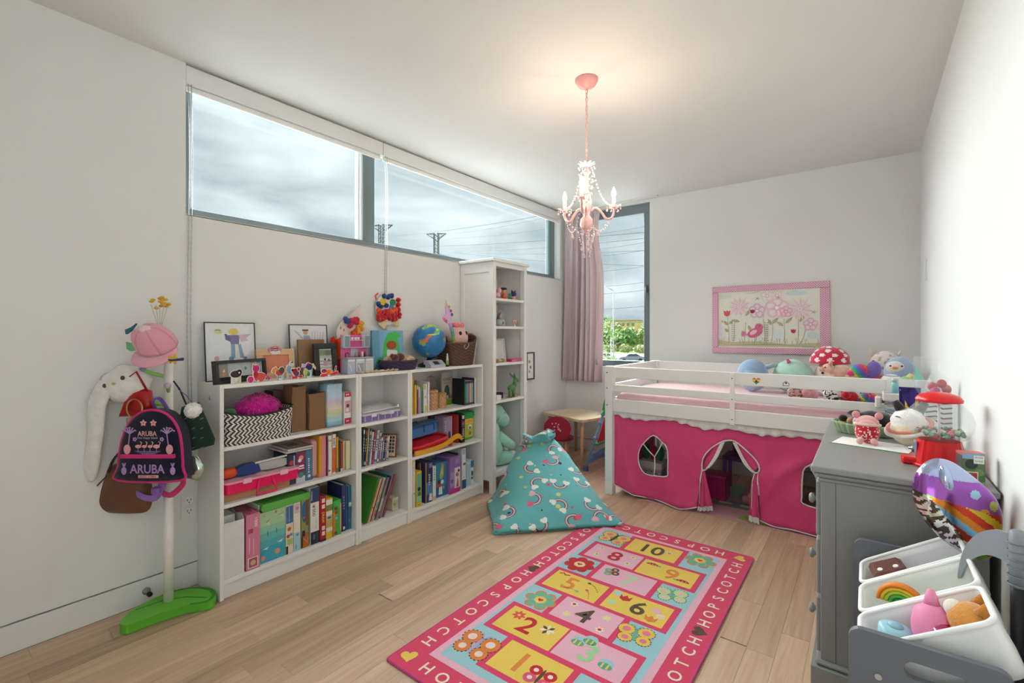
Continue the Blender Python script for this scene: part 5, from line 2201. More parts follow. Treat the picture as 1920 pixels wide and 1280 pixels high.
book('white book with a bright orange title band', 1.595, 1.621, .240, z, -2.562, .19, '#f0e4d8', [('r', .1, .05, .9, .66, '#e0632c'), ('t', '~~~~~', .5, .8, .5, '#5a4b48', -PI / 2, .2)], group=GB)
book('yellow book with dark green foot on the shelf', 1.634, 1.650, .214, z, -2.58, .15, '#e0b53a', [('r', 0, 0, 1, .12, '#7d7a6a')], group=GB)
book('thin dark green book on the middle shelf', 1.651, 1.661, .19, z, -2.58, .15, '#3d5a4c', group=GB)
book('muted red book with a white foot', 1.662, 1.680, .175, z, -2.58, .15, '#b04a4c', [('r', 0, 0, 1, .1, '#e9dcd6')], group=GB)
book('slim beige book beside the cream one', 1.681, 1.698, .18, z, -2.585, .15, '#d8cda4', group=GB)
book('thick cream book at the end of the middle shelf', 1.699, 1.732, .18, z, -2.58, .15, '#e9e5bd', [('r', .0, .0, .1, 1, '#c3bd86')], group=GB)

# ---- first bookcase, bottom shelf
z = S1[2] + .0005
loc = (-2.65, 1.038, z)
t = thing('magazine_file', 'plain white curved file holder on the bottom shelf', 'file holder', loc)
for y in (-.047, .045):
    m = M(FACE((0, y, 0), (1, 0, 0), (0, 0, 1)))
    m.prism([(-.12, 0), (.115, 0), (.115, .275), (.09, .30), (.02, .285), (-.05, .315), (-.12, .315)], -.002, 0, '#e4dedd')
    m.build('side_wall', 'card', t)
M().box(.112, .117, -.049, .047, 0, .275, '#e4dedd', b=.001).build('front_wall', 'card', t)
M().box(-.12, -.117, -.047, .045, 0, .315, '#e4dedd').build('rear_wall', 'card', t)
M().box(-.117, .112, -.047, .045, 0, .002, '#e4dedd').build('file_floor', 'card', t)
M().box(-.11, .05, -.03, .03, .0025, .29, '#f1efec').build('papers', 'paper', t)
carton('pink jigsaw puzzle box with a doll picture', 1.092, 1.162, .285, z, -2.532, .25, '#cf7490',
       [('r', 0, .0, 1, 1, '#d9849e'), ('t', '1000', .72, .84, .22, '#f3e4ea', -PI / 2, .16), ('r', .15, .66, .5, .74, '#b8486e'), ('r', .12, .03, .88, .22, '#efd9df'), ('r', .2, .045, .8, .205, '#a8605c'), ('c', .5, .12, .2, '#d3b08e'), ('r', .2, .3, .26, .58, '#eec3d0'), ('r', .5, .26, .55, .55, '#eec3d0')],
       sops=[('r', .0, .0, 1, 1, '#c96b8b'), ('c', .78, .4, .14, '#e6c3ae'), ('c', .82, .25, .12, '#4a3340'), ('r', .7, .05, .98, .12, '#dcb0bf')])
t = carton('wide teal box patterned with paper birds', 1.170, 1.306, .268, z, -2.552, .2, '#57b3bd',
           [('r', 0, .72, 1, 1, '#a9d3a8'), ('r', 0, .58, 1, .72, '#8fcbb0'), ('r', 0, .44, 1, .58, '#6fbfb8'), ('r', 0, 0, 1, .3, '#3fa8be'), ('r', .42, 0, .425, .7, '#4a9eae'),
            ('p', [(.2, .78), (.42, .85), (.32, .8), (.4, .72)], '#e6dcc0'), ('p', [(.2, .78), (.42, .85), (.38, .83), (.28, .785)], '#a85a3c'), ('p', [(.75, .86), (.98, .92), (.88, .87), (.95, .8)], '#e6dcc0'), ('p', [(.75, .86), (.98, .92), (.94, .9), (.82, .865)], '#a85a3c'),
            ('c', .62, .95, .05, '#c97a4c'), ('c', .15, .93, .05, '#d9a77c'), ('p', [(.1, .27), (.34, .3), (.26, .25)], '#e9e4da'), ('p', [(.68, .33), (.92, .37), (.84, .31)], '#e9e4da'), ('c', .12, .1, .09, '#e0967c'), ('c', .68, .15, .11, '#e0967c'), ('r', .28, .5, .32, .6, '#3d8aa0'), ('r', .62, .52, .66, .62, '#3d8aa0')])
BXS = 'boxed games on the bottom shelf of the near bookcase'
carton('slim sea life puzzle box with blue top panel', 1.308, 1.352, .27, z, -2.552, .2, '#e3d6c0', [('r', .05, .62, .95, .97, '#3f6f9e'), ('r', .4, .65, .5, .95, '#8fb8c9'), ('c', .45, .5, .25, '#c9653c'), ('c', .3, .36, .22, '#b8392f'), ('c', .7, .38, .2, '#5f86b8'), ('r', .2, .18, .9, .3, '#a9c06c'), ('r', .02, .0, .3, .16, '#4a2c38')], group=BXS)
carton('slim pale puzzle box with pink drawing on top', 1.353, 1.393, .27, z, -2.552, .2, '#e9dfd4', [('r', 0, 0, 1, .38, '#a9cfdb'), ('r', .1, .78, .9, .97, '#d6c0c6'), ('c', .5, .88, .22, '#b78ea0'), ('c', .55, .33, .18, '#7c86b8'), ('r', .2, .04, .45, .14, '#8fa4ac')], group=BXS)
carton('slim adventure puzzle box with blue oval panel', 1.397, 1.441, .275, z, -2.552, .2, '#8fa05c', [('r', .0, .0, 1, .3, '#b86a34'), ('c', .45, .74, .42, '#2f6aa8', 0, 1.4), ('r', .6, .45, .95, .98, '#7c4a34'), ('c', .35, .62, .14, '#c9652c'), ('r', .1, .24, .5, .36, '#40204c'), ('r', .02, .02, .2, .24, '#3a1f24'), ('l', [(.3, .2), (.8, .1), (.9, .2)], .06, '#e9c08a')], group=BXS)
carton('white thousand piece puzzle box with navy end', 1.452, 1.507, .325, z, -2.552, .2, '#e9e6e0', [('r', 0, .74, 1, 1, '#2f4470'), ('r', .1, .78, .17, .95, '#c9d3e0'), ('t', '1000', .38, .58, .32, '#4a4a52', -PI / 2, .16), ('p', [(.2, .68), (.5, .70), (.42, .66), (.55, .64)], '#4a4a52'), ('l', [(.6, .42), (.66, .36), (.58, .3), (.7, .26)], .03, '#8a8a90'), ('r', .02, .0, .98, .22, '#262c40'), ('r', .3, .08, .5, .18, '#5b6f8c'), ('r', .7, .04, .85, .2, '#3d4b64')], group=BXS)
carton('red game box with yellow lettering', 1.508, 1.546, .262, z, -2.545, .2, '#b31f28', [('t', 'DRAW', .5, .53, .42, '#f2d66a', -PI / 2, .24), ('r', .28, .86, .8, .95, '#e9e0dc'), ('r', .28, .73, .8, .82, '#e9e0dc'), ('r', .28, .25, .8, .34, '#e9e0dc'), ('r', .28, .13, .8, .22, '#e9e0dc'), ('r', .0, .0, 1, .05, '#2a2a50')], top='#25305c', group=BXS)
carton('yellow game box with three white panels', 1.548, 1.590, .238, z, -2.55, .2, '#d9b52c', [('r', .0, .84, 1, .97, '#e9e5da'), ('r', .0, .70, 1, .84, '#7a8f4a'), ('r', .0, .58, 1, .68, '#e9e5da'), ('r', .0, .46, 1, .58, '#a9c0a0'), ('r', .0, .30, 1, .44, '#c9a56a'), ('r', .0, .18, 1, .28, '#e9e5da'), ('c', .5, .52, .3, '#8a4a3c', 0, .15)], group=BXS)
carton('bright green shaped game box with a fruit picture', 1.594, 1.652, .21, z, -2.553, .14, '#48b04e', [('r', .0, .0, .3, .7, '#c9862f'), ('c', .35, .78, .2, '#8a3f34'), ('c', .4, .66, .18, '#a8382f'), ('c', .42, .5, .16, '#7fc0d6'), ('c', .32, .08, .2, '#6d4a58'), ('r', .85, .1, 1, .9, '#e9a58a')], group=BXS)
book('tall grey art book standing behind the green box', 1.60, 1.655, .30, z, -2.71, .08, '#8d8a80', [('r', .1, .3, .9, .9, '#5a4a3c')], group='books on the bottom shelf of the near bookcase')
book('navy blue hardback with white foot label', 1.666, 1.696, .285, z, -2.572, .2, '#2e3f78', [('t', '~~~~~', .5, .6, .4, '#7f8fb8', -PI / 2, .3), ('r', .3, .04, .75, .1, '#e6e6ee')], group='books on the bottom shelf of the near bookcase')
book('medium blue hardback between navy book and diary', 1.697, 1.708, .275, z, -2.575, .19, '#3f6c94', group='books on the bottom shelf of the near bookcase')
t = book('blue diary with a pale clasp at the shelf end', 1.709, 1.733, .27, z, -2.572, .19, '#3a719c', [('c', .5, .2, .2, '#6f9fc0')], group='books on the bottom shelf of the near bookcase')
M().box(.19, .197, -.010, .014, .14, .168, '#a9c9d3', b=.003).build('clasp', 'leather', t)
loc = (-2.66, 1.31, z + .272)
t = thing('ring_binder', 'bright green ring binder lying across the game boxes', 'binder', loc)
m = M(FACE((-.12, 0, 0), (0, 1, 0), (0, 0, 1)))
m.prism(rrect(-.135, 0, .135, .040, .014, 5), .0, .235, '#63b653')
m.build('binder_cover', 'plastic', t)
m = M()
m.box(-.11, .09, -.138, -.133, .006, .034, '#e9e6e0')
m.build('binder_pages', 'paper', t)

# ---- narrow bookcase
z = S2[0] + .0005
loc = (-2.66, 1.962, z)
t = thing('lidded_tray', 'purple craft tray with a white divided lid', 'tray', loc)
M().prism(rrect(-.10, -.155, .10, .155, .02, 4), 0, .040, '#8a72ad').build('tray_base', 'plastic', t)
M().prism(rrect(-.103, -.158, .103, .158, .02, 4), .040, .050, '#d6d3dc').build('tray_lid', 'plastic', t)
for k in range(6):
    M().box(.0995, .1025, -.14 + k * .052, -.134 + k * .052, .004, .038, '#c9c3d6').build('divider', 'plastic', t)
M().box(.098, .109, -.09, -.05, .028, .052, '#e6e3ea', b=.003).build('latch', 'plastic', t)
M().box(.098, .109, .05, .09, .028, .052, '#e6e3ea', b=.003).build('latch', 'plastic', t)
M().tube([(.10, -.03, .045), (.118, -.02, .040), (.118, .05, .040), (.10, .06, .045)], .005, '#e6e3ea', n=6).build('handle', 'plastic', t)
loc = (-2.67, 1.962, z + .0505)
t = thing('zip_bag', 'puffy clear zip bag lying on the purple tray', 'bag', loc)
m = M()
pillow(m, rrect(-.10, -.155, .09, .155, .05, 6), .052, '#dcdcdc', n=8, squash=.0)
m.T = TR(0, 0, .0)
m.build('film', 'thin_film', t)
m = M(TR(0, 0, .001))
pillow(m, rrect(-.085, -.13, .075, .13, .05, 6), .036, '#c9cbcc', n=6, squash=0)
m.build('contents', 'fabric', t)
M().tube([(.088, -.14, .008), (.098, 0, .012), (.085, .15, .018)], .004, '#eeeeee', n=6).build('zip_seal', 'plastic', t)
M().box(.078, .094, .138, .152, .012, .03, '#f2f2f0', b=.003).build('zip_slider', 'plastic', t)

z = S2[1] + .0005
GP = 'paperbacks leaning on the narrow bookcase'
PB_ = [(1.781, 1.791, .21, '#b83a6a', 'pink paperback against the panel', 0), (1.794, 1.806, .245, '#3d7a72', 'teal paperback', .05), (1.808, 1.819, .235, '#3b3566', 'dark indigo paperback', .07), (1.821, 1.832, .238, '#d9b83c', 'yellow topped paperback', .09), (1.834, 1.846, .228, '#4f6fa0', 'denim blue paperback', .10), (1.848, 1.862, .21, '#e0dcd6', 'white and brown paperback', .12), (1.864, 1.880, .212, '#8a3f6c', 'plum paperback', .13), (1.882, 1.904, .214, '#cfcfcf', 'silver grey patterned paperback', .14),
       (1.906, 1.920, .205, '#6f86b8', 'periwinkle paperback', .14), (1.922, 1.938, .165, '#c98a9c', 'rose patterned paperback', .13), (1.940, 1.955, .170, '#5aa0a0', 'sea green paperback', .12), (1.957, 1.968, .160, '#343a5c', 'dark navy paperback', .12), (1.970, 1.981, .156, '#a98ac0', 'lilac paperback', .12), (1.983, 1.997, .160, '#e6e0d6', 'white paperback with a brick top', .11)]
for i, (a, b, h_, c, lb, tl) in enumerate(PB_):
    ops = [('t', '~~~~~', .5, .55, .5, '#f0ece4' if i not in (5, 7, 13) else '#4a4048', -PI / 2, .38), ('r', .05, .85, .95, .95, ['#e9c75a', '#efe9e2', '#c94a5c', '#7fb0c0'][i % 4]), ('r', .05, .04, .95, .12, ['#c0556c', '#5a86a0', '#e3dccf'][i % 3])]
    book('%s, %s in the leaning row' % (lb, ORD[i]), a + .018, b + .018, h_, z, -2.572, .13, c, ops, tilt=tl, group=GP)
carton('brown framed picture game leaning at the row end', 2.035, 2.052, .155, z, -2.572, .11, '#8a5340', [], tilt=.16, name='picture_game',
       sops=[('r', .06, .05, .94, .95, '#d9cdbd')] + [('r', .12 + .2 * a, .2 + .15 * b, .27 + .2 * a, .31 + .15 * b, '#4f4640') for a in range(4) for b in range(5)], rz=.45)

z = S2[2] + .0005
GL = 'large books leaning in the narrow bookcase'
LB = [(1.800, 1.812, .285, '#3f8f35', 'grass green large book', [('r', .3, .0, 1, 1, '#3a8a30')]), (1.822, 1.832, .270, '#d9a45c', 'tan large book', ()), (1.834, 1.846, .272, '#e4dfd2', 'off-white large book', [('r', 0, .3, 1, .34, '#b85a4c')]), (1.848, 1.858, .268, '#b5454c', 'red striped large book', [('r', 0, 0, .5, 1, '#e6ddd0')]), (1.860, 1.872, .275, '#dfd6b8', 'patchwork patterned large book', [('r', 0, .1, 1, .25, '#c96b6b'), ('r', 0, .3, 1, .42, '#7fae9c'), ('r', 0, .5, 1, .6, '#d9b55a')]), (1.874, 1.884, .285, '#2f7a52', 'dark green edged large book', ()),
      (1.886, 1.900, .270, '#a88a9a', 'mauve speckled large book', [('r', 0, .2, 1, .5, '#d6c3c9')]), (1.902, 1.924, .272, '#2c2a40', 'thick black patterned large book', [('r', 0, 0, 1, .55, '#5f5560'), ('r', .2, .06, .8, .5, '#8a7c80')]), (1.926, 1.938, .290, '#8fb0c6', 'pale blue large book', ()), (1.940, 1.950, .280, '#b8505a', 'coral red large book at the top of the lean', ())]
for i, (a, b, h_, c, lb, ops) in enumerate(LB):
    book('%s, %s in the slanting stack' % (lb, ORD[i]), a - .0 + .022, b + .022, h_, z, -2.56 - .004 * (i % 3), .19, c, ops, tilt=.36, group=GL, name='large_book')
carton('small pale picture cube box behind the slanting books', 2.073, 2.128, .085, z, -2.60, .08, '#d3d2b4', [('r', .1, .2, .9, .8, '#b9bf96'), ('c', .4, .5, .2, '#8fa07a')])

# ---- third bookcase, top shelf
z = S3[0] + .0005
GT = 'books on the top shelf of the far bookcase'
YS = [(2.205, 2.235, .272, '#d3ac3c', 'tall thick yellow book against the panel', [('r', .0, 0, .3, 1, '#b9a446'), ('r', .55, 0, .6, 1, '#a8862c')]), (2.240, 2.262, .242, '#e6c23c', 'lemon yellow book on the top shelf', [('r', 0, .86, 1, 1, '#4a5a3a')]), (2.264, 2.276, .204, '#7a4a86', 'slim purple book on the top shelf', [('r', 0, .85, 1, 1, '#e0d0dc')]), (2.278, 2.292, .192, '#d8a9b4', 'slim pink book on the top shelf', [('r', 0, .6, 1, 1, '#e6dcd6')]), (2.294, 2.306, .176, '#a9bfd3', 'slim powder blue book on the top shelf', ()), (2.308, 2.322, .160, '#5f8a6c', 'short green book on the top shelf', [('r', 0, .0, 1, .06, '#2f3f38')]),
      (2.324, 2.364, .207, '#dfe3da', 'white and lime patterned thick book', [('r', .1, .8, .6, .98, '#c3cc4a'), ('r', .4, .04, .9, .24, '#c9d04c'), ('c', .5, .55, .2, '#9fb0b8'), ('r', .8, .3, 1, 1, '#a9c0d3')]), (2.366, 2.386, .220, '#e9e2e2', 'plain white book at the row end', [('r', .6, .0, 1, .35, '#e0c3d0')])]
for i, (a, b, h_, c, lb, ops) in enumerate(YS):
    book(lb, a, b, h_, z, -2.565, .16, c, ops, group=GT)


def rattan(label, y, x, r_, h_):
    loc = (x, y, z)
    t = thing('rattan_pot', label, 'basket', loc, group='small rattan baskets on the top shelf')
    cols = lambda u, v: ['#c69a6c', '#b5875a', '#d3aa7e'][(int(u * 36) + int(v * 14)) % 3]
    m = M()
    m.grid(lambda u, v: ((r_ + .0025 * math.sin(u * 2 * PI * 18 + int(v * 14) * PI)) * math.cos(2 * PI * u), (r_ + .0025 * math.sin(u * 2 * PI * 18 + int(v * 14) * PI)) * math.sin(2 * PI * u), h_ * .86 * v), 72, 14, cols, closed_u=True)
    m.build('basket_wall', 'wicker', t)
    m = M()
    m.lathe([(0, h_), (r_ * .9, h_), (r_ * 1.04, h_ * .97), (r_ * 1.04, h_ * .86), (0, h_ * .86)], '#c09468', 30)
    m.build('lid', 'wicker', t)
    M().prism(circ(0, 0, r_ * .98, n=24), 0, .003, '#b5875a').build('basket_floor', 'wicker', t)


rattan('taller round lidded rattan basket on the top shelf', 2.475, -2.64, .048, .145)
rattan('shorter round lidded rattan basket on the top shelf', 2.575, -2.645, .043, .115)
loc = (-2.742, 2.56, z)
t = thing('wire_cage', 'copper wire birdcage ornament behind the rattan baskets', 'ornament', loc)
m = M()
for k in range(10):
    a = 2 * PI * k / 10
    ca, sa = math.cos(a), math.sin(a)
    m.tube([(.04 * ca, .058 * sa, 0.002), (.04 * ca, .058 * sa, .14), (.037 * ca, .053 * sa, .19), (.024 * ca, .034 * sa, .228), (0, 0, .245)], .0014, '#b98a72', n=4)
for zz in (.002, .14):
    m.tube([(.04 * math.cos(a), .058 * math.sin(a), zz) for a in [2 * PI * i / 20 for i in range(20)]], .002, '#b98a72', n=4, closed=True)
m.build('cage_wire', 'metal', t)
M().prism(circ(0, 0, .04, n=18), 0, .004, '#b98a72').build('cage_base', 'metal', t)
loc = (-2.69, 2.70, z)
t = thing('picture_book', 'grey alphabet picture book with a green tree cover facing out', 'book', loc, rz=.30)
M().box(-.012, .0, -.095, .085, 0, .262, '#b3a79a', b=.001).build('cover', 'print', t)
M().box(-.010, -.002, .083, .087, .003, .258, '#c9ab86').build('pages', 'paper', t)
m = M(FACE((.0004, -.095, 0), (0, 1, 0), (0, 0, 1)))
deco(m, .18, .262, [('r', 0, 0, 1, 1, '#b8ab9e'), ('t', 'ALPHABET', .47, .80, .14, '#4d4744', 0, .56), ('t', '~~~~~~~~~', .47, .69, .05, '#77706a', 0, .5), ('c', .42, .46, .24, '#2f5a48'), ('l', [(.52, .5), (.62, .35), (.66, .2)], .12, '#25463a'), ('p', [(.35, .0), (1, .0), (1, .13), (.75, .17), (.5, .2), (.36, .28)], '#6c9c2c'), ('c', .84, .23, .1, '#8f6a44'), ('c', .8, .31, .03, '#a87a52'), ('c', .88, .31, .03, '#a87a52')])
m.build('cover_print', 'print', t)
loc = (-2.66, 2.835, z)
CDS = [('#23232a', 'black tipped disc case, first in the row', .014), ('#2f8f5c', 'emerald green disc case', .014), ('#58b0a8', 'turquoise disc case', .012), ('#6f9fd0', 'sky blue disc case', .012), ('#a86a86', 'dusky mauve disc case', .010), ('#e08a64', 'salmon orange disc case', .013), ('#e3cf96', 'straw coloured disc case', .011), ('#4fa08a', 'jade green disc case', .010), ('#a3c6e0', 'ice blue disc case', .010), ('#3b2c52', 'dark violet disc case', .014), ('#d9d6cc', 'ivory white disc case', .018)]
y = 2.762
for i, (c, lb, w_) in enumerate(CDS):
    carton(lb + ' on the top shelf', y, y + w_, .190 + (.02 if i in (0, 9, 10) else 0), z, -2.572, .13, c, [('r', 0, .9, 1, 1, '#20242c'), ('r', 0, 0, 1, .08, '#20242c')] if i < 10 else [], name='disc_case', cat='disc case', group='disc cases on the top shelf')
    y += w_ + .0006

# ---- third bookcase, middle shelf
z = S3[1] + .0005
loc = (-2.66, 2.36, z)
t = thing('slide_rail_toy', 'red and yellow plastic slide toy jutting off the shelf', 'toy', loc)
m = M(FACE((.127, -.14, 0), (0, 1, 0), (0, 0, 1)))
prof = [(.0, .0), (.12, .0), (.24, .006), (.33, .022), (.40, .048), (.445, .052), (.475, .03), (.485, .0)]
pp = [tuple(p) for p in smooth_path([(x, y_ + .036) for x, y_ in prof], 4)]
lo = [tuple(p) for p in smooth_path([(x, max(0.0, y_ - .0)) for x, y_ in prof[:-1]], 4)]
m.prism(lo + pp[::-1], -.012, .0, '#e5a534')
m.build('yellow_rail', 'plastic', t)
m = M()
m.T = TR(.035, .06, .046, rx=.09)
m.prism(rrect(-.12, -.20, .085, .17, .08, 8), .0, .014, '#cf1e28')
m.prism(rrect(-.11, -.185, .07, .12, .075, 8), .014, .030, '#d6232d')
m.build('red_deck', 'plastic', t)
m = M()
m.T = TR(.035, .06, .046, rx=.09)
m.tube([tuple(list(p) + [.022]) for p in rrect(-.12, -.20, .085, .17, .08, 8)], .010, '#e0303a', n=8, closed=True)
m.build('red_rim', 'plastic', t)
for y in (-.10, .10, .24):
    M().box(-.08, .10, y, y + .02, 0, .044, '#4a5a2c' if y < 0 else '#c33038', b=.003).build('support', 'plastic', t)
loc = (-2.69, 2.375, z + .098)
t = thing('tool_case', 'blue plastic tool case standing behind the red slide toy', 'case', loc, rx=.05)
m = M()
m.box(-.05, .05, -.17, .17, 0, .078, '#4d7fb8', b=.008)
m.build('case_base', 'plastic', t)
M().box(-.053, .053, -.173, .173, .079, .094, '#3c6c9f', b=.006).build('case_lid', 'plastic', t)
for y in (-.10, .02, .12):
    M().box(.050, .058, y, y + .012, .03, .088, '#33608f', b=.002).build('clip', 'plastic', t)
M().tube([(0, -.05, .092), (.0, -.045, .108), (.0, .0, .110), (0, .005, .092)], .005, '#33608f', n=6).build('handle', 'plastic', t)
carton('dark photo puzzle box at the back of the shelf', 2.575, 2.72, .225, z, -2.755, .035, '#4a4a52', [('r', .0, .3, .2, 1, '#4f6f8c'), ('c', .55, .58, .22, '#9a7f78'), ('c', .55, .62, .14, '#5a3f3c'), ('r', 0, 0, 1, .25, '#6f7684')])
carton('lilac boxed toy with a dark oval window', 2.60, 2.690, .212, z, -2.635, .11, '#b7a3bd', [('r', .02, .02, .3, .98, '#8f9ab5'), ('c', .68, .32, .16, '#3d4a68', 0, .34), ('t', '~~~~~', .2, .65, .13, '#e3dae6', -PI / 2, .4), ('r', .92, 0, 1, 1, '#e0d8e4')])
carton('red spined game box between lilac and black boxes', 2.700, 2.716, .222, z, -2.585, .15, '#a8342f')
carton('black puzzle box with white lettering', 2.722, 2.762, .222, z, -2.562, .16, '#1d1b20', [('t', '100', .5, .26, .45, '#f0f0f0', PI / 2, .24), ('r', .1, .55, .9, .78, '#6d4a7c'), ('c', .5, .68, .3, '#b85a86'), ('r', .2, .85, .8, .97, '#e6dcdc'), ('t', '~~~', .5, .46, .4, '#f0f0f0', PI / 2, .12)])
loc = (-2.66, 2.852, z)
t = thing('toy_bucket', 'green lidded plastic bucket with a yellow label', 'bucket', loc)
m = M()
m.grid(lambda u, v: ((lambda p: (p[0] * (.9 + .1 * v), p[1] * (.9 + .1 * v), .19 * v))(rrect(-.062, -.062, .062, .062, .018, 5)[int(u * 24) % 24])), 24, 4, '#3fa64c', closed_u=True, smooth=False)
m.add([(a, b, 0) for a, b in rrect(-.056, -.056, .056, .056, .016, 5)], [tuple(range(24))], '#3fa64c')
m.build('bucket_body', 'plastic', t)
m = M()
m.prism(rrect(-.070, -.068, .070, .068, .02, 5), .188, .214, '#2fa352')
m.prism(rrect(-.058, -.056, .058, .056, .02, 5), .214, .224, '#2fa352')
m.build('lid', 'plastic', t)
m = M(FACE((.0565, -.05, .02), (0, 1, 0), (.04, 0, 1)))
deco(m, .1, .15, [('r', 0, 0, 1, 1, '#e3c44a'), ('r', .06, .04, .94, .72, '#9fbf5a'), ('c', .6, .55, .22, '#e9e2d0'), ('c', .62, .5, .12, '#7a6a5a'), ('c', .3, .25, .16, '#d9a53c'), ('c', .65, .2, .14, '#8a6a2c'), ('r', .1, .8, .9, .95, '#e0a53c')])
m.build('label', 'print', t)

# ---- third bookcase, bottom shelf
z = S3[2] + .0005
GZ3 = 'boxes on the bottom shelf of the far bookcase'
carton('tall cream activity box against the divider panel', 2.196, 2.238, .338, z, -2.552, .18, '#ddd6c6', [('r', .0, .0, .45, 1, '#cfc9ba'), ('c', .6, .85, .12, '#b8a0b0'), ('c', .75, .3, .14, '#a86a5c'), ('r', .1, .02, .35, .3, '#6f9a8c'), ('c', .25, .55, .12, '#8aa07c')], group=GZ3)
carton('small yellow framed bug game box', 2.241, 2.292, .25, z, -2.545, .12, '#d9bd2c', [('r', .1, .12, .92, .94, '#6fae94'), ('c', .5, .5, .28, '#2a2a2c'), ('c', .55, .36, .3, '#5a7a4c'), ('r', .12, .14, .9, .3, '#8fc9b0'), ('t', '~~~~', .5, .06, .2, '#7a6a1c', 0)], group=GZ3)
carton('black and gold tall game box', 2.296, 2.330, .29, z, -2.60, .16, '#2b2724', [('r', .8, 0, 1, 1, '#d99a3c'), ('r', .1, .7, .6, .95, '#4a3f5c')], group=GZ3)
carton('dark blue game box with an orange edge', 2.333, 2.402, .293, z, -2.552, .2, '#35427c', [('r', .0, .0, .12, 1, '#d99a3c'), ('r', .12, .5, 1, 1, '#2f3060'), ('r', .12, .2, 1, .5, '#4a7fb5'), ('c', .6, .62, .2, '#5f6fb0'), ('t', '~~~~~', .55, .55, .28, '#c9cfa0', -PI / 2, .3), ('p', [(.45, .05), (.95, .03), (.9, .2), (.6, .22)], '#e9e6e0'), ('r', .5, .85, .95, .97, '#8a7fb0')], group=GZ3)
carton('slim white box with green lettering', 2.405, 2.438, .252, z, -2.552, .2, '#dfe3de', [('t', '~~~~~~~', .5, .75, .4, '#4f9a6c', -PI / 2, .36), ('r', .1, .0, .9, .12, '#e0b5a6')], group=GZ3)
carton('square blue puzzle box with a yellow lantern picture', 2.452, 2.570, .258, z, -2.572, .1, '#3f7fa6', [('r', .0, .0, 1, .3, '#2f6a9c'), ('p', [(.35, .6), (.55, .95), (.7, .95), (.68, .6)], '#d6c552'), ('c', .5, .58, .16, '#a9b86a'), ('p', [(.5, .75), (.6, .97), (.7, .95)], '#cf7a4c'), ('c', .3, .38, .2, '#b8473c'), ('c', .3, .44, .13, '#3b2c2a'), ('c', .58, .42, .14, '#e0e6e6'), ('p', [(.25, .08), (.6, .06), (.55, .3), (.3, .28)], '#d3e0df'), ('c', .68, .24, .1, '#d08a6c')], group=GZ3)
carton('purple doll box with a pink foot', 2.574, 2.690, .275, z, -2.545, .16, '#8f6aad', [('r', .0, .0, 1, .13, '#c9327c'), ('r', .45, .13, 1, .7, '#e3d3da'), ('c', .7, .5, .14, '#a8714c'), ('p', [(.6, .15), (.85, .15), (.75, .45)], '#b84a4c'), ('c', .85, .6, .1, '#3b2a30'), ('r', .05, .2, .42, .6, '#a98fbf'), ('c', .2, .35, .14, '#77607f'), ('r', .5, .8, .98, .95, '#a482c2')], group=GZ3)
book('green and black hardback behind the purple box', 2.700, 2.722, .282, z, -2.60, .18, '#25362c', [('r', 0, .8, 1, .95, '#3f8a5c')], group='books on the bottom shelf of the far bookcase')
carton('tall slim white box with a navy base band', 2.726, 2.772, .318, z, -2.56, .18, '#e3e2e6', [('r', 0, 0, 1, .22, '#2f4f80'), ('r', .1, .85, .9, .97, '#b9b5cc'), ('r', .3, .58, .9, .64, '#7a6a70'), ('t', '~~~', .5, .28, .2, '#8a8a92', 0)], group=GZ3)
carton('pale blue beauty box with a dark portrait', 2.790, 2.870, .20, z, -2.565, .12, '#cfe0e6', [('r', .0, .02, .55, .9, '#a9cbd6'), ('r', .55, .72, 1, 1, '#3f75ac'), ('c', .76, .48, .15, '#5a3f40', 0, .3), ('r', .6, .25, .9, .34, '#8a4a48')], group=GZ3)
# ================================================================== on top of the low bookcases
ZT = 1.0605


def pic_frame(label, loc, rz, w_, h, lean, fw, fd, fcol, art, mat_='plastic', inner='#e6e8e8', name='framed_picture', cat='picture', group=None, glass=False):
    t = thing(name, label, cat, loc, rz, group, ry=-lean)
    T0 = FACE((0, -w_ / 2, 0), (0, 1, 0), (0, 0, 1))
    m = M(T0)
    for a in ((0, w_, 0, fw), (0, w_, h - fw, h), (0, fw, fw, h - fw), (w_ - fw, w_, fw, h - fw)):
        m.box(a[0], a[1], a[2], a[3], -fd, 0, fcol, b=.001)
    m.build('frame', mat_, t)
    M(T0).box(fw * .8, w_ - fw * .8, fw * .8, h - fw * .8, -fd + .001, -fd * .55, inner).build('backing', 'card', t)
    m = M(FACE((-fd * .55, -w_ / 2, 0), (0, 1, 0), (0, 0, 1)))
    deco(m, w_, h, art)
    m.build('printed_sheet', 'paper', t)
    return t


pic_frame('large thin black frame with a caped figure drawing', (-2.745, 1.115, ZT), 0, .257, .315, .085, .005, .008, '#2b2b2e',
          [('r', .02, .02, .98, .98, '#e9eced'), ('c', .26, .84, .08, '#dcd69a', 0, .05), ('l', [(.2, .86), (.25, .87), (.31, .86)], .015, '#6a6a52'), ('c', .56, .84, .1, '#e3cd72', 0, .07), ('p', [(.45, .78), (.68, .78), (.66, .62), (.5, .62)], '#8a84ad'), ('p', [(.38, .8), (.42, .8), (.5, .72), (.5, .66), (.4, .7)], '#77739c'), ('p', [(.66, .78), (.92, .8), (.8, .72), (.86, .68), (.7, .66)], '#d9bfcc'), ('p', [(.5, .62), (.58, .62), (.58, .38), (.5, .38)], '#8fadcb'), ('p', [(.64, .62), (.7, .62), (.76, .38), (.68, .38)], '#8fadcb'), ('c', .5, .37, .05, '#7f9dbb'), ('c', .78, .37, .04, '#7f9dbb'), ('c', .22, .38, .05, '#e0a5a8')], group='framed drawings leaning on the wall')
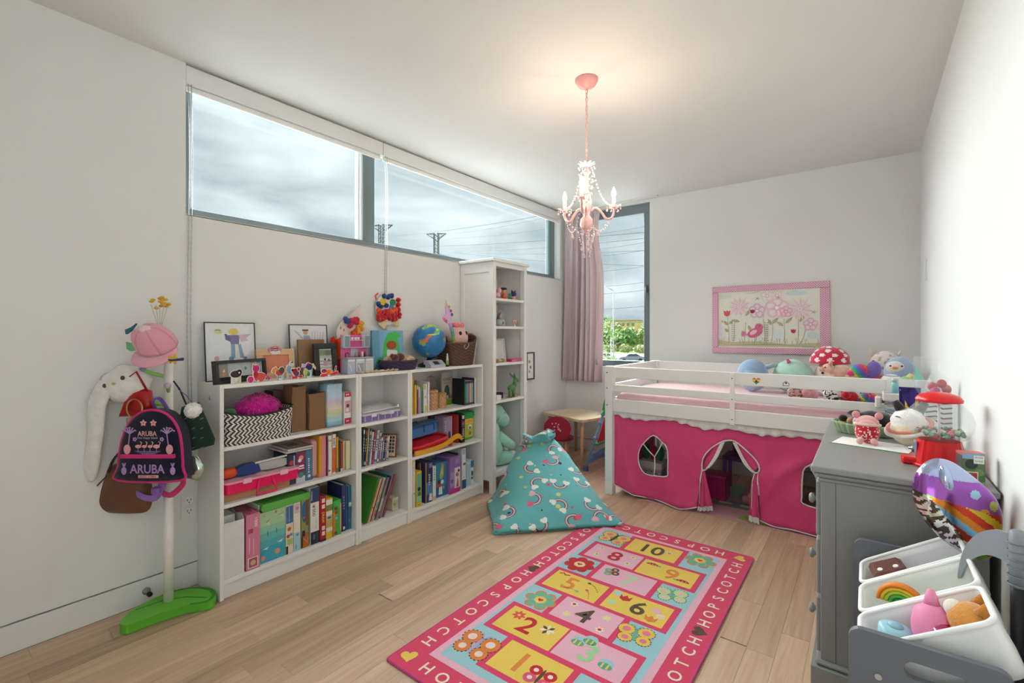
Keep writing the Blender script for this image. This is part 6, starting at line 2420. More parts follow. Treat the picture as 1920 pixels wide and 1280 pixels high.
pic_frame('smaller thin black frame with a striped figure drawing', (-2.748, 1.565, ZT), 0, .25, .31, .08, .005, .008, '#2b2b2e',
          [('r', .02, .02, .98, .98, '#e9e9ea'), ('l', [(.15, .88), (.35, .7)], .02, '#b7adc0'), ('l', [(.22, .85), (.4, .68)], .015, '#c9c0cc'), ('c', .42, .84, .06, '#c9a58c'), ('r', .34, .87, .5, .9, '#5a544a'), ('p', [(.36, .78), (.52, .78), (.58, .62), (.38, .62)], '#a7aec9')] + [('l', [(.58 + k * .07, .68), (.6 + k * .075, .86)], .015, ['#c3bccb', '#b9b3c4', '#cfc6d0'][k % 3]) for k in range(5)], group='framed drawings leaning on the wall')
pic_frame('low wide charcoal box frame with a street photo', (-2.607, 1.115, ZT), .36, .315, .118, .10, .016, .03, '#3a3735',
          [('r', .06, .12, .94, .88, '#c5ccd2'), ('r', .06, .12, .26, .88, '#a39a8c'), ('r', .28, .12, .285, .88, '#8a9098'), ('r', .52, .3, .525, .88, '#9aa2aa'), ('r', .06, .12, .94, .28, '#2b2d33'), ('c', .18, .4, .035, '#d99a86'), ('p', [(.15, .5), (.2, .5), (.19, .66)], '#e9e6e2'), ('r', .7, .4, .8, .86, '#b7aea8'), ('c', .6, .6, .03, '#7fa08a'), ('r', .84, .3, .92, .86, '#9aa0a6')])
t = pic_frame('peach frame with a pink flower on its top edge', (-2.68, 1.325, ZT), 0, .215, .165, .10, .034, .014, '#e3b58c',
              [('r', .1, .1, .9, .9, '#e08f74'), ('t', 'ALIA', .68, .3, .13, '#3a2f2c', 0, .55)])
m = M(FACE((.002, -.02, .155), (0, 1, 0), (0, 0, 1)))
m.prism(circ(.012, .006, .038, .022, 18), 0, .004, '#d98a9a')
m.prism(circ(.012, -.008, .03, .014, 16), .004, .006, '#ecd9d8')
for k in range(2):
    m.line([(-.012, .012 - k * .012), (0, .015 - k * .012), (.01, .011 - k * .012), (.03, .014 - k * .012)], .004, '#2c2628', .0065)
m.build('flower_ornament', 'card', t)
o = M().box(-.009, .009, -.085, .085, 0, .218, '#8a6545', b=.003).build('wooden_plaque', 'wood')
tag(o, 'rustic brown wooden board leaning behind the photo frame', 'board', loc=(-2.675, 1.535, ZT), ry=-.10)
pic_frame('upright black frame with a photo of two seated children', (-2.607, 1.592, ZT), .05, .155, .195, .12, .034, .016, '#232425',
          [('r', .2, .2, .8, .82, '#d3d6d2'), ('r', .2, .62, .8, .8, '#7f8f78'), ('c', .62, .7, .12, '#66785f'), ('r', .2, .54, .8, .62, '#b5bcb8'), ('r', .2, .44, .8, .46, '#4a4a48'), ('r', .2, .34, .8, .36, '#4a4a48'), ('p', [(.42, .46), (.56, .46), (.58, .3), (.4, .3)], '#b79aa6'), ('p', [(.58, .44), (.72, .44), (.74, .3), (.58, .3)], '#c3a9b4'), ('c', .48, .5, .05, '#5a4238'), ('c', .65, .48, .05, '#7a5a48'), ('r', .2, .2, .8, .27, '#b9b3a6')])

# doll kitchen
loc = (-2.60, 1.79, ZT)
t = thing('doll_kitchen', 'pink and silver doll house kitchen unit', 'toy kitchen', loc, rz=.0)
SIL, KP = '#c9cad2', '#d65f9c'
M().box(-.032, -.028, -.095, .10, 0, .245, KP, b=.001).build('back_wall', 'print', t)
M().box(-.028, .045, -.092, .105, .095, .103, '#a9adb8', b=.001).build('worktop', 'plastic', t)
for y0, y1, c in ((-.09, -.034, '#bcc0d0'), (-.030, .034, '#c9ccd6'), (.038, .102, '#c3c6c9')):
    cb = M().box(-.028, .040, y0, y1, 0, .094, c, b=.002).build('cupboard', 'plastic', t)
    m = M(FACE((.0404, y0, 0), (0, 1, 0), (0, 0, 1)))
    deco(m, y1 - y0, .094, [('r', .06, .05, .94, .42 if y0 < -.05 else .8, '#a9b3d0' if y0 < -.05 else '#d6d8da'), ('r', .06, .46, .94, .8, '#b5bccf') if y0 < -.05 else ('r', .14, .14, .86, .7, '#9aa1ab' if y0 < 0 else '#cdd0d0'), ('l', [(.25, .6), (.55, .18)], .08, '#e3e6ea') if y0 < 0 else ('r', .1, .86, .9, .97, '#e3e5e8'), ('r', .06, .84, .94, .96, '#e9eaee')])
    m.build('door_front', 'print', cb)
for y0, y1 in ((-.092, -.048), (.056, .10)):
    cb = M().box(-.028, .004, y0, y1, .162, .243, SIL, b=.002).build('wall_cabinet', 'plastic', t)
    M().box(.004, .0055, y0 + .005, y1 - .005, .168, .237, '#7f9298', b=.0005).build('glass_door', 'plastic', cb)
for zz in (.162, .208):
    M().box(-.028, .0, -.047, .055, zz, zz + .004, '#e9cfdc').build('shelf', 'plastic', t)
for y in (-.025, .0, .022):
    M(TR(-.012, y, .213)).lathe([(0, 0), (.008, 0), (.010, .016), (0, .016)], '#f0e9ee', 10).build('jar', 'plastic', t)
M().tube([(.0, -.078, .103), (.0, -.078, .128), (.012, -.072, .134), (.018, -.066, .122)], .003, '#2a2a30', n=6).build('tap', 'plastic', t)
M().box(-.0275, -.0265, -.025, .03, .105, .158, '#c9c2d0').build('splash_tile', 'print', t)
for y, c in ((-.01, '#7f86a8'), (.016, '#c94a52'), (.036, '#efe6e6'), (.056, '#6d3f38')):
    M(TR(.01, y, .1035)).lathe([(0, 0), (.009, 0), (.007, .02), (.009, .028), (0, .036)], c, 10).build('utensil_pot', 'plastic', t)


def tissue(m, pts, r0, cols, seed, n=7):
    r = random.Random(seed)
    for x, y, z_ in pts:
        m.ball(x + r.uniform(-.003, .003), y + r.uniform(-.007, .007), z_ + r.uniform(-.008, .008), r0 * r.uniform(.8, 1.25), r0, r0 * r.uniform(.8, 1.2), r.choice(cols), n=n, m=5, fn=lambda u: 1 + .35 * noise.noise(u * 3 + Vector((x * 50, y * 50, z_ * 50))))


loc = (-2.74, 1.80, ZT)
t = thing('clown_craft', 'paper clown with pointed hat and rainbow tissue hair behind kitchen', 'craft', loc)
m = M(FACE((0, 0, 0), (0, 1, 0), (0, 0, 1)))
m.prism(rot2(circ(0, 0, .085, .095, 22), 0, .02, .25), 0, .004, '#eadfd8')
m.build('paper_face', 'paper', t)
M(FACE((.003, 0, 0), (0, 1, 0), (0, 0, 1))).prism([(-.05, .30), (.10, .31), (.115, .45)], 0, .004, '#e6d3c9').build('paper_hat', 'paper', t)
m = M()
tissue(m, [(.016, -.01 + .012 * k, .345 - .003 * k) for k in range(3)], .018, ['#35498a'], 1)
m.build('blue_hair', 'shag', t)
m = M()
tissue(m, [(.018, .03 + .014 * (k % 4), .345 - .018 * (k // 4)) for k in range(9)], .018, ['#b5173f', '#c92a4a'], 2)
m.build('red_hair', 'shag', t)
m = M()
tissue(m, [(.018, .095 + .012 * (k % 2), .325 - .02 * (k // 2)) for k in range(7)], .018, ['#eda32c', '#f0b43c'], 3)
m.build('yellow_hair', 'shag', t)
m = M()
tissue(m, [(.018, .055 + .016 * (k % 3), .262 - .018 * (k // 3)) for k in range(6)], .018, ['#e65a24'], 4)
m.build('orange_hair', 'shag', t)
m = M(FACE((.006, 0, 0), (0, 1, 0), (0, 0, 1)))
for y, z_ in ((-.035, .29), (-.012, .275)):
    m.poly(circ(y, z_, .005, .010, 10), '#c56a72', 0)
m.line([(-.03, .245), (.0, .238), (.03, .245)], .004, '#d6a9a0', 0)
m.build('face_marks', 'print', t)
m = M()


def collar(u, v):
    a = .15 * (1 - .35 * v)
    return (.012 + .022 * math.sin(u * PI * 7) * (1 - v * .5), -.13 + .17 * u + .02 * v, .0 + .225 * v + .01 * math.sin(u * 19))


m.grid(collar, 44, 8, lambda u, v: '#cf2a22' if u < .3 or v < .35 else '#ea5a20')
m.build('tissue_collar', 'paper', t, solid=.003)

loc = (-2.775, 2.17, 1.365)
t = thing('hanging_clown_craft', 'paper plate clown face with red tissue beard hanging on the wall', 'craft', loc)
m = M(FACE((0, 0, 0), (0, 1, 0), (0, 0, 1)))
m.prism(circ(0, .125, .105, .115, 26), 0, .004, '#e9e2dc')
m.build('paper_plate', 'paper', t)
for c, pts, nm in (('#23457a', [(.01, -.03 + .02 * k, .215) for k in range(4)] + [(.01, -.085, .155), (.01, -.07, .14), (.01, -.02, .15)], 'blue_tissue'), ('#c92428', [(.014, -.09 + .03 * (k % 7), .10 - .027 * (k // 7) + .004 * (k % 7)) for k in range(21)] + [(.014, .09, .13 + .02 * k) for k in range(4)], 'red_beard'), ('#e65a22', [(.02, .0 + .02 * k, .105 + .004 * k) for k in range(4)] + [(.016, -.09, .115)], 'orange_lips')):
    m = M()
    tissue(m, pts, .019, [c], len(pts))
    m.build(nm, 'shag', t)
for y, z_, c in ((-.045, .175, '#e6bf2e'), (.042, .175, '#1f8a5a')):
    M(FACE((.004, y, z_), (0, 1, 0), (0, 0, 1))).prism(circ(0, 0, .026, n=8), 0, .006, c).build('paper_eye', 'card', t)
M(FACE((.004, 0, .12), (0, 1, 0), (0, 0, 1))).prism(circ(.03, .02, .022, n=6), 0, .005, '#4b86b8').build('paper_cheek', 'card', t)
m = M(FACE((.003, 0, 0), (0, 1, 0), (0, 0, 1)))
m.prism([(-.09, .02), (-.03, -.02), (.0, .04)], 0, .002, '#e9d39a')
m.prism([(.03, .02), (.10, .0), (.10, .05)], .0, .002, '#e3cf92')
m.build('paper_scraps', 'paper', t)
M().tube([(.004, -.10, .19), (.004, -.108, .215), (.004, -.085, .235)], .006, '#e0564c', n=6).build('pipe_cleaner', 'shag', t)

loc = (-2.70, 2.125, ZT)
t = thing('painted_canvas', 'blue painted canvas with a green-haired portrait', 'painting', loc, ry=-.05)
M().box(-.018, 0, -.135, .135, 0, .275, '#5f9cc0', b=.002).build('canvas', 'fabric', t)
m = M(FACE((.0006, -.135, 0), (0, 1, 0), (0, 0, 1)))
deco(m, .27, .275, [('r', .02, 0, 1, 1, '#7fb3d0'), ('r', .0, .0, .22, 1, '#6aa3c4'), ('p', [(.3, .35), (.36, .7), (.5, .93), (.75, .97), (.95, .85), (.8, .8), (.86, .55), (.84, .3), (.7, .3), (.72, .55), (.45, .5), (.44, .3)], '#4fc05e'), ('c', .6, .62, .17, '#a5552c', 0, .12), ('p', [(.45, .5), (.78, .48), (.8, .3), (.44, .3)], '#e0e3e6'), ('c', .22, .22, .12, '#4ab068', 0, .1), ('p', [(.12, .0), (.3, .0), (.26, .3)], '#3f8fae')])
m.build('paint', 'paper', t)


def weave(m, fn, nu, nv, cols):
    m.grid(lambda u, v: fn(u, v, .003 * math.sin(u * nu * PI + (int(v * nv + .01) % 2) * PI)), nu, nv, lambda u, v: cols[(int(u * nu) // 2 + int(v * nv)) % len(cols)], closed_u=True)


loc = (-2.62, 2.145, ZT)
t = thing('purple_basket', 'low dark purple woven basket holding beige cloth', 'basket', loc)
m = M()
weave(m, lambda u, v, w_: ((.085 + .02 * v + w_) * math.cos(2 * PI * u), (.125 + .03 * v + w_) * math.sin(2 * PI * u), .068 * v), 64, 9, ['#3c3050', '#2b2338', '#4a3b5c'])
m.build('basket_wall', 'wicker', t, solid=.005)
M().prism(circ(0, 0, .084, .122, 28), .001, .005, '#2b2338').build('basket_floor', 'wicker', t)
m = M()
pillow(m, circ(0, 0, .085, .125, 24), .035, '#c9a582', colfn=lambda p: '#d6b795' if noise.noise(p * 22) > -.1 else '#b08a66')
tag(m.build('beige_cloth', 'fabric'), 'crumpled beige cloth filling the purple basket', 'cloth', loc=(-2.62, 2.15, ZT + .07))
m = M()
m.ball(0, 0, 0, .026, .03, .024, '#5a3426', n=14, m=9)
m.ball(0, .045, .004, .03, .035, .026, '#5a3426', n=14, m=9)
m.ball(0, -.028, .012, .016, .016, .016, '#63392a', n=12, m=8)
tag(m.build('brown_toy', 'plush'), 'small brown plush toy draped over the purple basket', 'plush toy', loc=(-2.545, 2.055, ZT + .090), rz=.1)

# globe
loc = (-2.655, 2.465, ZT)
t = thing('talking_globe', 'blue interactive globe on a black and silver base', 'globe', loc)


def land(u):
    v = u
    n_ = noise.noise(v * 1.9 + Vector((4.4, 1.2, 2.1)))
    if v.z > .6 and n_ > .05:
        return '#c9cf5a' if noise.noise(v * 5) > 0 else '#6fb58a'
    if v.z > .25 and n_ > .3:
        return '#dc6a48'
    if n_ > .5:
        return '#8fb55a'
    return '#2f7fb8' if noise.noise(v * 3) > 0 else '#2a74ae'


m = M(TR(0, 0, .198, rx=.2, ry=.25))
m.ball(0, 0, 0, .128, c='#2f7fb8', n=96, m=64, colfn=land)
m.build('globe_ball', 'plastic', t)
m = M()
m.tube([(.0, -.10 * math.cos(a) * 1.36, .198 + .136 * math.sin(a)) for a in [PI * (1.0 + k / 16) for k in range(9)]], .007, '#1e1f22', n=8)
m.build('meridian_arm', 'plastic', t)
M(TR(0, 0, .0)).lathe([(0, 0), (.085, 0), (.085, .02), (.06, .03), (.022, .045), (.018, .072), (0, .072)], '#1e1f22', 28).build('stand', 'plastic', t)
m = M(FACE((0, .075, 0), (1, 0, 0), (0, 0, 1)))
m.prism([(.02, .0), (.10, .0), (.10, .018), (.055, .052), (.02, .052)], .0, .15, '#b9bac6')
m.build('console', 'plastic', t)
m = M(FACE((.1005 - .0, -.045, .0185), (0, 1, 0), (-.797, 0, .603)))
deco(m, .09, .05, [('r', .15, .12, .75, .88, '#2a3230'), ('r', .8, .2, .95, .8, '#a9a3c6')])
m.build('screen', 'print', t)
t = thing('glue_stick', 'small white and green cone topped tube', 'tube', (-2.565, 2.568, ZT))
M().lathe([(0, 0), (.015, 0), (.015, .014), (0, .014)], '#2b3530', 14).build('foot', 'plastic', t)
M().lathe([(0, .014), (.0125, .014), (.010, .045), (0, .045)], '#8fc24a', 14).build('barrel', 'plastic', t)
M().lathe([(0, .045), (.010, .045), (.005, .098), (0, .1)], '#dfe3dc', 14).build('nozzle', 'plastic', t)

# brown wicker basket
loc = (-2.655, 2.755, ZT)
t = thing('wicker_basket', 'dark brown wicker basket with rope stitched side and slanted rim', 'basket', loc)


def wk(u, v, w_):
    a = 2 * PI * u
    ca, sa = math.cos(a), math.sin(a)
    x = math.copysign(abs(ca) ** .6, ca) * (.105 + .02 * v)
    y = math.copysign(abs(sa) ** .6, sa) * (.125 + .035 * v)
    h = .175 + .065 * max(-.2, sa) ** 2 * (1 if sa > 0 else .55)
    return (x + w_ * ca, y + w_ * sa, h * v)


m = M()
weave(m, wk, 88, 22, ['#5b4334', '#483428', '#6b5140'])
m.build('basket_wall', 'wicker', t, solid=.006)
m = M()
m.tube([wk(i / 60, 1, 0) for i in range(60)], .008, '#6b5140', n=6, closed=True)
m.build('basket_rim', 'wicker', t)
m = M()
for k in range(20):
    for dx in (0, .022):
        p = wk(.105 + dx * 2, k / 20, .004)
        m.ball(p[0] + .004, p[1] + .005, p[2], .006, .006, .0035, '#d9d0c3', n=6, m=4)
m.build('rope_stitch', 'fabric', t)['kind'] = 'stuff'
M().tube([(.04, .155, .235), (.03, .175, .25), (.0, .182, .252), (-.03, .175, .25)], .007, '#b08f68', n=6).build('rope_handle', 'fabric', t)
M().tube([(.127, -.025, .165), (.131, -.045, .15), (.131, -.02, .130), (.131, .01, .155), (.127, .012, .178)], .002, '#efece6', n=5).build('ribbon', 'fabric', t)
M().prism(circ(0, 0, .10, .12, 24), .001, .005, '#483428').build('basket_floor', 'wicker', t)
t = thing('egg_plush', 'pale pink egg plush with a fluffy coral top', 'plush toy', (-2.655, 2.775, ZT + .13))
M().ball(0, 0, .085, .08, .09, .105, '#e9b9ae', n=24, m=16).build('body', 'plush', t)
m = M()
for k in range(14):
    a = 2 * PI * k / 14
    m.ball(.035 * math.cos(a), .04 * math.sin(a), .185 + .004 * (k % 3), .02, .02, .018, '#ef8794', n=8, m=6)
m.ball(0, 0, .195, .03, .03, .02, '#ef8794', n=10, m=6)
m.build('fluffy_tuft', 'shag', t)
for y in (-.036, .03):
    M().ball(.066, y, .125, .012, .013, .017, '#26201f', n=12, m=8).build('eye', 'plastic', t)
m = M()
m.line([(0, 0), (1, 0)], .001, '#e9b45a')
tag(M().ball(0, 0, 0, .05, .06, .055, '#c79ab5', n=18, m=12).build('plush_toy', 'plush'), 'mauve plush toy peeking over the wicker basket', 'plush toy', loc=(-2.70, 2.845, ZT + .195))
tag(M().tube([(0, 0, 0), (-.01, -.01, .06), (-.005, -.02, .115)], [.022, .024, .014], '#5f4436', n=10).build('plush_arm_toy', 'plush'), 'brown plush limb sticking up from the wicker basket', 'plush toy', loc=(-2.70, 2.70, ZT + .12))
t = thing('unicorn_wand', 'flat rainbow unicorn shaped wand stuck in the wicker basket', 'toy', (-2.60, 2.685, ZT + .09), rx=.26)
m = M(FACE((0, 0, 0), (0, 1, 0), (0, 0, 1)))
RB = ['#e0a93c', '#cfc04a', '#6fae54', '#4fa08c', '#7f9fc9', '#c9a6d6']
for k, c in enumerate(RB):
    a, b = k / 6, (k + 1) / 6
    f = lambda q: .018 * math.sin(q * 2.6)
    m.prism([(f(a) - .012, .02 + .24 * a), (f(a) + .016, .02 + .24 * a), (f(b) + .014, .02 + .24 * b), (f(b) - .014, .02 + .24 * b)], -.004, .004, c)
m.build('wand_stick', 'plastic', t)
m = M(FACE((0, 0, 0), (0, 1, 0), (0, 0, 1)))
m.prism([(-.01, .25), (.035, .26), (.045, .33), (.03, .38), (.01, .40), (-.005, .38), (-.012, .33), (-.055, .31), (-.05, .285)], -.005, .005, '#d9b3dc')
m.build('unicorn_head', 'plastic', t)
m = M(FACE((0, 0, 0), (0, 1, 0), (0, 0, 1)))
m.prism([(.005, .39), (.022, .385), (.012, .435)], -.004, .004, '#e6c86a')
m.build('horn', 'plastic', t)
m = M(FACE((.0055, 0, 0), (0, 1, 0), (0, 0, 1)))
for y, z_, c in ((-.045, .29, '#e0708c'), (-.03, .275, '#d65a7c'), (.04, .34, '#9a5aa0'), (.045, .31, '#7a4a8c'), (.03, .375, '#a9b85a')):
    m.poly(circ(y, z_, .014, n=9), c, 0)
m.build('mane_print', 'print', t)
m = M()
r = random.Random(9)
pts = [(-2.56 + r.uniform(-.006, .006), 1.76 + k * .012, ZT + .008 + .004 * math.sin(k * 1.7)) for k in range(30)]
m.tube([(p[0] + 2.56, p[1] - 1.93, p[2] - ZT) for p in pts], [.007 + .003 * math.sin(k * 2.3) for k in range(30)], '#c9b393', n=6)
tag(m.build('straw_garland', 'wicker'), 'thin straw garland lying along the bookcase front edge', 'garland', loc=(-2.548, 1.93, ZT))


# paper animals along the front edge: white-edged card with printed pieces and a foot
def cutout(label, y, z0, shapes, s=1.0, rz=.25, x=-2.542):
    t = thing('paper_animal', label, 'paper figure', (x, y, ZT + z0), rz, group='card animals along the bookcase edge')
    m = M(FACE((0, 0, 0), (0, 1, 0), (0, 0, 1)))
    mw = M(FACE((0, 0, 0), (0, 1, 0), (0, 0, 1)))
    for k, (pts, c) in enumerate(shapes):
        P = [(a * s, b * s) for a, b in pts]
        cx = sum(p[0] for p in P) / len(P)
        cy = sum(p[1] for p in P) / len(P)
        big = []
        for px, py in P:
            L_ = math.hypot(px - cx, py - cy) or 1
            big.append((px + (px - cx) / L_ * .004, max(0, py + (py - cy) / L_ * .004)))
        mw.prism(big, -.0015 - k * .00003, .0002 + k * .00003, '#f3efe9')
        m.poly(P, c, .0006 + k * .00012)
    mw.build('card_base', 'card', t)
    m.build('printed_body', 'print', t)
    M().box(-.014, .006, -.006, .006, 0, .010, '#efece6', b=.001).build('stand', 'card', t)


O = lambda cx, cy, rx, ry=None, a=0: rot2(circ(0, 0, rx, ry or rx, 14), a, cx, cy)
cutout('black and white card cat with cream legs', 1.048, 0, [([(-.025, 0), (-.012, 0), (-.010, .035), (-.024, .035)], '#e9e6df'), ([(-.006, 0), (.008, 0), (.010, .04), (-.006, .04)], '#f0eee8'), ([(.014, 0), (.028, 0), (.028, .04), (.012, .04)], '#e0d9a6'), (O(.0, .048, .030, .018), '#3a3432'), (O(.018, .056, .015), '#2b2725'), (O(.018, .054, .005), '#f0eee8')])
cutout('pink and coral card cat with a curled tail', 1.155, 0, [(O(-.042, .016, .017), '#d9347c'), (O(.012, .024, .034, .024), '#e2584c'), (O(-.012, .040, .014, .02), '#c4203c'), (O(-.010, .070, .020, .018), '#cf2478'), ([(-.028, .08), (-.018, .084), (-.026, .096)], '#cf2478'), ([(.004, .084), (-.004, .088), (.006, .096)], '#cf2478'), ([(.036, .04), (.045, .038), (.078, .012), (.066, .002)], '#d9347c')])
cutout('orange and yellow striped card pony with blue legs', 1.268, 0, [([(-.012, 0), (.0, 0), (0, .03), (-.012, .03)], '#8fb0d6'), ([(.014, 0), (.026, 0), (.028, .03), (.014, .03)], '#9fd0e0'), (O(.002, .042, .026, .017), '#c9432a'), (O(.016, .052, .018), '#5a5038'), ([(-.05, .05), (-.04, .066), (-.022, .074), (-.008, .06), (-.012, .05), (-.026, .058), (-.04, .044)], '#e9982c')])
cutout('pale blue card bird with a long beak', 1.345, 0, [([(-.03, 0), (-.018, 0), (-.012, .05), (-.022, .05)], '#e9e6e2'), (O(-.012, .052, .018, .026, .4), '#8fc0da'), ([(-.035, .045), (-.02, .07), (-.012, .062)], '#d99ab0'), (O(.002, .082, .013), '#d6d3cc'), ([(-.006, .088), (.012, .10), (.012, .088)], '#2f2c2c')], x=-2.565)
cutout('crouching red card cat with blue ruff', 1.372, 0, [([(-.04, .002), (.03, .006), (.03, .018), (-.04, .016)], '#d6352c'), (O(-.01, .030, .020, .014), '#3a5a86'), (O(-.02, .042, .017), '#a8202c'), (O(-.037, .05, .008), '#3a2424'), (O(.005, .053, .009), '#c92436')])
cutout('green and yellow card frog', 1.428, 0, [(O(0, .022, .020, .020), '#5aa886'), (O(-.012, .034, .012, .018), '#d9cf6a'), ([(-.02, 0), (-.004, 0), (0, .02), (-.016, .02)], '#8fc04a'), (O(.008, .02, .009), '#2f7a6c')])
cutout('navy card horse with a pastel tail', 1.452, 0, [([(.01, 0), (.022, 0), (.026, .055), (.016, .055)], '#a9cfe0'), ([(-.014, 0), (-.004, 0), (-.006, .05), (-.016, .05)], '#c9ced9'), (O(0, .060, .026, .020), '#27345c'), (O(-.006, .078, .012, .006), '#c9304a'), ([(-.05, .06), (-.046, .08), (-.02, .074), (-.02, .066), (-.036, .066)], '#a9b8dc'), ([(.022, .07), (.034, .076), (.05, .055), (.046, .044), (.034, .06)], '#e6bf6a'), ([(-.03, .034), (-.02, .036), (-.03, .064), (-.036, .064)], '#b5203a')], x=-2.568)
cutout('red and orange card tiger stretched on the edge', 1.558, 0, [([(-.066, .004), (-.05, .0), (.02, .006), (.02, .016), (-.052, .018)], '#d3262c'), ([(.02, .004), (.075, .006), (.078, .024), (.066, .026), (.02, .016)], '#d3262c'), (O(.005, .024, .024, .016), '#e0702c'), (O(.022, .026, .012, .008), '#e6a23c'), (O(-.034, .034, .020, .012), '#a8202c'), ([(.03, .024), (.05, .034), (.058, .056), (.066, .054), (.062, .034), (.044, .022)], '#b5203a')])
# ================================================================== coat stand and what hangs on it
sloc = (-2.655, .796, 0)
st = thing('coat_stand', 'white pole coat stand on a green leaf shaped base', 'coat stand', sloc)
LEAF = [(-2.622, .605), (-2.675, .645), (-2.715, .71), (-2.735, .77), (-2.735, .83), (-2.715, .885), (-2.675, .93), (-2.615, .958), (-2.555, .962), (-2.515, .945), (-2.492, .915), (-2.505, .88), (-2.54, .835), (-2.555, .78), (-2.565, .72), (-2.568, .66), (-2.575, .615)]
lp = [(p[0] - sloc[0], p[1] - sloc[1]) for p in smooth_path(LEAF, 4, True)]
M().prism(lp, .003, .042, '#6cc13c', '#64b838').build('leaf_base', 'soft_plastic', st)
m = M()
m.line([(p[0] * .94, p[1] * .94) for p in lp[16:48]], .016, '#2f9a2c', .0424)
m.line([(-.03, -.12), (-.02, -.02), (.03, .06), (.12, .12)], .012, '#2f9a2c', .0425)
m.build('leaf_vein', 'soft_plastic', st)
M(TR(0, 0, .042)).lathe([(0, 0), (.021, 0), (.021, .42), (.0195, .421), (.0195, 1.22), (0, 1.225)], '#eeeae4', 18).build('pole', 'soft_plastic', st)
CR = Vector((.7974, .6035, 0))      # along the wall-facing row of hooks
CN = Vector((.6035, -.7974, 0))     # out of the hooks into the room


def S(a, n_, z_):
    """point beside the stand: a sideways, n_ out into the room"""
    p = Vector(sloc) + CR * a + CN * n_
    return (p.x, p.y, z_)


def SF(a, n_, z_):
    return FACE(S(a, n_, z_), CR, (0, 0, 1))


RZS = math.atan2(CR.y, CR.x)
for a, n_, z_, c in ((-.085, .05, 1.145, '#9c93b8'), (-.075, .085, 1.01, '#b9b2cc'), (.055, .08, 1.075, '#b5a9c4')):
    b0 = Vector(S(0, 0, z_ - .04)) - Vector(sloc)
    b1 = Vector(S(a, n_, z_)) - Vector(sloc)
    hk = M().tube([b0, b0.lerp(b1, .6) + Vector((0, 0, -.004)), b1], .008, '#8fd05a', n=8).build('hook', 'soft_plastic', st)
    M().ball(b1.x, b1.y, b1.z, .014, c=c, n=12, m=8).build('hook_tip', 'soft_plastic', hk)


def hung(name, label, cat, a, n_, z_, rz=0.0):
    return thing(name, label, cat, S(a, n_, z_), RZS - 0 + rz)


# pink cap: local x sideways, y into the wall, z up
t = hung('hanging_sun_hat', 'pink corduroy cap on top of the coat stand', 'cap', -.005, .06, 1.24)


def capf(u, v):
    a, b = 2 * PI * u, PI * .5 * v
    r_ = .088 * math.cos(b) ** .6
    q = Vector((r_ * math.cos(a) * .98, r_ * math.sin(a) * .8, .115 * math.sin(b)))
    q = Matrix.Rotation(.75, 3, 'X') @ q
    return (q.x + .006 * math.sin(a * 3) * v, q.y, q.z + .015)


m = M()
m.grid(capf, 48, 12, lambda u, v: '#eaa6b6' if int(u * 48) % 8 else '#dc93a6', closed_u=True)
m.build('crown', 'fabric', t, solid=.003)


def billf(u, v):
    a = PI + PI * u
    r_ = .086 + .055 * v * math.sin(PI * u)
    q = Matrix.Rotation(.75, 3, 'X') @ Vector((r_ * math.cos(a) * .98, r_ * math.sin(a) * .85, -.012 * v))
    return (q.x, q.y, q.z + .012)


m = M()
m.grid(billf, 24, 6, '#efb0be')
m.build('bill', 'fabric', t, solid=.004)
m = M()
m.ball(-.005, -.075, .075, .04, .02, .035, '#f0d3d6', n=14, m=9, fn=lambda u: 1 + .3 * noise.noise(u * 3))
m.build('white_bow', 'fabric', t)
for nm, lab, cat, a, n_, z_, c, pts in (('hanging_hair_clip', 'teal bow hair clip on the pink cap', 'hair clip', -.065, .14, 1.33, '#2f6f86', [(-.02, -.02), (0, -.006), (.02, .02), (.025, .028), (.004, .012), (-.024, .0)]),
                                        ('hanging_leaf', 'small green leaf charm hanging from the coat stand', 'charm', -.095, .10, 1.255, '#6cb884', [(-.022, .02), (.02, .008), (.028, -.015), (.0, -.022), (-.018, -.012)]),
                                        ('hanging_butterfly_clip', 'yellow butterfly clip hanging from the stand', 'hair clip', .095, .10, 1.195, '#e0b84a', [(-.02, .02), (0, .006), (.01, .028), (.016, .004), (.008, -.022), (-.004, -.006), (-.016, -.018)])):
    m = M(FACE((0, 0, 0), (1, 0, 0), (0, 0, 1)))
    m.prism(pts, -.006, .006, c)
    if 'butterfly' in nm:
        m.T = Matrix.Identity(4)
        m.tube([(-.045, 0, .0), (.0, -.008, -.003), (.045, 0, .002)], [.006, .004, .007], '#2c3a6c', n=8)
    tag(m.build(nm, 'soft_plastic'), lab, cat, loc=S(a, n_, z_), rz=RZS)
t = hung('hanging_flower_sprig', 'yellow artificial flower sprig above the pink cap', 'ornament', -.02, .03, 1.40)
m = M()
r = random.Random(6)
for k in range(14):
    m.ball(r.uniform(-.05, .055), r.uniform(-.02, .02), r.uniform(.02, .085), .012, .006, .007, '#e6b23c', n=7, m=5)
m.build('blossoms', 'soft_plastic', t)
m = M()
for k in range(5):
    m.tube([(0, 0, -.08), (-.04 + k * .02, 0, .05)], .0015, '#c9c3a0', n=4)
m.build('stalks', 'soft_plastic', t)

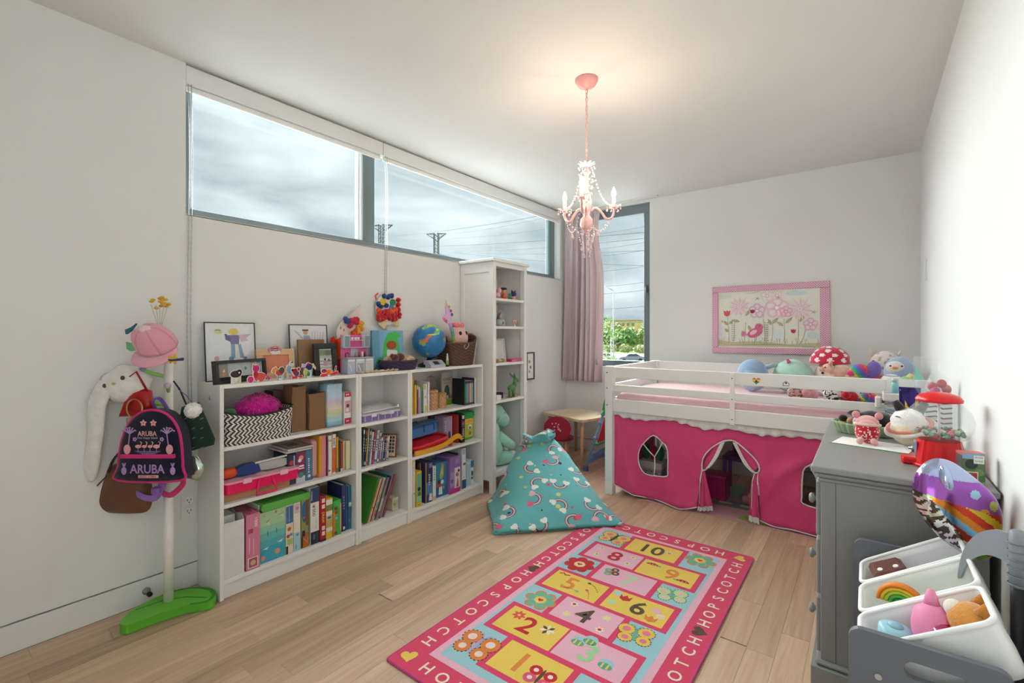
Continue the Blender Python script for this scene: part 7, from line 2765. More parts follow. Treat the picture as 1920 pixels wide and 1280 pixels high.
# white bunny hood with long ears
t = hung('hanging_bunny_hood', 'white plush bunny hood with long dangling ear', 'plush hat', -.15, .06, 1.02)
m = M()
m.ball(0, 0, .06, .10, .08, .085, '#ece8e3', n=26, m=18, fn=lambda u: 1 + .12 * noise.noise(u * 2.2))
m.build('hood', 'plush', t)
m = M()
m.tube([tuple(p) for p in smooth_path([(-.045, -.05, .07), (-.075, -.07, -.02), (-.085, -.065, -.15), (-.11, -.06, -.28), (-.135, -.05, -.37)], 5)], [.040, .042, .043, .043, .042, .041, .040, .039, .038, .037, .036, .036, .036, .037, .038, .039, .040, .040, .038, .034, .026], '#ece8e3', n=14, flat=.5)
m.build('ear', 'plush', t, 'long white ear')
m = M()
m.tube([tuple(p) for p in smooth_path([(-.07, -.01, .09), (-.12, -.02, .045), (-.155, -.02, -.02), (-.16, -.02, -.06)], 5)], [.028, .03, .032, .034, .035, .035, .034, .034, .033, .032, .03, .028, .026, .022, .016, .01], '#e6b3b6', n=12, flat=.5)
m.build('ear', 'plush', t, 'pink lined ear')
for x, z_ in ((-.035, .06), (.045, .095)):
    M().ball(x, -.078, z_, .010, .006, .010, '#5a3f38', n=10, m=7).build('eye', 'plastic', t)
M().ball(.01, -.085, .07, .008, .005, .006, '#d9a24a', n=8, m=6).build('nose', 'plastic', t)
for k in range(2):
    M().tube([(-.085, -.055, .05 - k * .014), (-.06, -.075, .055 - k * .012)], .0012, '#6b625c', n=4).build('whisker', 'fabric', t)

# red patent bag, brown satchel, mesh bag
t = hung('hanging_red_bag', 'glossy red small bag beside the white hood', 'bag', -.085, .075, .93)
m = M(FACE((0, 0, 0), (1, 0, 0), (0, 0, 1)))
pillow(m, [(-.085, .0), (.07, .005), (.06, .12), (.0, .14), (-.04, .12)], .03, '#b3161c')
m.build('bag_body', 'plastic', t)
m = M()
m.tube([(-.06, -.02, .08), (-.03, -.045, .17), (.015, -.03, .21), (.05, -.01, .12)], .005, '#a01318', n=6)
m.build('strap', 'plastic', t)
t = hung('hanging_gold_bangle', 'gold and silver bangles looped over a hook', 'bangle', -.075, .11, .985)
for k, c in enumerate(('#c9a45a', '#c9ccd2', '#b8935a')):
    M().tube([(.035 * math.cos(a) + .006 * k, -.006 * k, .043 * math.sin(a) - .012) for a in [2 * PI * i / 24 for i in range(24)]], .003, c, n=6, closed=True).build('bangle', 'metal', t)
t = hung('hanging_mesh_bag', 'beige mesh pouch hanging behind the backpack', 'bag', -.10, .05, .79)
m = M(FACE((0, 0, 0), (1, 0, 0), (0, 0, 1)))
pillow(m, [(-.05, .0), (.06, -.01), (.08, .14), (-.06, .13)], .015, '#c9b8ab', colfn=lambda p: '#cfc0b4' if (int(p.x * 200) + int(p.y * 200)) % 2 else '#b3a196')
m.build('mesh_pouch', 'fabric', t)
M().tube([(-.03, -.01, .13), (.0, -.01, .19), (.03, -.01, .13)], .004, '#b3a196', n=6).build('strap', 'fabric', t)
t = hung('hanging_satchel', 'slouched brown leather satchel low on the coat stand', 'handbag', -.17, .045, .475)
m = M(FACE((0, 0, 0), (1, 0, 0), (0, 0, 1)))
pillow(m, [tuple(p) for p in smooth_path([(-.17, .03), (-.08, .005), (.05, .0), (.11, .015), (.12, .09), (.10, .19), (.02, .235), (-.055, .225), (-.10, .16)], 4, True)], .05, '#6e4630', n=8)
m.build('bag_body', 'leather', t)
for k in (-1, 1):
    m = M()
    m.tube([tuple(p) for p in smooth_path([(-.05, -.035 * k, .20), (-.02, -.03 * k, .27), (.05, -.02, .33), (.09, .0, .30), (.10, -.02 * k, .20)], 5)], .006, '#4a2f22', n=6)
    m.build('handle', 'leather', t)
M().tube([(-.14, -.03, .075), (-.09, -.05, .14), (-.04, -.052, .19)], .003, '#54341f', n=6).build('seam', 'leather', t)

# printed backpack
t = hung('hanging_backpack', 'black and pink printed ARUBA backpack on the coat stand', 'backpack', .025, .13, .655)
BO = [(-.155, .0), (.125, .0), (.135, .06), (.128, .17), (.11, .24), (.065, .295), (.0, .315), (-.06, .30), (-.11, .25), (-.14, .17), (-.155, .06)]
bo = [(p[0], p[1]) for p in smooth_path(BO, 4, True)]
m = M(FACE((0, .06, 0), (1, 0, 0), (0, 0, 1)))
m.prism(bo, 0, .06, '#1c1d2c', '#23243a', True)
m.build('pack_body', 'fabric', t)
m = M(FACE((0, .0, 0), (1, 0, 0), (0, 0, 1)))
pillow(m, bo, .025, '#1d1e30', n=5, back=False)
m.build('front_panel', 'fabric', t)
m = M()
m.tube([(x, -.001, z_) for x, z_ in bo], .006, '#d9307c', n=6, closed=True)
m.build('piping', 'fabric', t)
m = M(FACE((0, -.0262, 0), (1, 0, 0), (0, 0, 1)))
m.prism([(-.125, .105), (.112, .105), (.112, .122), (-.125, .122)], -.014, .001, '#d9307c')
m.build('zip_band', 'fabric', t)
m = M(FACE((0, -.0272, 0), (1, 0, 0), (0, 0, 1)))
PKL, LIL = '#e9a5a8', '#b58fd0'
m.text('ARUBA', -.005, .215, .022, PKL, 0, width=.085, bold=.02)
m.text('One Happy Island', -.005, .195, .012, '#c9c3d6', 0, width=.09)
m.text('ARUBA', -.005, .058, .040, LIL, 0, width=.155, bold=.02)
m.rect(-.045, .018, .045, .031, PKL, 0)
m.text('EST.1986', -.0, .0245, .008, '#4a2c44', .0003, width=.07)
for sx in (-1, 1):
    for k in range(5):
        a = PI / 2 + sx * (k - 2) * .5
        m.line([(sx * .082, .215), (sx * .082 + .03 * math.cos(a), .215 + .03 * math.sin(a)), (sx * .082 + .038 * math.cos(a - sx * .2), .21 + .028 * math.sin(a))], .006, LIL, .0002 + k * .00005)
    m.line([(sx * .082, .215), (sx * .09, .15)], .005, LIL, 0)
    m.poly(circ(sx * .094, .145, .016, .022, 12), PKL, .0001)
    m.poly(circ(sx * .108, .05, .012, .018, 12), LIL, .0001)
    for k in range(3):
        m.line([(sx * .108, .065), (sx * .108 + (k - 1) * .008, .085)], .004, LIL, .0002)
    for k in range(5):
        m.poly(petal(sx * .022, .262, .002, .016, .005, k * 2 * PI / 5 + .3), PKL, .0001 + k * .00003)
        m.poly(petal(sx * .06, .19, .002, .011, .004, k * 2 * PI / 5), LIL, .0001 + k * .00003)
for x, s_ in ((-.045, 1), (-.018, .8), (.008, .8), (.036, 1.1)):
    m.poly(circ(x, .158, .014 * s_, .008 * s_, 12), PKL, .0001)
    m.line([(x + .010 * s_, .16), (x + .016 * s_, .175 * 1), (x + .008 * s_, .180)], .004, PKL, .0002)
    m.line([(x, .152), (x, .135)], .002, PKL, .0002)
for k in range(4):
    m.line([(-.06 + .01 * k, .137 - .004 * k), (.055 - .008 * k, .137 - .004 * k)], .0015, LIL, .0003)
m.build('printed_pattern', 'print', t)
m = M()
m.tube([tuple(p) for p in smooth_path([(-.03, .06, .30), (-.022, .03, .35), (.0, .03, .365), (.02, .03, .35), (.028, .06, .30)], 5)], .009, '#6b4a9c', n=8, flat=.5)
m.build('top_loop', 'fabric', t)
m = M()
m.tube([tuple(p) for p in smooth_path([(-.14, .055, .03), (-.16, .06, -.03), (-.10, .05, -.085), (-.03, .05, -.095), (.0, .06, -.03)], 5)], .016, '#9a6cc0', n=8, flat=.35)
m.build('shoulder_strap', 'fabric', t, 'lilac webbing strap')
m = M()
m.tube([tuple(p) for p in smooth_path([(.09, .055, .01), (.085, .07, -.04), (.04, .06, -.085), (.0, .06, -.08)], 5)], .013, '#cf3a78', n=8, flat=.35)
m.build('shoulder_strap', 'fabric', t, 'pink webbing strap')
M().box(-.035, .0, .03, .06, -.075, -.045, '#8a5fb0', b=.004).build('buckle', 'plastic', t)

for nm, lab, a, n_, z_, pts, c, mt_ in (('hanging_green_bag', 'dark green shopping bag behind the backpack', .135, .03, .72, [(-.09, .02), (.10, .07), (.105, .10), (.03, .27), (-.05, .25)], '#1f3830', 'fabric'),
                                       ('hanging_shiny_pouch', 'iridescent pale pouch below the green bag', .10, .02, .62, [(-.07, .02), (.06, .0), (.085, .06), (.05, .12), (-.06, .12)], '#c3cfc6', 'foil')):
    t = hung(nm, lab, 'bag', a, n_, z_)
    m = M(FACE((0, 0, 0), (1, 0, 0), (0, 0, 1)))
    pillow(m, pts, .025, c)
    if 'green' in nm:
        for k in range(16):
            x, z2 = -.06 + (k % 4) * .038, .06 + (k // 4) * .045
            m.line([(x, z2), (x + .014, z2 + .007)], .003, '#7f9a8a', .027)
    m.build('bag_body', mt_, t)
    M().tube([(-.03, 0, pts[3][1] - .01), (-.06, 0, pts[3][1] + .06), (-.09, .0, pts[3][1] + .10)], .004, c, n=6).build('strap', 'fabric', t)
t = hung('hanging_pompom', 'fluffy white pompom keyring beside the backpack', 'pompom', .150, .05, .955)
M().ball(0, 0, 0, .036, c='#eeebe6', n=18, m=12, fn=lambda u: 1 + .15 * noise.noise(u * 4)).build('pompom', 'shag', t)
M().tube([(0, 0, .03), (-.03, 0, .07), (-.07, 0, .10)], .002, '#8a5f9a', n=5).build('cord', 'fabric', t)
# ================================================================== tall bookcase contents
def fig(name, label, cat, loc, parts, rz=0.0, group=None):
    """a small thing from parts: (part name, material, [(x, y, z, rx, ry, rz, colour), ...])"""
    t = thing(name, label, cat, loc, rz, group)
    for pn, mt_, balls in parts:
        m = M()
        for b in balls:
            if b[0] == 'tube':
                m.tube(b[1], b[2], b[3], n=10)
            elif b[0] == 'box':
                m.box(*b[1], b[2], b=.003)
            elif b[0] == 'lathe':
                m.T = TR(*b[1])
                m.lathe(b[2], b[3], 18)
                m.T = Matrix.Identity(4)
            else:
                m.ball(b[0], b[1], b[2], b[3], b[4], b[5], b[6], n=16, m=10)
        m.build(pn, mt_, t)
    return t


GS = 'figurines on the tall bookcase'
z = 1.6075
fig('toy_pig', 'pink toy pig figurine on the top display shelf', 'figurine', (-2.50, 3.09, z), [('body', 'plastic', [(0, 0, .03, .03, .035, .03, '#e3a3ae')]), ('head', 'plastic', [(.01, .02, .068, .022, .022, .022, '#e9b0b8'), (.01, .03, .086, .008, .008, .010, '#e3a3ae')])], group=GS)
fig('toy_soldier', 'black and gold capped figurine between pig and cat', 'figurine', (-2.50, 3.19, z), [('body', 'plastic', [('lathe', (0, 0, 0), [(0, 0), (.022, 0), (.026, .03), (.016, .05), (0, .05)], '#e0603c')]), ('head', 'plastic', [(0, 0, .068, .02, .02, .02, '#d9a86a')]), ('hat', 'plastic', [(0, -.008, .092, .03, .034, .012, '#22262c')])], group=GS)
fig('toy_frog', 'tiny green and red figurine beside the purple cat', 'figurine', (-2.49, 3.26, z), [('body', 'plastic', [(0, 0, .018, .016, .016, .018, '#3f8a6c'), (0, 0, .045, .014, .014, .014, '#4f9a7c')]), ('feet', 'plastic', [(.01, .01, .008, .012, .01, .008, '#b8392f')])], group=GS)
fig('toy_cat', 'dark purple cat figurine with a pink body', 'figurine', (-2.50, 3.325, z), [('body', 'plastic', [(0, 0, .018, .018, .02, .018, '#d9b3bf')]), ('head', 'plastic', [(0, 0, .056, .024, .03, .024, '#4a2f78')]), ('ears', 'plastic', [('tube', [(0, -.02, .07), (0, -.026, .095)], [.010, .001], '#4a2f78'), ('tube', [(0, .02, .07), (0, .026, .095)], [.010, .001], '#4a2f78')])], group=GS)
z = 1.3755
t = thing('snow_globe', 'silver based snow globe with a dark winter scene', 'snow globe', (-2.51, 3.14, z))
M().lathe([(0, 0), (.048, 0), (.046, .05), (.036, .06), (0, .06)], '#a7b0b3', 24).build('base', 'plastic', t)
M().ball(0, 0, .095, .046, .046, .046, '#c9d3d6', n=22, m=14).build('glass_dome', 'clear_plastic', t)
m = M()
m.tube([(0, -.02, .06), (0, -.01, .10), (0, .02, .12)], [.012, .01, .004], '#3a3f42', n=8)
m.ball(0, .01, .085, .014, .012, .02, '#d9b38a', n=10, m=7)
m.build('scene', 'plastic', t)
M().ball(.044, -.008, .028, .008, .01, .012, '#b5304a', n=10, m=7).build('badge', 'plastic', t)
fig('toy_owl', 'tiny white and orange figurine beside the snow globe', 'figurine', (-2.49, 3.325, z), [('body', 'plastic', [('lathe', (0, 0, 0), [(0, 0), (.014, 0), (.008, .012), (.008, .02), (0, .02)], '#efe9e2'), (0, 0, .04, .02, .022, .02, '#e6c3ae')]), ('cheeks', 'plastic', [(.016, -.012, .04, .007, .007, .008, '#e08a4c'), (.016, .012, .04, .007, .007, .008, '#d97a5c')])], group=GS)
z = 1.0685
pic_frame('plain white frame standing on the third display shelf', (-2.60, 3.27, z), .0, .16, .20, .10, .012, .012, '#eeeeec', [('r', .1, .08, .9, .92, '#f0efec')], name='blank_canvas')
fig('pencil_case', 'flat raspberry pink pencil case on the third shelf', 'pencil case', (-2.475, 3.30, z), [('case_body', 'soft_plastic', [('box', (-.03, .03, -.075, .075, 0, .024), '#c93a68')]), ('zip', 'metal', [('box', (.03, .032, -.07, .07, .011, .013), '#d9d3d6')])])
for i, (y, c, lb) in enumerate(((3.06, '#8a7358', 'brown'), (3.10, '#cbb994', 'cream'), (3.145, '#b09a74', 'sandy'))):
    tag(M().ball(0, 0, .016, .022, .024, .016, c, n=12, m=8, fn=lambda u: 1 + .2 * noise.noise(u * 3 + Vector((i * 5, 0, 0)))).build('pebble', 'paper'), '%s pebble on the third display shelf' % lb, 'pebble', 'pebbles on the display shelf', loc=(-2.485, y, z))
tag(M().ball(0, 0, 0, .045, .04, .055, '#dfa3b6', n=16, m=12).build('hanging_ornament', 'soft_plastic'), 'pink round ornament hanging in the tall bookcase', 'ornament', loc=(-2.66, 3.10, 1.30))
z = .7575
t = thing('moose_figure', 'green woven moose ornament with antlers', 'ornament', (-2.475, 3.265, z))
GM = '#5f8f5a'
M().ball(0, .0, .082, .026, .05, .03, GM, n=18, m=12).build('body', 'wicker', t)
for y in (-.035, -.02, .02, .035):
    M().tube([(.012 if y in (-.035, .02) else -.012, y, .0), (.008 if y in (-.035, .02) else -.008, y, .075)], [.008, .010], GM, n=8).build('leg', 'wicker', t)
M().tube([(0, .035, .09), (0, .05, .135), (0, .055, .155)], [.02, .015, .016], GM, n=10).build('neck', 'wicker', t)
M().tube([(0, .045, .16), (0, .075, .145), (0, .095, .135)], [.016, .015, .010], GM, n=10).build('head', 'wicker', t)
for s_ in (-1, 1):
    M().tube([(0, .05, .165), (s_ * .01, .03 - .02 * (s_ < 0), .19), (s_ * .014, .02 - .03 * (s_ < 0), .21)], [.009, .010, .004], GM, n=8).build('antler', 'wicker', t)
M().box(-.03, .03, -.05, .06, -.0, .004, '#b98a78', b=.001).build('base', 'card', t)
fig('toy_camera', 'small black camera on the fourth display shelf', 'camera', (-2.52, 3.12, z), [('body', 'soft_plastic', [('box', (-.03, .02, -.05, .06, 0, .05), '#26262a')]), ('lens', 'plastic', [('lathe', (.02, .0, .025, 0, PI / 2), [(0, 0), (.018, 0), (.016, .02), (0, .02)], '#3a3a40')])])
fig('white_carton', 'little white carton beside the black camera', 'box', (-2.465, 3.055, z), [('box_body', 'card', [('box', (-.025, .02, -.03, .03, 0, .034), '#eceae6')]), ('lid', 'card', [('box', (-.026, .021, -.031, .031, .034, .04), '#f2f0ec')])])

# mint unicorn plush on the bottom shelf, facing along the wall
MN = '#a6dcc6'
t = thing('unicorn_plush', 'seated mint green unicorn plush with a white mane', 'plush toy', (-2.60, 3.12, .1765), s=1.2)
M().tube([(0, -.02, .02), (0, -.015, .10), (0, .0, .20), (0, .015, .30)], [.085, .10, .085, .05], MN, n=20).build('body', 'plush', t)
m = M()
m.tube([tuple(p) for p in smooth_path([(0, -.01, .345), (.005, .03, .375), (.01, .085, .345), (.015, .135, .305), (.015, .155, .295)], 4)], [.05, .058, .066, .070, .072, .071, .068, .064, .060, .057, .055, .053, .052, .050, .046, .036, .018], MN, n=18)
m.build('head', 'plush', t)
for s_, yy in ((1, .12), (-1, .17)):
    lg = M().tube([(s_ * .05, .02, .05), (s_ * .06 + .02, .09, .055), (s_ * .055 + .04, yy, .055)], [.05, .048, .044], MN, n=16).build('leg', 'plush', t)
    M().ball(s_ * .055 + .04, yy + .012, .055, .042, .036, .044, '#dfe9e4', n=14, m=10).build('hoof', 'plush', lg)
    M().tube([(s_ * .06, .02, .22), (s_ * .08 + .02, .08, .16), (s_ * .07 + .03, .13, .13)], [.035, .036, .034], MN, n=14).build('arm', 'plush', t)
    M().tube([(s_ * .035, .0, .40), (s_ * .05, -.005, .44)], [.018, .004], MN, n=10).build('ear', 'plush', t)
    M().ball(s_ * .05 + .012, .085, .37, .007, .009, .011, '#2a2a2c', n=10, m=7).build('eye', 'plastic', t)
M().tube([(.005, .06, .405), (.01, .10, .46)], [.012, .002], '#d6dcd9', n=10).build('horn', 'foil', t)
m = M()
r = random.Random(8)
for k in range(60):
    f = k / 59
    p = Vector((r.uniform(-.03, .03), .07 - .11 * f, .415 - .06 * f * f))
    m.tube([p, p + Vector((r.uniform(-.03, .03), -.02, .025)), p + Vector((r.uniform(-.05, .05), -.05, -.01))], [.006, .005, .001], '#e3e6df', n=4)
m.build('mane', 'plush', t)
fig('toy_bouquet', 'small grey and yellow toy behind the unicorn', 'toy', (-2.66, 3.33, .1765), [('toy_body', 'plush', [(0, 0, .09, .035, .05, .09, '#aeb3a9')]), ('toy_face', 'plush', [(.03, .0, .12, .02, .028, .03, '#cdbb6a')])])
pic_frame('small dark framed print on the wall behind the tall bookcase', (XL + .022, 3.995, .835), 0, .145, .285, 0, .014, .018, '#4a4b50', [('r', .08, .05, .92, .95, '#eeeeee'), ('c', .4, .65, .12, '#b98a6c'), ('c', .55, .45, .12, '#8a8f96'), ('c', .4, .3, .1, '#c9a58c')], name='hanging_print')

# ================================================================== plush toys on the bed
zb = .855


def face(t, x, y, z_, dx, r_=.008, c='#252325'):
    for s_ in (-1, 1):
        M().ball(x + s_ * dx, y, z_, r_, r_ * .6, r_, c, n=10, m=7).build('eye', 'plastic', t)


t = thing('whale_plush', 'round pale blue whale plush lying on the bed', 'plush toy', (-.735, 4.17, zb))
M().ball(0, 0, .125, .115, .12, .128, c='#93b0d6', n=26, m=18, colfn=lambda u: '#93b0d6' if u.z > .35 - .25 * abs(u.x) or u.y > .2 else '#a9c2e0').build('body', 'plush', t)
M().tube([(.09, .03, .18), (.14, .05, .21), (.165, .05, .205)], [.012, .02, .012], '#9fc3c9', n=10).build('tail', 'plush', t)
M().tube([(.10, -.08, .125), (.105, -.11, .12)], [.016, .008], '#d6607c', n=8).build('fin', 'plush', t)
t = thing('narwhal_plush', 'mint green plush with a pink horn beside the whale', 'plush toy', (-.463, 4.25, zb))
M().ball(0, 0, .125, .14, .11, .132, '#b5e0d0', n=26, m=18).build('body', 'plush', t)
M().tube([(-.02, -.06, .235), (-.03, -.075, .262)], [.016, .008], '#d4698a', n=10).build('horn', 'plush', t)
face(t, .0, -.105, .135, .045, .010)
t = thing('mushroom_plush', 'big red spotted mushroom plush with a cream stem', 'plush toy', (-.225, 4.27, zb))
M().ball(0, 0, .125, .10, .09, .13, '#efe0d3', n=24, m=16, flatz=-.125).build('stem', 'plush', t)
sp = [Vector((math.cos(a) * math.sqrt(1 - h * h), math.sin(a) * math.sqrt(1 - h * h), h)) for h in (.12, .45, .72, .93) for a in [k * 2 * PI / (9 if h < .6 else 6) + h * 5 for k in range(9 if h < .6 else 6)]]
M().ball(0, 0, .245, .13, .12, .12, c='#d0304f', n=72, m=44, colfn=lambda u: '#f5efe9' if max(u.dot(q) for q in sp) > .990 else '#d0304f', flatz=-.012).build('cap', 'plush', t)
face(t, .0, -.088, .165, .04, .010)
for nm, lab, loc, sz, c in (('bed_pillow', 'white pillow buried below the plush toys', (-.02, 4.13, zb), (.34, .20), '#ece8e6'),):
    m = M()
    pillow(m, rrect(-sz[0] / 2 - .1, -sz[1], sz[0] / 2 + .06, sz[1], .06, 4), .07, c)
    tag(m.build(nm, 'fabric'), lab, 'pillow', loc=(loc[0], loc[1], zb + .07))
zp = zb + .132
t = thing('piglet_plush', 'realistic pale pink piglet plush in front of the mushroom', 'plush toy', (-.165, 4.02, zp))
PG = '#ecc0ae'
M().ball(.02, 0, .055, .075, .045, .05, PG, n=20, m=14).build('body', 'plush', t)
M().ball(-.055, -.02, .08, .036, .034, .034, PG, n=18, m=12).build('head', 'plush', t)
M().tube([(-.08, -.03, .075), (-.105, -.038, .07)], [.018, .015], '#e3a99c', n=12).build('snout', 'plush', t)
for y in (-.035, .01):
    M().tube([(-.045, y, .105), (-.035, y - .004, .135)], [.014, .004], '#e0a094', n=8).build('ear', 'plush', t)
for x in (-.03, .06):
    for y in (-.03, .025):
        M().tube([(x, y, .0), (x, y, .04)], [.014, .018], PG, n=10).build('leg', 'plush', t)
M().ball(-.072, -.05, .088, .005, .004, .006, '#2a2222', n=8, m=6).build('eye', 'plastic', t)
RBW = ['#cf3f7c', '#e0702c', '#e9c43c', '#4fb055', '#3f86c0', '#7a5ab8']
rbc = lambda u: RBW[int((u.x * .8 + u.z * .6 + 1.5) * 3.2) % 6]
t = thing('rainbow_dog_plush', 'tie-dye rainbow dog plush with a purple ear', 'plush toy', (-.01, 3.94, zp - .04))
M().ball(.03, 0, .055, .075, .055, .058, c='#fff', n=30, m=20, colfn=rbc).build('body', 'plush', t)
M().ball(-.03, -.03, .115, .055, .045, .05, c='#fff', n=30, m=20, colfn=rbc).build('head', 'plush', t)
M().ball(.045, -.04, .13, .042, .022, .055, '#7a6ab8', n=18, m=12).build('ear', 'plush', t)
M().ball(-.075, -.045, .10, .028, .024, .022, '#d6427a', n=14, m=10).build('snout', 'plush', t)
t = thing('spotted_plush', 'pink and grey spotted plush with small horns', 'plush toy', (.105, 4.34, zp - .06))
M().ball(0, 0, .13, .10, .08, .13, c='#ecd3d3', n=30, m=20, colfn=lambda u: '#b3aaa9' if noise.noise(u * 3.4 + Vector((2, 5, 1))) > .32 else '#eeddda').build('body', 'plush', t)
for s_ in (-1, 1):
    M().tube([(s_ * .07, 0, .22), (s_ * .09, 0, .27)], [.014, .005], '#e6d3c3', n=8).build('horn', 'plush', t)
face(t, -.02, -.075, .185, .05, .009)
t = thing('owl_plush', 'pale blue bird plush with a cream face', 'plush toy', (.175, 4.15, zp - .05))
M().ball(0, 0, .11, .085, .075, .11, '#a9bedb', n=24, m=16).build('body', 'plush', t)
M().ball(-.02, -.045, .145, .055, .035, .045, '#f0e6e0', n=18, m=12).build('face_patch', 'plush', t)
M().ball(-.025, -.085, .145, .018, .012, .010, '#e0926c', n=12, m=8).build('beak', 'plush', t)
face(t, -.02, -.082, .158, .03, .006)
t = thing('striped_plush', 'white and navy striped plush bundle by the post', 'plush toy', (.125, 3.88, zp - .01))
M().ball(0, 0, .035, .055, .045, .04, c='#fff', n=24, m=24, colfn=lambda u: '#4a5578' if int((u.z + 1) * 9) % 3 == 0 else '#eeecec').build('body', 'fabric', t)
M().ball(-.02, -.03, .012, .05, .03, .012, '#b83a4c', n=12, m=8).build('red_trim', 'fabric', t)
t = thing('fish_plush', 'lime and yellow fish plush at the bed corner', 'plush toy', (.20, 3.86, zp - .0))
M().ball(0, 0, .03, .04, .03, .028, '#9fd08a', n=16, m=10).build('body', 'plush', t)
M().tube([(.0, .0, .035), (.02, 0, .06), (.045, 0, .055)], [.02, .018, .004], '#e6d98a', n=10).build('fin', 'plush', t)
LOWP = [('leopard_plush', 'small leopard print plush behind the middle rail', -.39, '#d9a9a6', '#6f5a55', 3.2), ('bear_plush', 'small dusty pink plush bear behind the middle rail', -.305, '#d99a9c', '#d99a9c', 1), ('calf_plush', 'black and white spotted plush calf behind the middle rail', -.187, '#efece9', '#28262a', 2.0), ('red_plush', 'bright red fluffy plush behind the middle rail', -.088, '#c9202c', '#b01a26', 3), ('rainbow_plush', 'small rainbow plush behind the middle rail', .01, None, None, 1)]
for nm, lab, x, c1, c2, sc in LOWP:
    t = thing(nm, lab, 'plush toy', (x, 3.72, zb))
    cf = (lambda u, c1=c1, c2=c2, sc=sc: c2 if noise.noise(u * sc + Vector((1, 2, 3))) > .15 else c1) if c1 else rbc
    M().ball(0, 0, .045, .045, .045, .045, c='#fff', n=26, m=18, colfn=cf).build('body', 'plush', t)
    M().ball(-.02, -.035, .065, .026, .024, .026, c='#fff', n=20, m=14, colfn=cf).build('head', 'plush', t)
    for s_ in (-1, 1):
        M().ball(-.02 + s_ * .02, -.03, .088, .009, .007, .011, c2 or '#7a5ab8', n=8, m=6).build('ear', 'plush', t)

# bedside caddy hooked over the rail end
t = thing('bedside_caddy', 'white bedside caddy hooked on the rail end', 'caddy', (.145, 3.44, .86))
m = M(FACE((0, .085, 0), (1, 0, 0), (0, 0, 1)))
m.prism(rrect(-.055, 0, .075, .19, .018, 5), -.012, 0, '#eeeeea')
m.build('back_plate', 'plastic', t)
M().box(-.075, .07, -.065, .072, .072, .118, '#e3e1de', b=.006).build('upper_tray', 'plastic', t)
M().box(-.07, .065, -.06, .068, .118, .1195, '#bdb9cc').build('tray_mat', 'print', t)
M().box(-.068, .066, -.050, .07, .0, .004, '#e3e1de').build('lower_tray', 'plastic', t)
m = M(FACE((-.066, -.0505, .004), (1, 0, 0), (0, 0, 1)))
m.rect(0, 0, .13, .066, '#8fa3b8', 0)
r = random.Random(2)
for k in range(14):
    a = r.uniform(0, .06)
    m.line([tuple(p) for p in smooth_path([(0, a), (.04, a + r.uniform(-.02, .02)), (.09, a + r.uniform(-.02, .03)), (.13, a + r.uniform(-.02, .02))], 5)], r.uniform(.002, .006), r.choice(['#3f526c', '#b3c0cc', '#c9a58c', '#5d7794', '#d6dde3']), .0002 + k * .00003)
m.build('marbled_front', 'print', t)
t = thing('teal_bottle', 'small translucent teal bottle on the bedside caddy', 'bottle', (.125, 3.425, .9800))
M().lathe([(0, 0), (.017, 0), (.017, .055), (.010, .062), (0, .062)], '#8fc9cf', 16).build('bottle_body', 'plastic', t)
M().lathe([(0, .062), (.0155, .062), (.0155, .078), (0, .08)], '#b9c3c9', 16).build('bottle_cap', 'plastic', t)
tag(M().box(-.016, .016, -.02, .02, 0, .07, '#f0f0ee', b=.008).build('hanging_charger_block', 'plastic'), 'white rounded charger block beside the bedside caddy', 'charger', loc=(.052, 3.508, .875))

# ================================================================== on the dresser
zd = .8376
o = M().box(-.13, .13, -.085, .085, 0, .0012, '#f3f2f0').build('paper_sheet', 'paper')
tag(o, 'white printed sheet under the little plush on the dresser', 'paper', loc=(.02, 2.53, zd + .0015), rz=-.2)
o = M().box(-.125, .12, -.085, .08, 0, .001, '#4f9a68').build('green_card', 'paper')
tag(o, 'green card just showing below the white sheet', 'card', loc=(.012, 2.525, zd), rz=-.23)
t = thing('knitted_tray', 'sage green scalloped fabric tray holding plush on dresser', 'basket', (.0, 2.80, zd))
m = M()


def trayf(u, v):
    a = 2 * PI * u
    s_ = 1 + .03 * math.sin(a * 26)
    k = .82 + .18 * v ** .7
    return (.135 * k * s_ * math.cos(a), .105 * k * s_ * math.sin(a), .052 * v)


m.grid(trayf, 156, 6, '#9aae8c', closed_u=True)
m.build('tray_wall', 'fabric', t, solid=.006)
M().prism(circ(0, 0, .11, .086, 30), .001, .005, '#8fa382').build('tray_floor', 'fabric', t)
t = thing('black_plush', 'shiny black plush curled in the green tray', 'plush toy', (.025, 2.83, zd + .006))
M().ball(0, 0, .045, .085, .06, .055, '#232423', n=22, m=14, fn=lambda u: 1 + .12 * noise.noise(u * 2)).build('body', 'plush', t)
M().tube([(-.05, -.02, .07), (-.085, -.02, .085), (-.06, 0, .09)], [.016, .02, .012], '#2c2e2c', n=10).build('ear', 'plush', t)
for nm, lab, x, y, c, rr in (('tan_toy', 'tan and black toy at the end of the green tray', -.095, 2.83, '#c9a070', .024), ('ochre_toy', 'brown round toy in the green tray', -.062, 2.79, '#a88456', .022), ('lilac_toy', 'lilac plush ball in the green tray', -.035, 2.745, '#c3a3c4', .026)):
    t = thing(nm, lab, 'toy', (x, y, zd + .006))
    M().ball(0, 0, rr, rr, rr, rr, c, n=14, m=10).build('body', 'plush', t)
    M().ball(.0, -.004, rr * 2.2, rr * .8, rr * .8, rr * .8, '#2b2825' if nm == 'tan_toy' else c, n=12, m=8).build('head', 'plush', t)
t = thing('floral_piglet', 'small pink plush in a red flowered dress', 'plush toy', (.0, 2.545, zd + .003))
M().ball(0, 0, .05, .044, .04, .05, c='#fff', n=44, m=30, colfn=lambda u: ('#f0dcd8' if noise.noise(u * 7) > .22 else '#c9222f') if u.z < .55 else '#e6a9a8').build('body', 'plush', t)
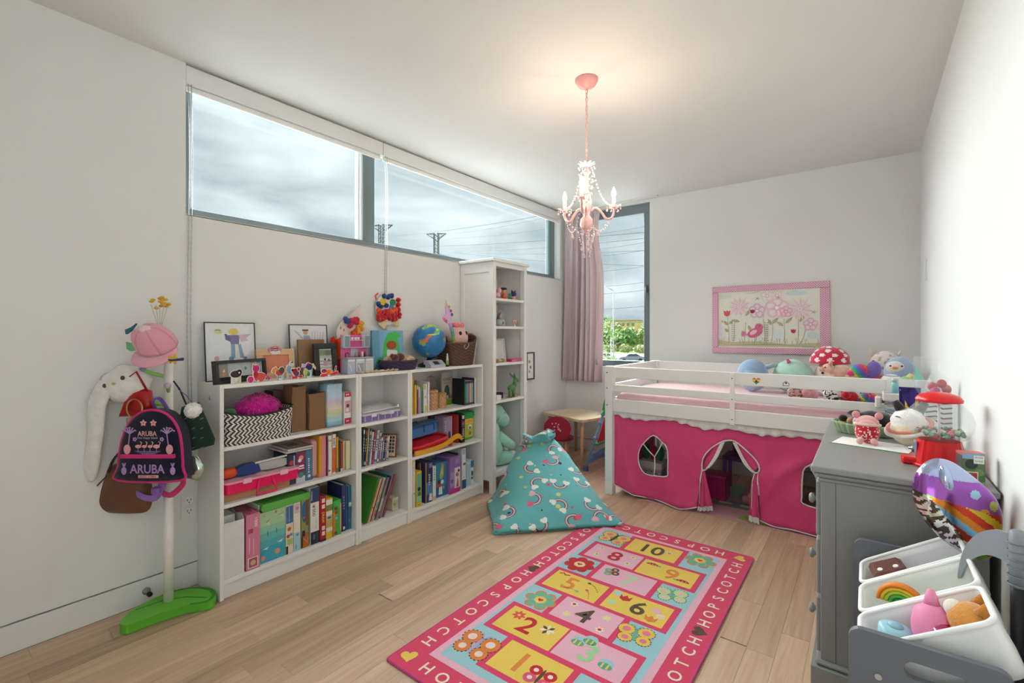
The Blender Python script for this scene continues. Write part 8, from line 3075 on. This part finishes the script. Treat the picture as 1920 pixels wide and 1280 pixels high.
M().ball(0, .03, .085, .042, .036, .03, '#e6b0ac', n=18, m=12).build('head', 'plush', t)
M().tube([(.044 * math.cos(a), -.005 + .03 * math.sin(a), .082) for a in [2 * PI * k / 20 for k in range(20)]], .006, '#e9c9b8', n=6, closed=True).build('frill', 'fabric', t)
for s_ in (-1, 1):
    M().ball(s_ * .04, .03, .115, .015, .010, .016, '#e09a9c', n=12, m=8).build('ear', 'plush', t)
    M().tube([(s_ * .022, -.035, .018), (s_ * .026, -.055, .012)], [.013, .012], '#e6b0ac', n=10).build('leg', 'plush', t)
t = thing('cow_hat_plush', 'round cream plush wearing a white cow hat', 'plush toy', (.145, 2.60, zd))
M().ball(0, 0, .066, .068, .072, .066, '#ece0c6', n=26, m=18).build('body', 'plush', t)
m = M(TR(0, 0, .078, rx=.25, ry=-.3))
m.lathe([(.0, .078), (.035, .072), (.055, .05), (.062, .012), (.09, .004), (.092, -.006), (.06, -.004)], '#f1efec', 30)
m.build('hat', 'plush', t)
m = M(TR(0, 0, .078, rx=.25, ry=-.3))
m.tube([(.075 * math.cos(a), .075 * math.sin(a), .010) for a in [2 * PI * k / 30 for k in range(30)]], .008, '#e0907c', n=8, closed=True)
m.build('hat_band', 'plush', t)
for s_ in (-1, 1):
    M().tube([(s_ * .03, .01, .15), (s_ * .05, .015, .185)], [.02, .014], '#2a292a', n=10).build('ear', 'plush', t)
m = M()
m.tube([(-.05, -.04, .125), (-.045, -.05, .128), (-.035, -.056, .124)], .002, '#2a292a', n=5)
m.build('closed_eye', 'plastic', t)

# gumball machine
t = thing('gumball_machine', 'red gumball machine with a clear globe on the dresser', 'sweets machine', (.205, 2.264, zd))
m = M()
m.grid(lambda u, v: ((.072 - .014 * v + .0025 * (int(u * 48) % 6 == 0)) * math.cos(2 * PI * u) * 1.0, (.072 - .014 * v + .0025 * (int(u * 48) % 6 == 0)) * math.sin(2 * PI * u), .012 + .083 * v), 48, 4, '#d4141c', closed_u=True, smooth=False)
m.build('pedestal', 'plastic', t)
M().lathe([(0, 0), (.080, 0), (.080, .010), (.072, .014), (0, .014)], '#d4141c', 32).build('base', 'plastic', t)
ch_ = M().box(-.105, -.05, -.032, .032, 0, .026, '#d4141c', b=.006).build('chute', 'plastic', t)
M().box(-.068, -.060, -.024, .024, .020, .085, '#b9bdc2', b=.002).build('coin_plate', 'metal', t)
M(TR(-.068, 0, .055, ry=-PI / 2)).lathe([(0, 0), (.014, 0), (.014, .006), (.005, .008), (.005, .016), (0, .016)], '#8f949a', 14).build('knob', 'metal', t)
M().lathe([(.058, .095), (.078, .108), (.092, .135), (.096, .165), (.088, .195), (.068, .22), (.05, .232)], '#e9eef0', 36).build('globe', 'clear_plastic', t)
M().lathe([(0, .266), (.03, .264), (.056, .254), (.066, .240), (.064, .232), (0, .232)], '#e01e24', 32).build('lid', 'plastic', t)
M().tube([(0, 0, .095), (0, 0, .232)], .004, '#dfe3e6', n=8).build('spindle', 'plastic', t)
r = random.Random(12)
for k in range(46):
    a, q = r.uniform(0, 2 * PI), math.sqrt(r.uniform(0.02, 1)) * .07
    gc = k % 4
    g_ = M().ball(q * math.cos(a), q * math.sin(a), .108 + r.uniform(0, .012) + .010 * (q > .045), .0075, .0075, .0075, ['#b8323c', '#4f9a6c', '#d98a8e', '#8fc3a0'][gc], n=8, m=6)
    tag(g_.build('gumball', 'plastic'), ['red', 'green', 'pink', 'pale green'][gc] + ' gumball inside the machine globe', 'gumball', 'gumballs in the machine', loc=(.205, 2.264, zd))
# small game box, toy packages
t = thing('card_game', 'small black picture card game box by the wall', 'box', (.262, 2.075, zd), rz=.25)
M().box(-.028, .028, -.02, .02, 0, .098, '#2a2a2c', b=.001).build('box_body', 'print', t)
m = M(FACE((-.028, -.0204, 0), (1, 0, 0), (0, 0, 1)))
deco(m, .056, .098, [('r', 0, .0, 1, 1, '#5f7a4a'), ('r', 0, .82, 1, 1, '#8fb3c9'), ('c', .4, .65, .28, '#2c3530'), ('c', .75, .4, .2, '#7a9a5a'), ('r', .5, .68, .96, .94, '#ecebe4'), ('t', 'SCAN', .73, .88, .08, '#2a2a2a', 0, .18), ('t', 'TO PLAY', .73, .76, .08, '#2a2a2a', 0, .2), ('r', .15, .12, .7, .42, '#e6dcc9'), ('r', .2, .16, .65, .38, '#b84a3c'), ('r', 0, 0, 1, .1, '#8fae5a')])
m.build('printed_face', 'print', t)
M().box(-.0282, .0282, -.0202, .0202, .090, .0985, '#c9483c').build('box_lid', 'print', t)
t = thing('blister_pack', 'tall clear blister pack of toys standing against the wall', 'toy package', (.225, 3.03, zd))
M().box(-.045, .045, -.004, .004, 0, .365, '#e3e6ea', b=.006).build('card', 'clear_plastic', t)
M().ball(-.005, -.03, .20, .04, .03, .06, '#dfe6ee', n=16, m=10).build('bubble', 'clear_plastic', t)
m = M(FACE((-.045, -.0045, 0), (1, 0, 0), (0, 0, 1)))
deco(m, .09, .365, [('p', [(.05, .68), (.5, .68), (.08, .88)], '#8fd6c6'), ('r', .05, .08, .9, .28, '#4a5a94'), ('c', .35, .42, .3, '#b56a9c'), ('c', .6, .36, .22, '#d9a25a'), ('r', .1, .3, .9, .34, '#e9e3ea')])
m.build('printed_insert', 'print', t)
t = thing('dome_package', 'zebra striped toy package with a clear dome of red toys', 'toy package', (.255, 2.86, zd))
m = M()
m.box(-.045, .045, -.035, .035, 0, .205, '#ececec', b=.002)
m.T = FACE((-.045, -.0354, 0), (1, 0, 0), (0, 0, 1))
for k in range(9):
    m.line([(.0, .01 + k * .022), (.035, .018 + k * .022), (.06, .008 + k * .022), (.09, .014 + k * .022)], .007, '#2c2f4c' if k > 6 else '#2a2a2c', .0004)
m.build('box_body', 'print', t)
M().ball(0, 0, .205, .046, .04, .10, '#e6ebee', n=20, m=12, flatz=0).build('dome', 'clear_plastic', t)
for x, y, z_, c in ((.012, -.01, .25, '#b8303c'), (-.018, 0, .235, '#c9485a'), (.03, .01, .225, '#d06a5a'), (-.01, -.01, .215, '#c93a7c')):
    M().ball(x, y, z_, .018, .016, .02, c, n=12, m=8).build('toy_piece', 'plastic', t)
t = thing('candy_bag', 'dark purple foil sweet bag with yellow print', 'sweet bag', (.165, 2.97, zd), rx=-.1)
m = M(FACE((0, 0, 0), (1, 0, 0), (0, 0, 1)))
pillow(m, rrect(-.04, 0, .04, .21, .006, 2), .018, '#33256c', n=4, colfn=lambda p: '#e0c04a' if p.y < .12 and noise.noise(p * 60) > .1 else ('#a9b8dc' if p.y < .07 else '#33256c'))
m.build('bag_body', 'foil', t)
M().box(-.041, .041, -.002, .002, .195, .215, '#2a1e5c', b=.0005).build('seal', 'foil', t)

# foil cupcake balloon squeezed between dresser and wall
t = thing('foil_balloon', 'shiny striped purple cupcake foil balloon beside the dresser', 'balloon', (.205, 1.885, .665), rz=.30)
BALO = [tuple(p) for p in smooth_path([(.075, .0), (.105, .08), (.095, .17), (.04, .235), (-.015, .275), (-.06, .27), (-.095, .22), (-.095, .14), (-.05, .06), (.02, .005)], 14, True)]


def balc(p):
    x, y = p.x, p.y
    if y > .225 - .1 * x:
        return '#b3bde0'
    if y > .155 - .25 * x:
        for (a, b, c) in ((-.075, .165, '#7fc05a'), (-.04, .155, '#e09a4c'), (.03, .19, '#a9d3ea'), (.075, .16, '#c9d06a'), (-.02, .115 + .02, '#e6d04a'), (.05, .14, '#e09a4c')):
            if (x - a) ** 2 + (y - b) ** 2 < .00016:
                return c
        return '#a25cb8'
    if x < -.062 + (.155 - y) * .72:
        return '#e6e3e0' if noise.noise(Vector((x * 70, y * 70, 0))) > 0 else '#5a4a44'
    return ['#d8452c', '#e6c83c', '#d8452c', '#86c452', '#d8452c', '#7fb3d9', '#e08a2c'][int((y + x * .75 + .2) * 42) % 7]


m = M(FACE((0, 0, 0), (1, 0, 0), (0, 0, 1)))
pillow(m, BALO, .045, '#a25cb8', n=44, colfn=balc)
m.build('balloon_body', 'foil', t)
m = M(FACE((0, -.03, 0), (1, 0, 0), (0, 0, 1)))
pillow(m, [tuple(p) for p in smooth_path([(-.045, .265), (-.025, .25), (-.015, .20), (-.03, .19), (-.05, .22)], 4, True)], .018, '#b9c6e6', n=5)
m.build('foil_flap', 'foil', t)

# ================================================================== toy organiser with sloping bins
t = thing('toy_organiser', 'grey toy organiser frame with sloping bins by the wall', 'toy storage', (.10, 1.655, 0))
for y, nm in ((-.295, 0), (.295, 1)):
    m = M(FACE((-.135, y + .0, 0), (1, 0, 0), (0, 0, 1)))
    out = rrect(0, 0, .272, .63, .025, 5)
    slot = rrect(.10, .555, .205, .592, .017, 5)
    vv, ee = [], []
    for lp_ in (out, slot):
        k = len(vv)
        vv += [Vector(p) for p in lp_]
        ee += [(k + i, k + (i + 1) % len(lp_)) for i in range(len(lp_))]
    rv, _, rf = delaunay_2d_cdt(vv, ee, [], 0, 1e-6)[:3]
    tri = [tuple(f) for f in rf if not inside((sum(rv[i].x for i in f) / 3, sum(rv[i].y for i in f) / 3), slot)]
    m.add([(p.x, p.y, 0) for p in rv], tri, '#6c7079')
    m.build('side_panel', 'grey_laquer', t, solid=.016)
    M(FACE((-.135 + .055, y - .009, .535), (1, 0, 0), (0, 0, 1))).prism(circ(0, 0, .007, n=12), 0, .002, '#c9ccd0').build('screw', 'metal', t)
for z_, x in ((.30, -.10), (.30, .10), (.55, .115), (.06, -.10), (.06, .10)):
    M().tube([(x, -.288, z_), (x, .288, z_)], .006, '#b9bcc0', n=8).build('rod', 'metal', t)
BINL = ['white sloping bin with a pink bottle and fox plush', 'white sloping bin holding a rainbow toy', 'white sloping bin holding a brown plush block']
for i in range(3):
    yc = 1.475 + i * .183
    loc = (-.012, yc, .565)
    b = thing('storage_bin', BINL[i], 'bin', loc, ry=-math.atan2(.147, .225), group='white bins of the toy organiser')
    W_, L_, D_ = .082, .268, .115
    m = M()

    def binf(u, v):
        p = rrect(.012 * (1 - v), -W_ + .012 * (1 - v), L_ - .012 * (1 - v), W_ - .012 * (1 - v), .022, 5)
        q = p[int(round(u * 24)) % 24]
        return (q[0], q[1], -D_ + D_ * v)
    m.grid(binf, 24, 5, '#f1f1f0', closed_u=True)
    m.build('bin_wall', 'soft_plastic', b, solid=.003)
    M().prism(rrect(.012, -W_ + .012, L_ - .012, W_ - .012, .02, 5), -D_, -D_ + .003, '#f1f1f0').build('bin_floor', 'soft_plastic', b)
    M().tube([(p[0], p[1], 0) for p in rrect(-.003, -W_ - .003, L_ + .003, W_ + .003, .024, 5)], .006, '#f7f7f6', n=8, closed=True).build('rim', 'soft_plastic', b)


def inbin(i, a, s_, d_):
    """point in bin i: a along its length, s_ sideways, d_ below the rim"""
    th = math.atan2(.147, .225)
    return (-.012 + a * math.cos(th) + d_ * math.sin(th), 1.475 + i * .183 + s_, .565 + a * math.sin(th) - d_ * math.cos(th))


t = thing('bottle_cup', 'light blue round lid lying in the front bin', 'lid', inbin(0, .055, .02, .04))
M().lathe([(0, .03), (.022, .03), (.034, .026), (.036, 0), (0, 0)], '#a3d3e3', 22).build('cap', 'plastic', t)
M().lathe([(0, .036), (.014, .036), (.016, .03), (0, .03)], '#93c3d6', 18).build('grip', 'plastic', t)
for nm, lab, loc, c, mt_, rz in (('pink_bottle', 'pink squeeze bottle with a pointed top in the front bin', inbin(0, .115, .02, .085), '#ef8fb8', 'soft_plastic', .3), ('glitter_bottle', 'glittery raspberry bottle lying in the front bin', inbin(0, .17, -.02, .085), '#c9527c', 'foil', .9)):
    t = thing(nm, lab, 'bottle', loc, rz=rz, rx=-.2 if nm == 'pink_bottle' else -1.1, s=1.2 if nm == 'pink_bottle' else .9)
    M().lathe([(0, 0), (.034, .0), (.036, .05), (.030, .075), (.014, .088), (0, .088)], c, 22).build('bottle_body', mt_, t)
    M().lathe([(.0, .088), (.013, .088), (.010, .102), (.006, .115), (0, .117)], c, 16).build('bottle_cap', mt_, t)
t = thing('fox_plush', 'orange fox plush with a white muzzle in the front bin', 'plush toy', inbin(0, .195, .015, .075))
M().ball(0, 0, .045, .045, .045, .042, '#d9944a', n=20, m=14).build('body', 'plush', t)
M().ball(-.03, .01, .062, .020, .02, .02, '#efe6da', n=14, m=10).build('muzzle', 'plush', t)
for y in (-.02, .03):
    M().tube([(.012, y, .075), (.02, y, .10)], [.016, .005], '#cf8638', n=10).build('ear', 'plush', t)
t = thing('rainbow_toy', 'rubber rainbow arch toy in the middle bin', 'toy', inbin(1, .07, -.01, .05), rz=-.2)
for k, c in enumerate(['#e8842c', '#ecc93c', '#b5cc3f', '#55b04f', '#2f8f4a']):
    M().tube([(0 + (.05 - k * .009) * math.cos(a), 0, .02 + (.05 - k * .009) * math.sin(a)) for a in [PI * i / 14 for i in range(15)]], .0055, c, n=8, flat=2.5).build('arch', 'soft_plastic', t)
t = thing('green_chain', 'lime green plastic chain and mesh in the middle bin', 'toy', inbin(1, .15, .0, .07))
M().tube([tuple(p) for p in smooth_path([(-.05, .02, .0), (-.01, -.03, .03), (.05, .0, .045), (.08, .03, .05)], 6)], .007, '#8fdc8a', n=8).build('chain', 'plastic', t)
M().ball(.04, -.01, .03, .04, .03, .018, '#c9bc5a', n=14, m=8).build('mesh', 'wicker', t)
t = thing('block_plush', 'brown chocolate block plush with a smiling face', 'plush toy', inbin(2, .062, -.005, .06), rz=.2, rx=0, ry=-.45)
M().box(-.045, .045, -.045, .045, 0, .065, '#6b4038', b=.010).build('body', 'leather', t)
for x in (-.02, .022):
    M().ball(x, -.020, .066, .008, .010, .003, '#efe9e6', n=10, m=6).build('eye', 'plastic', t)
m = M()
pillow(m, circ(0, 0, .08, .055, 18), .02, '#b9afc6')
tag(m.build('lilac_cloth', 'fabric'), 'folded lilac cloth in the bin closest to the dresser', 'cloth', loc=inbin(2, .16, .0, .06), ry=-.55)

# toy scythe standing between bins and wall
t = thing('toy_scythe', 'grey plastic toy scythe with a black pole against the wall', 'toy', (.292, 1.64, 0), rx=-.012)
M().lathe([(0, 0), (.014, 0), (.014, .70), (0, .70)], '#26272b', 14).build('pole', 'soft_plastic', t)
m = M()
m.lathe([(0, .70), (.0165, .70), (.0165, .83), (.010, .836), (0, .838)], '#8b9097', 14)
m.build('collar', 'plastic', t)
for k in range(6):
    M().tube([(.0185 * math.cos(a), .0185 * math.sin(a), .705 + k * .02) for a in [2 * PI * i / 16 for i in range(16)]], .002, '#7b8087', n=5, closed=True).build('ring', 'plastic', t)
m = M(FACE((-.010, .006, 0), (-.72, .69, 0), (0, 0, 1)))
bl = [(0, .822), (.035, .82), (.075, .79), (.105, .735), (.118, .665), (.112, .66), (.098, .70), (.072, .735), (.04, .752), (0, .75)]
m.prism([tuple(p) for p in smooth_path(bl, 4)], -.004, .004, '#9298a0')
m.build('blade', 'plastic', t)

# ================================================================== play things under the bed
t = thing('play_mat', 'pink town play mat under the bed tent', 'mat', (-.72, 4.02, 0))
M().box(-.70, .60, -.45, .46, 0, .005, '#d9a0b0', b=.002).build('mat_base', 'carpet', t)
m = M()
m.rect(-.55, -.20, .55, -.05, '#8a8f9a', .0055)
for k in range(7):
    m.rect(-.5 + k * .15, -.145, -.41 + k * .15, -.105, '#d9d3a0', .0058)
m.poly([tuple(p) for p in smooth_path([(.02, -.42), (.16, -.43), (.2, -.35), (.12, -.31), (.03, -.33), (-.02, -.37)], 4, True)], '#9fb03c', .0056)
m.rect(-.6, .05, -.1, .4, '#a3c9a0', .0056)
m.build('town_print', 'carpet', t)
t = thing('purple_play_table', 'purple toy vanity table standing under the bed', 'toy table', (-.80, 4.25, .006))
M().box(-.16, .14, -.10, .12, .27, .30, '#8a4a9c', b=.008).build('tabletop', 'plastic', t)
for x in (-.14, .12):
    for y in (-.085, .10):
        M().box(x - .014, x + .014, y - .012, y + .012, 0, .27, '#a060b0', b=.004).build('leg', 'plastic', t)
M().box(-.12, .10, .10, .12, .30, .52, '#b8325c', b=.01).build('mirror_panel', 'plastic', t)
t = thing('fabric_bin', 'patterned fabric storage bin seen through the tent window', 'storage bin', (-1.43, 3.86, 0))
m = M()
m.box(-.10, .10, -.09, .09, .0, .20, '#b3a9c9', b=.006)
m.box(-.102, .102, -.092, .092, .20, .255, '#ddd3cc', b=.006)
m.build('bin_body', 'fabric', t)
m = M(FACE((-.10, -.0905, 0), (1, 0, 0), (0, 0, 1)))
r = random.Random(3)
for k in range(60):
    m.poly(circ(r.uniform(.01, .19), r.uniform(.01, .19), .007, n=7), r.choice(['#5a4f7a', '#e0c9a0', '#c9874a', '#e6e0e6', '#7a86a8']), .0002 + k * .00001)
m.build('dot_print', 'print', t)
for x, c, nm in ((-.06, '#2f7a4f', 'green'), (.0, '#b3283c', 'red'), (.06, '#2f7a4f', 'dark green')):
    m = M()
    pillow(m, circ(0, 0, .028, .05, 16), .06, c)
    tag(m.build('rolled_cloth', 'fabric'), '%s rolled cloth standing in the patterned bin' % nm, 'cloth', loc=(-1.43 + x, 3.86, .315))
t = thing('stacking_toy', 'yellow stacked toy rings beside the play table', 'toy', (-.60, 3.97, .006))
for k in range(3):
    M(TR(0, 0, .03 + k * .055)).lathe([(0, -.026), (.035, -.026), (.05 - k * .004, 0), (.035, .026), (0, .026)], ['#d9a03c', '#e0b04a', '#cf8f34'][k], 20).build('ring', 'plastic', t)
fig('pink_doll_toy', 'small pink toy animal on the play mat', 'toy', (-.74, 3.98, .006), [('body', 'plush', [(0, 0, .03, .035, .03, .03, '#e09aa8')]), ('head', 'plush', [(.03, -.01, .065, .022, .022, .022, '#e6a9b4')])])
fig('magenta_box', 'magenta toy box in shadow behind the tent door', 'toy box', (-.97, 4.0, .006), [('box_body', 'plastic', [('box', (-.09, .09, -.08, .08, 0, .17), '#b02a6c')]), ('lid', 'plastic', [('box', (-.094, .094, -.084, .084, .17, .19), '#c23a7c')])])
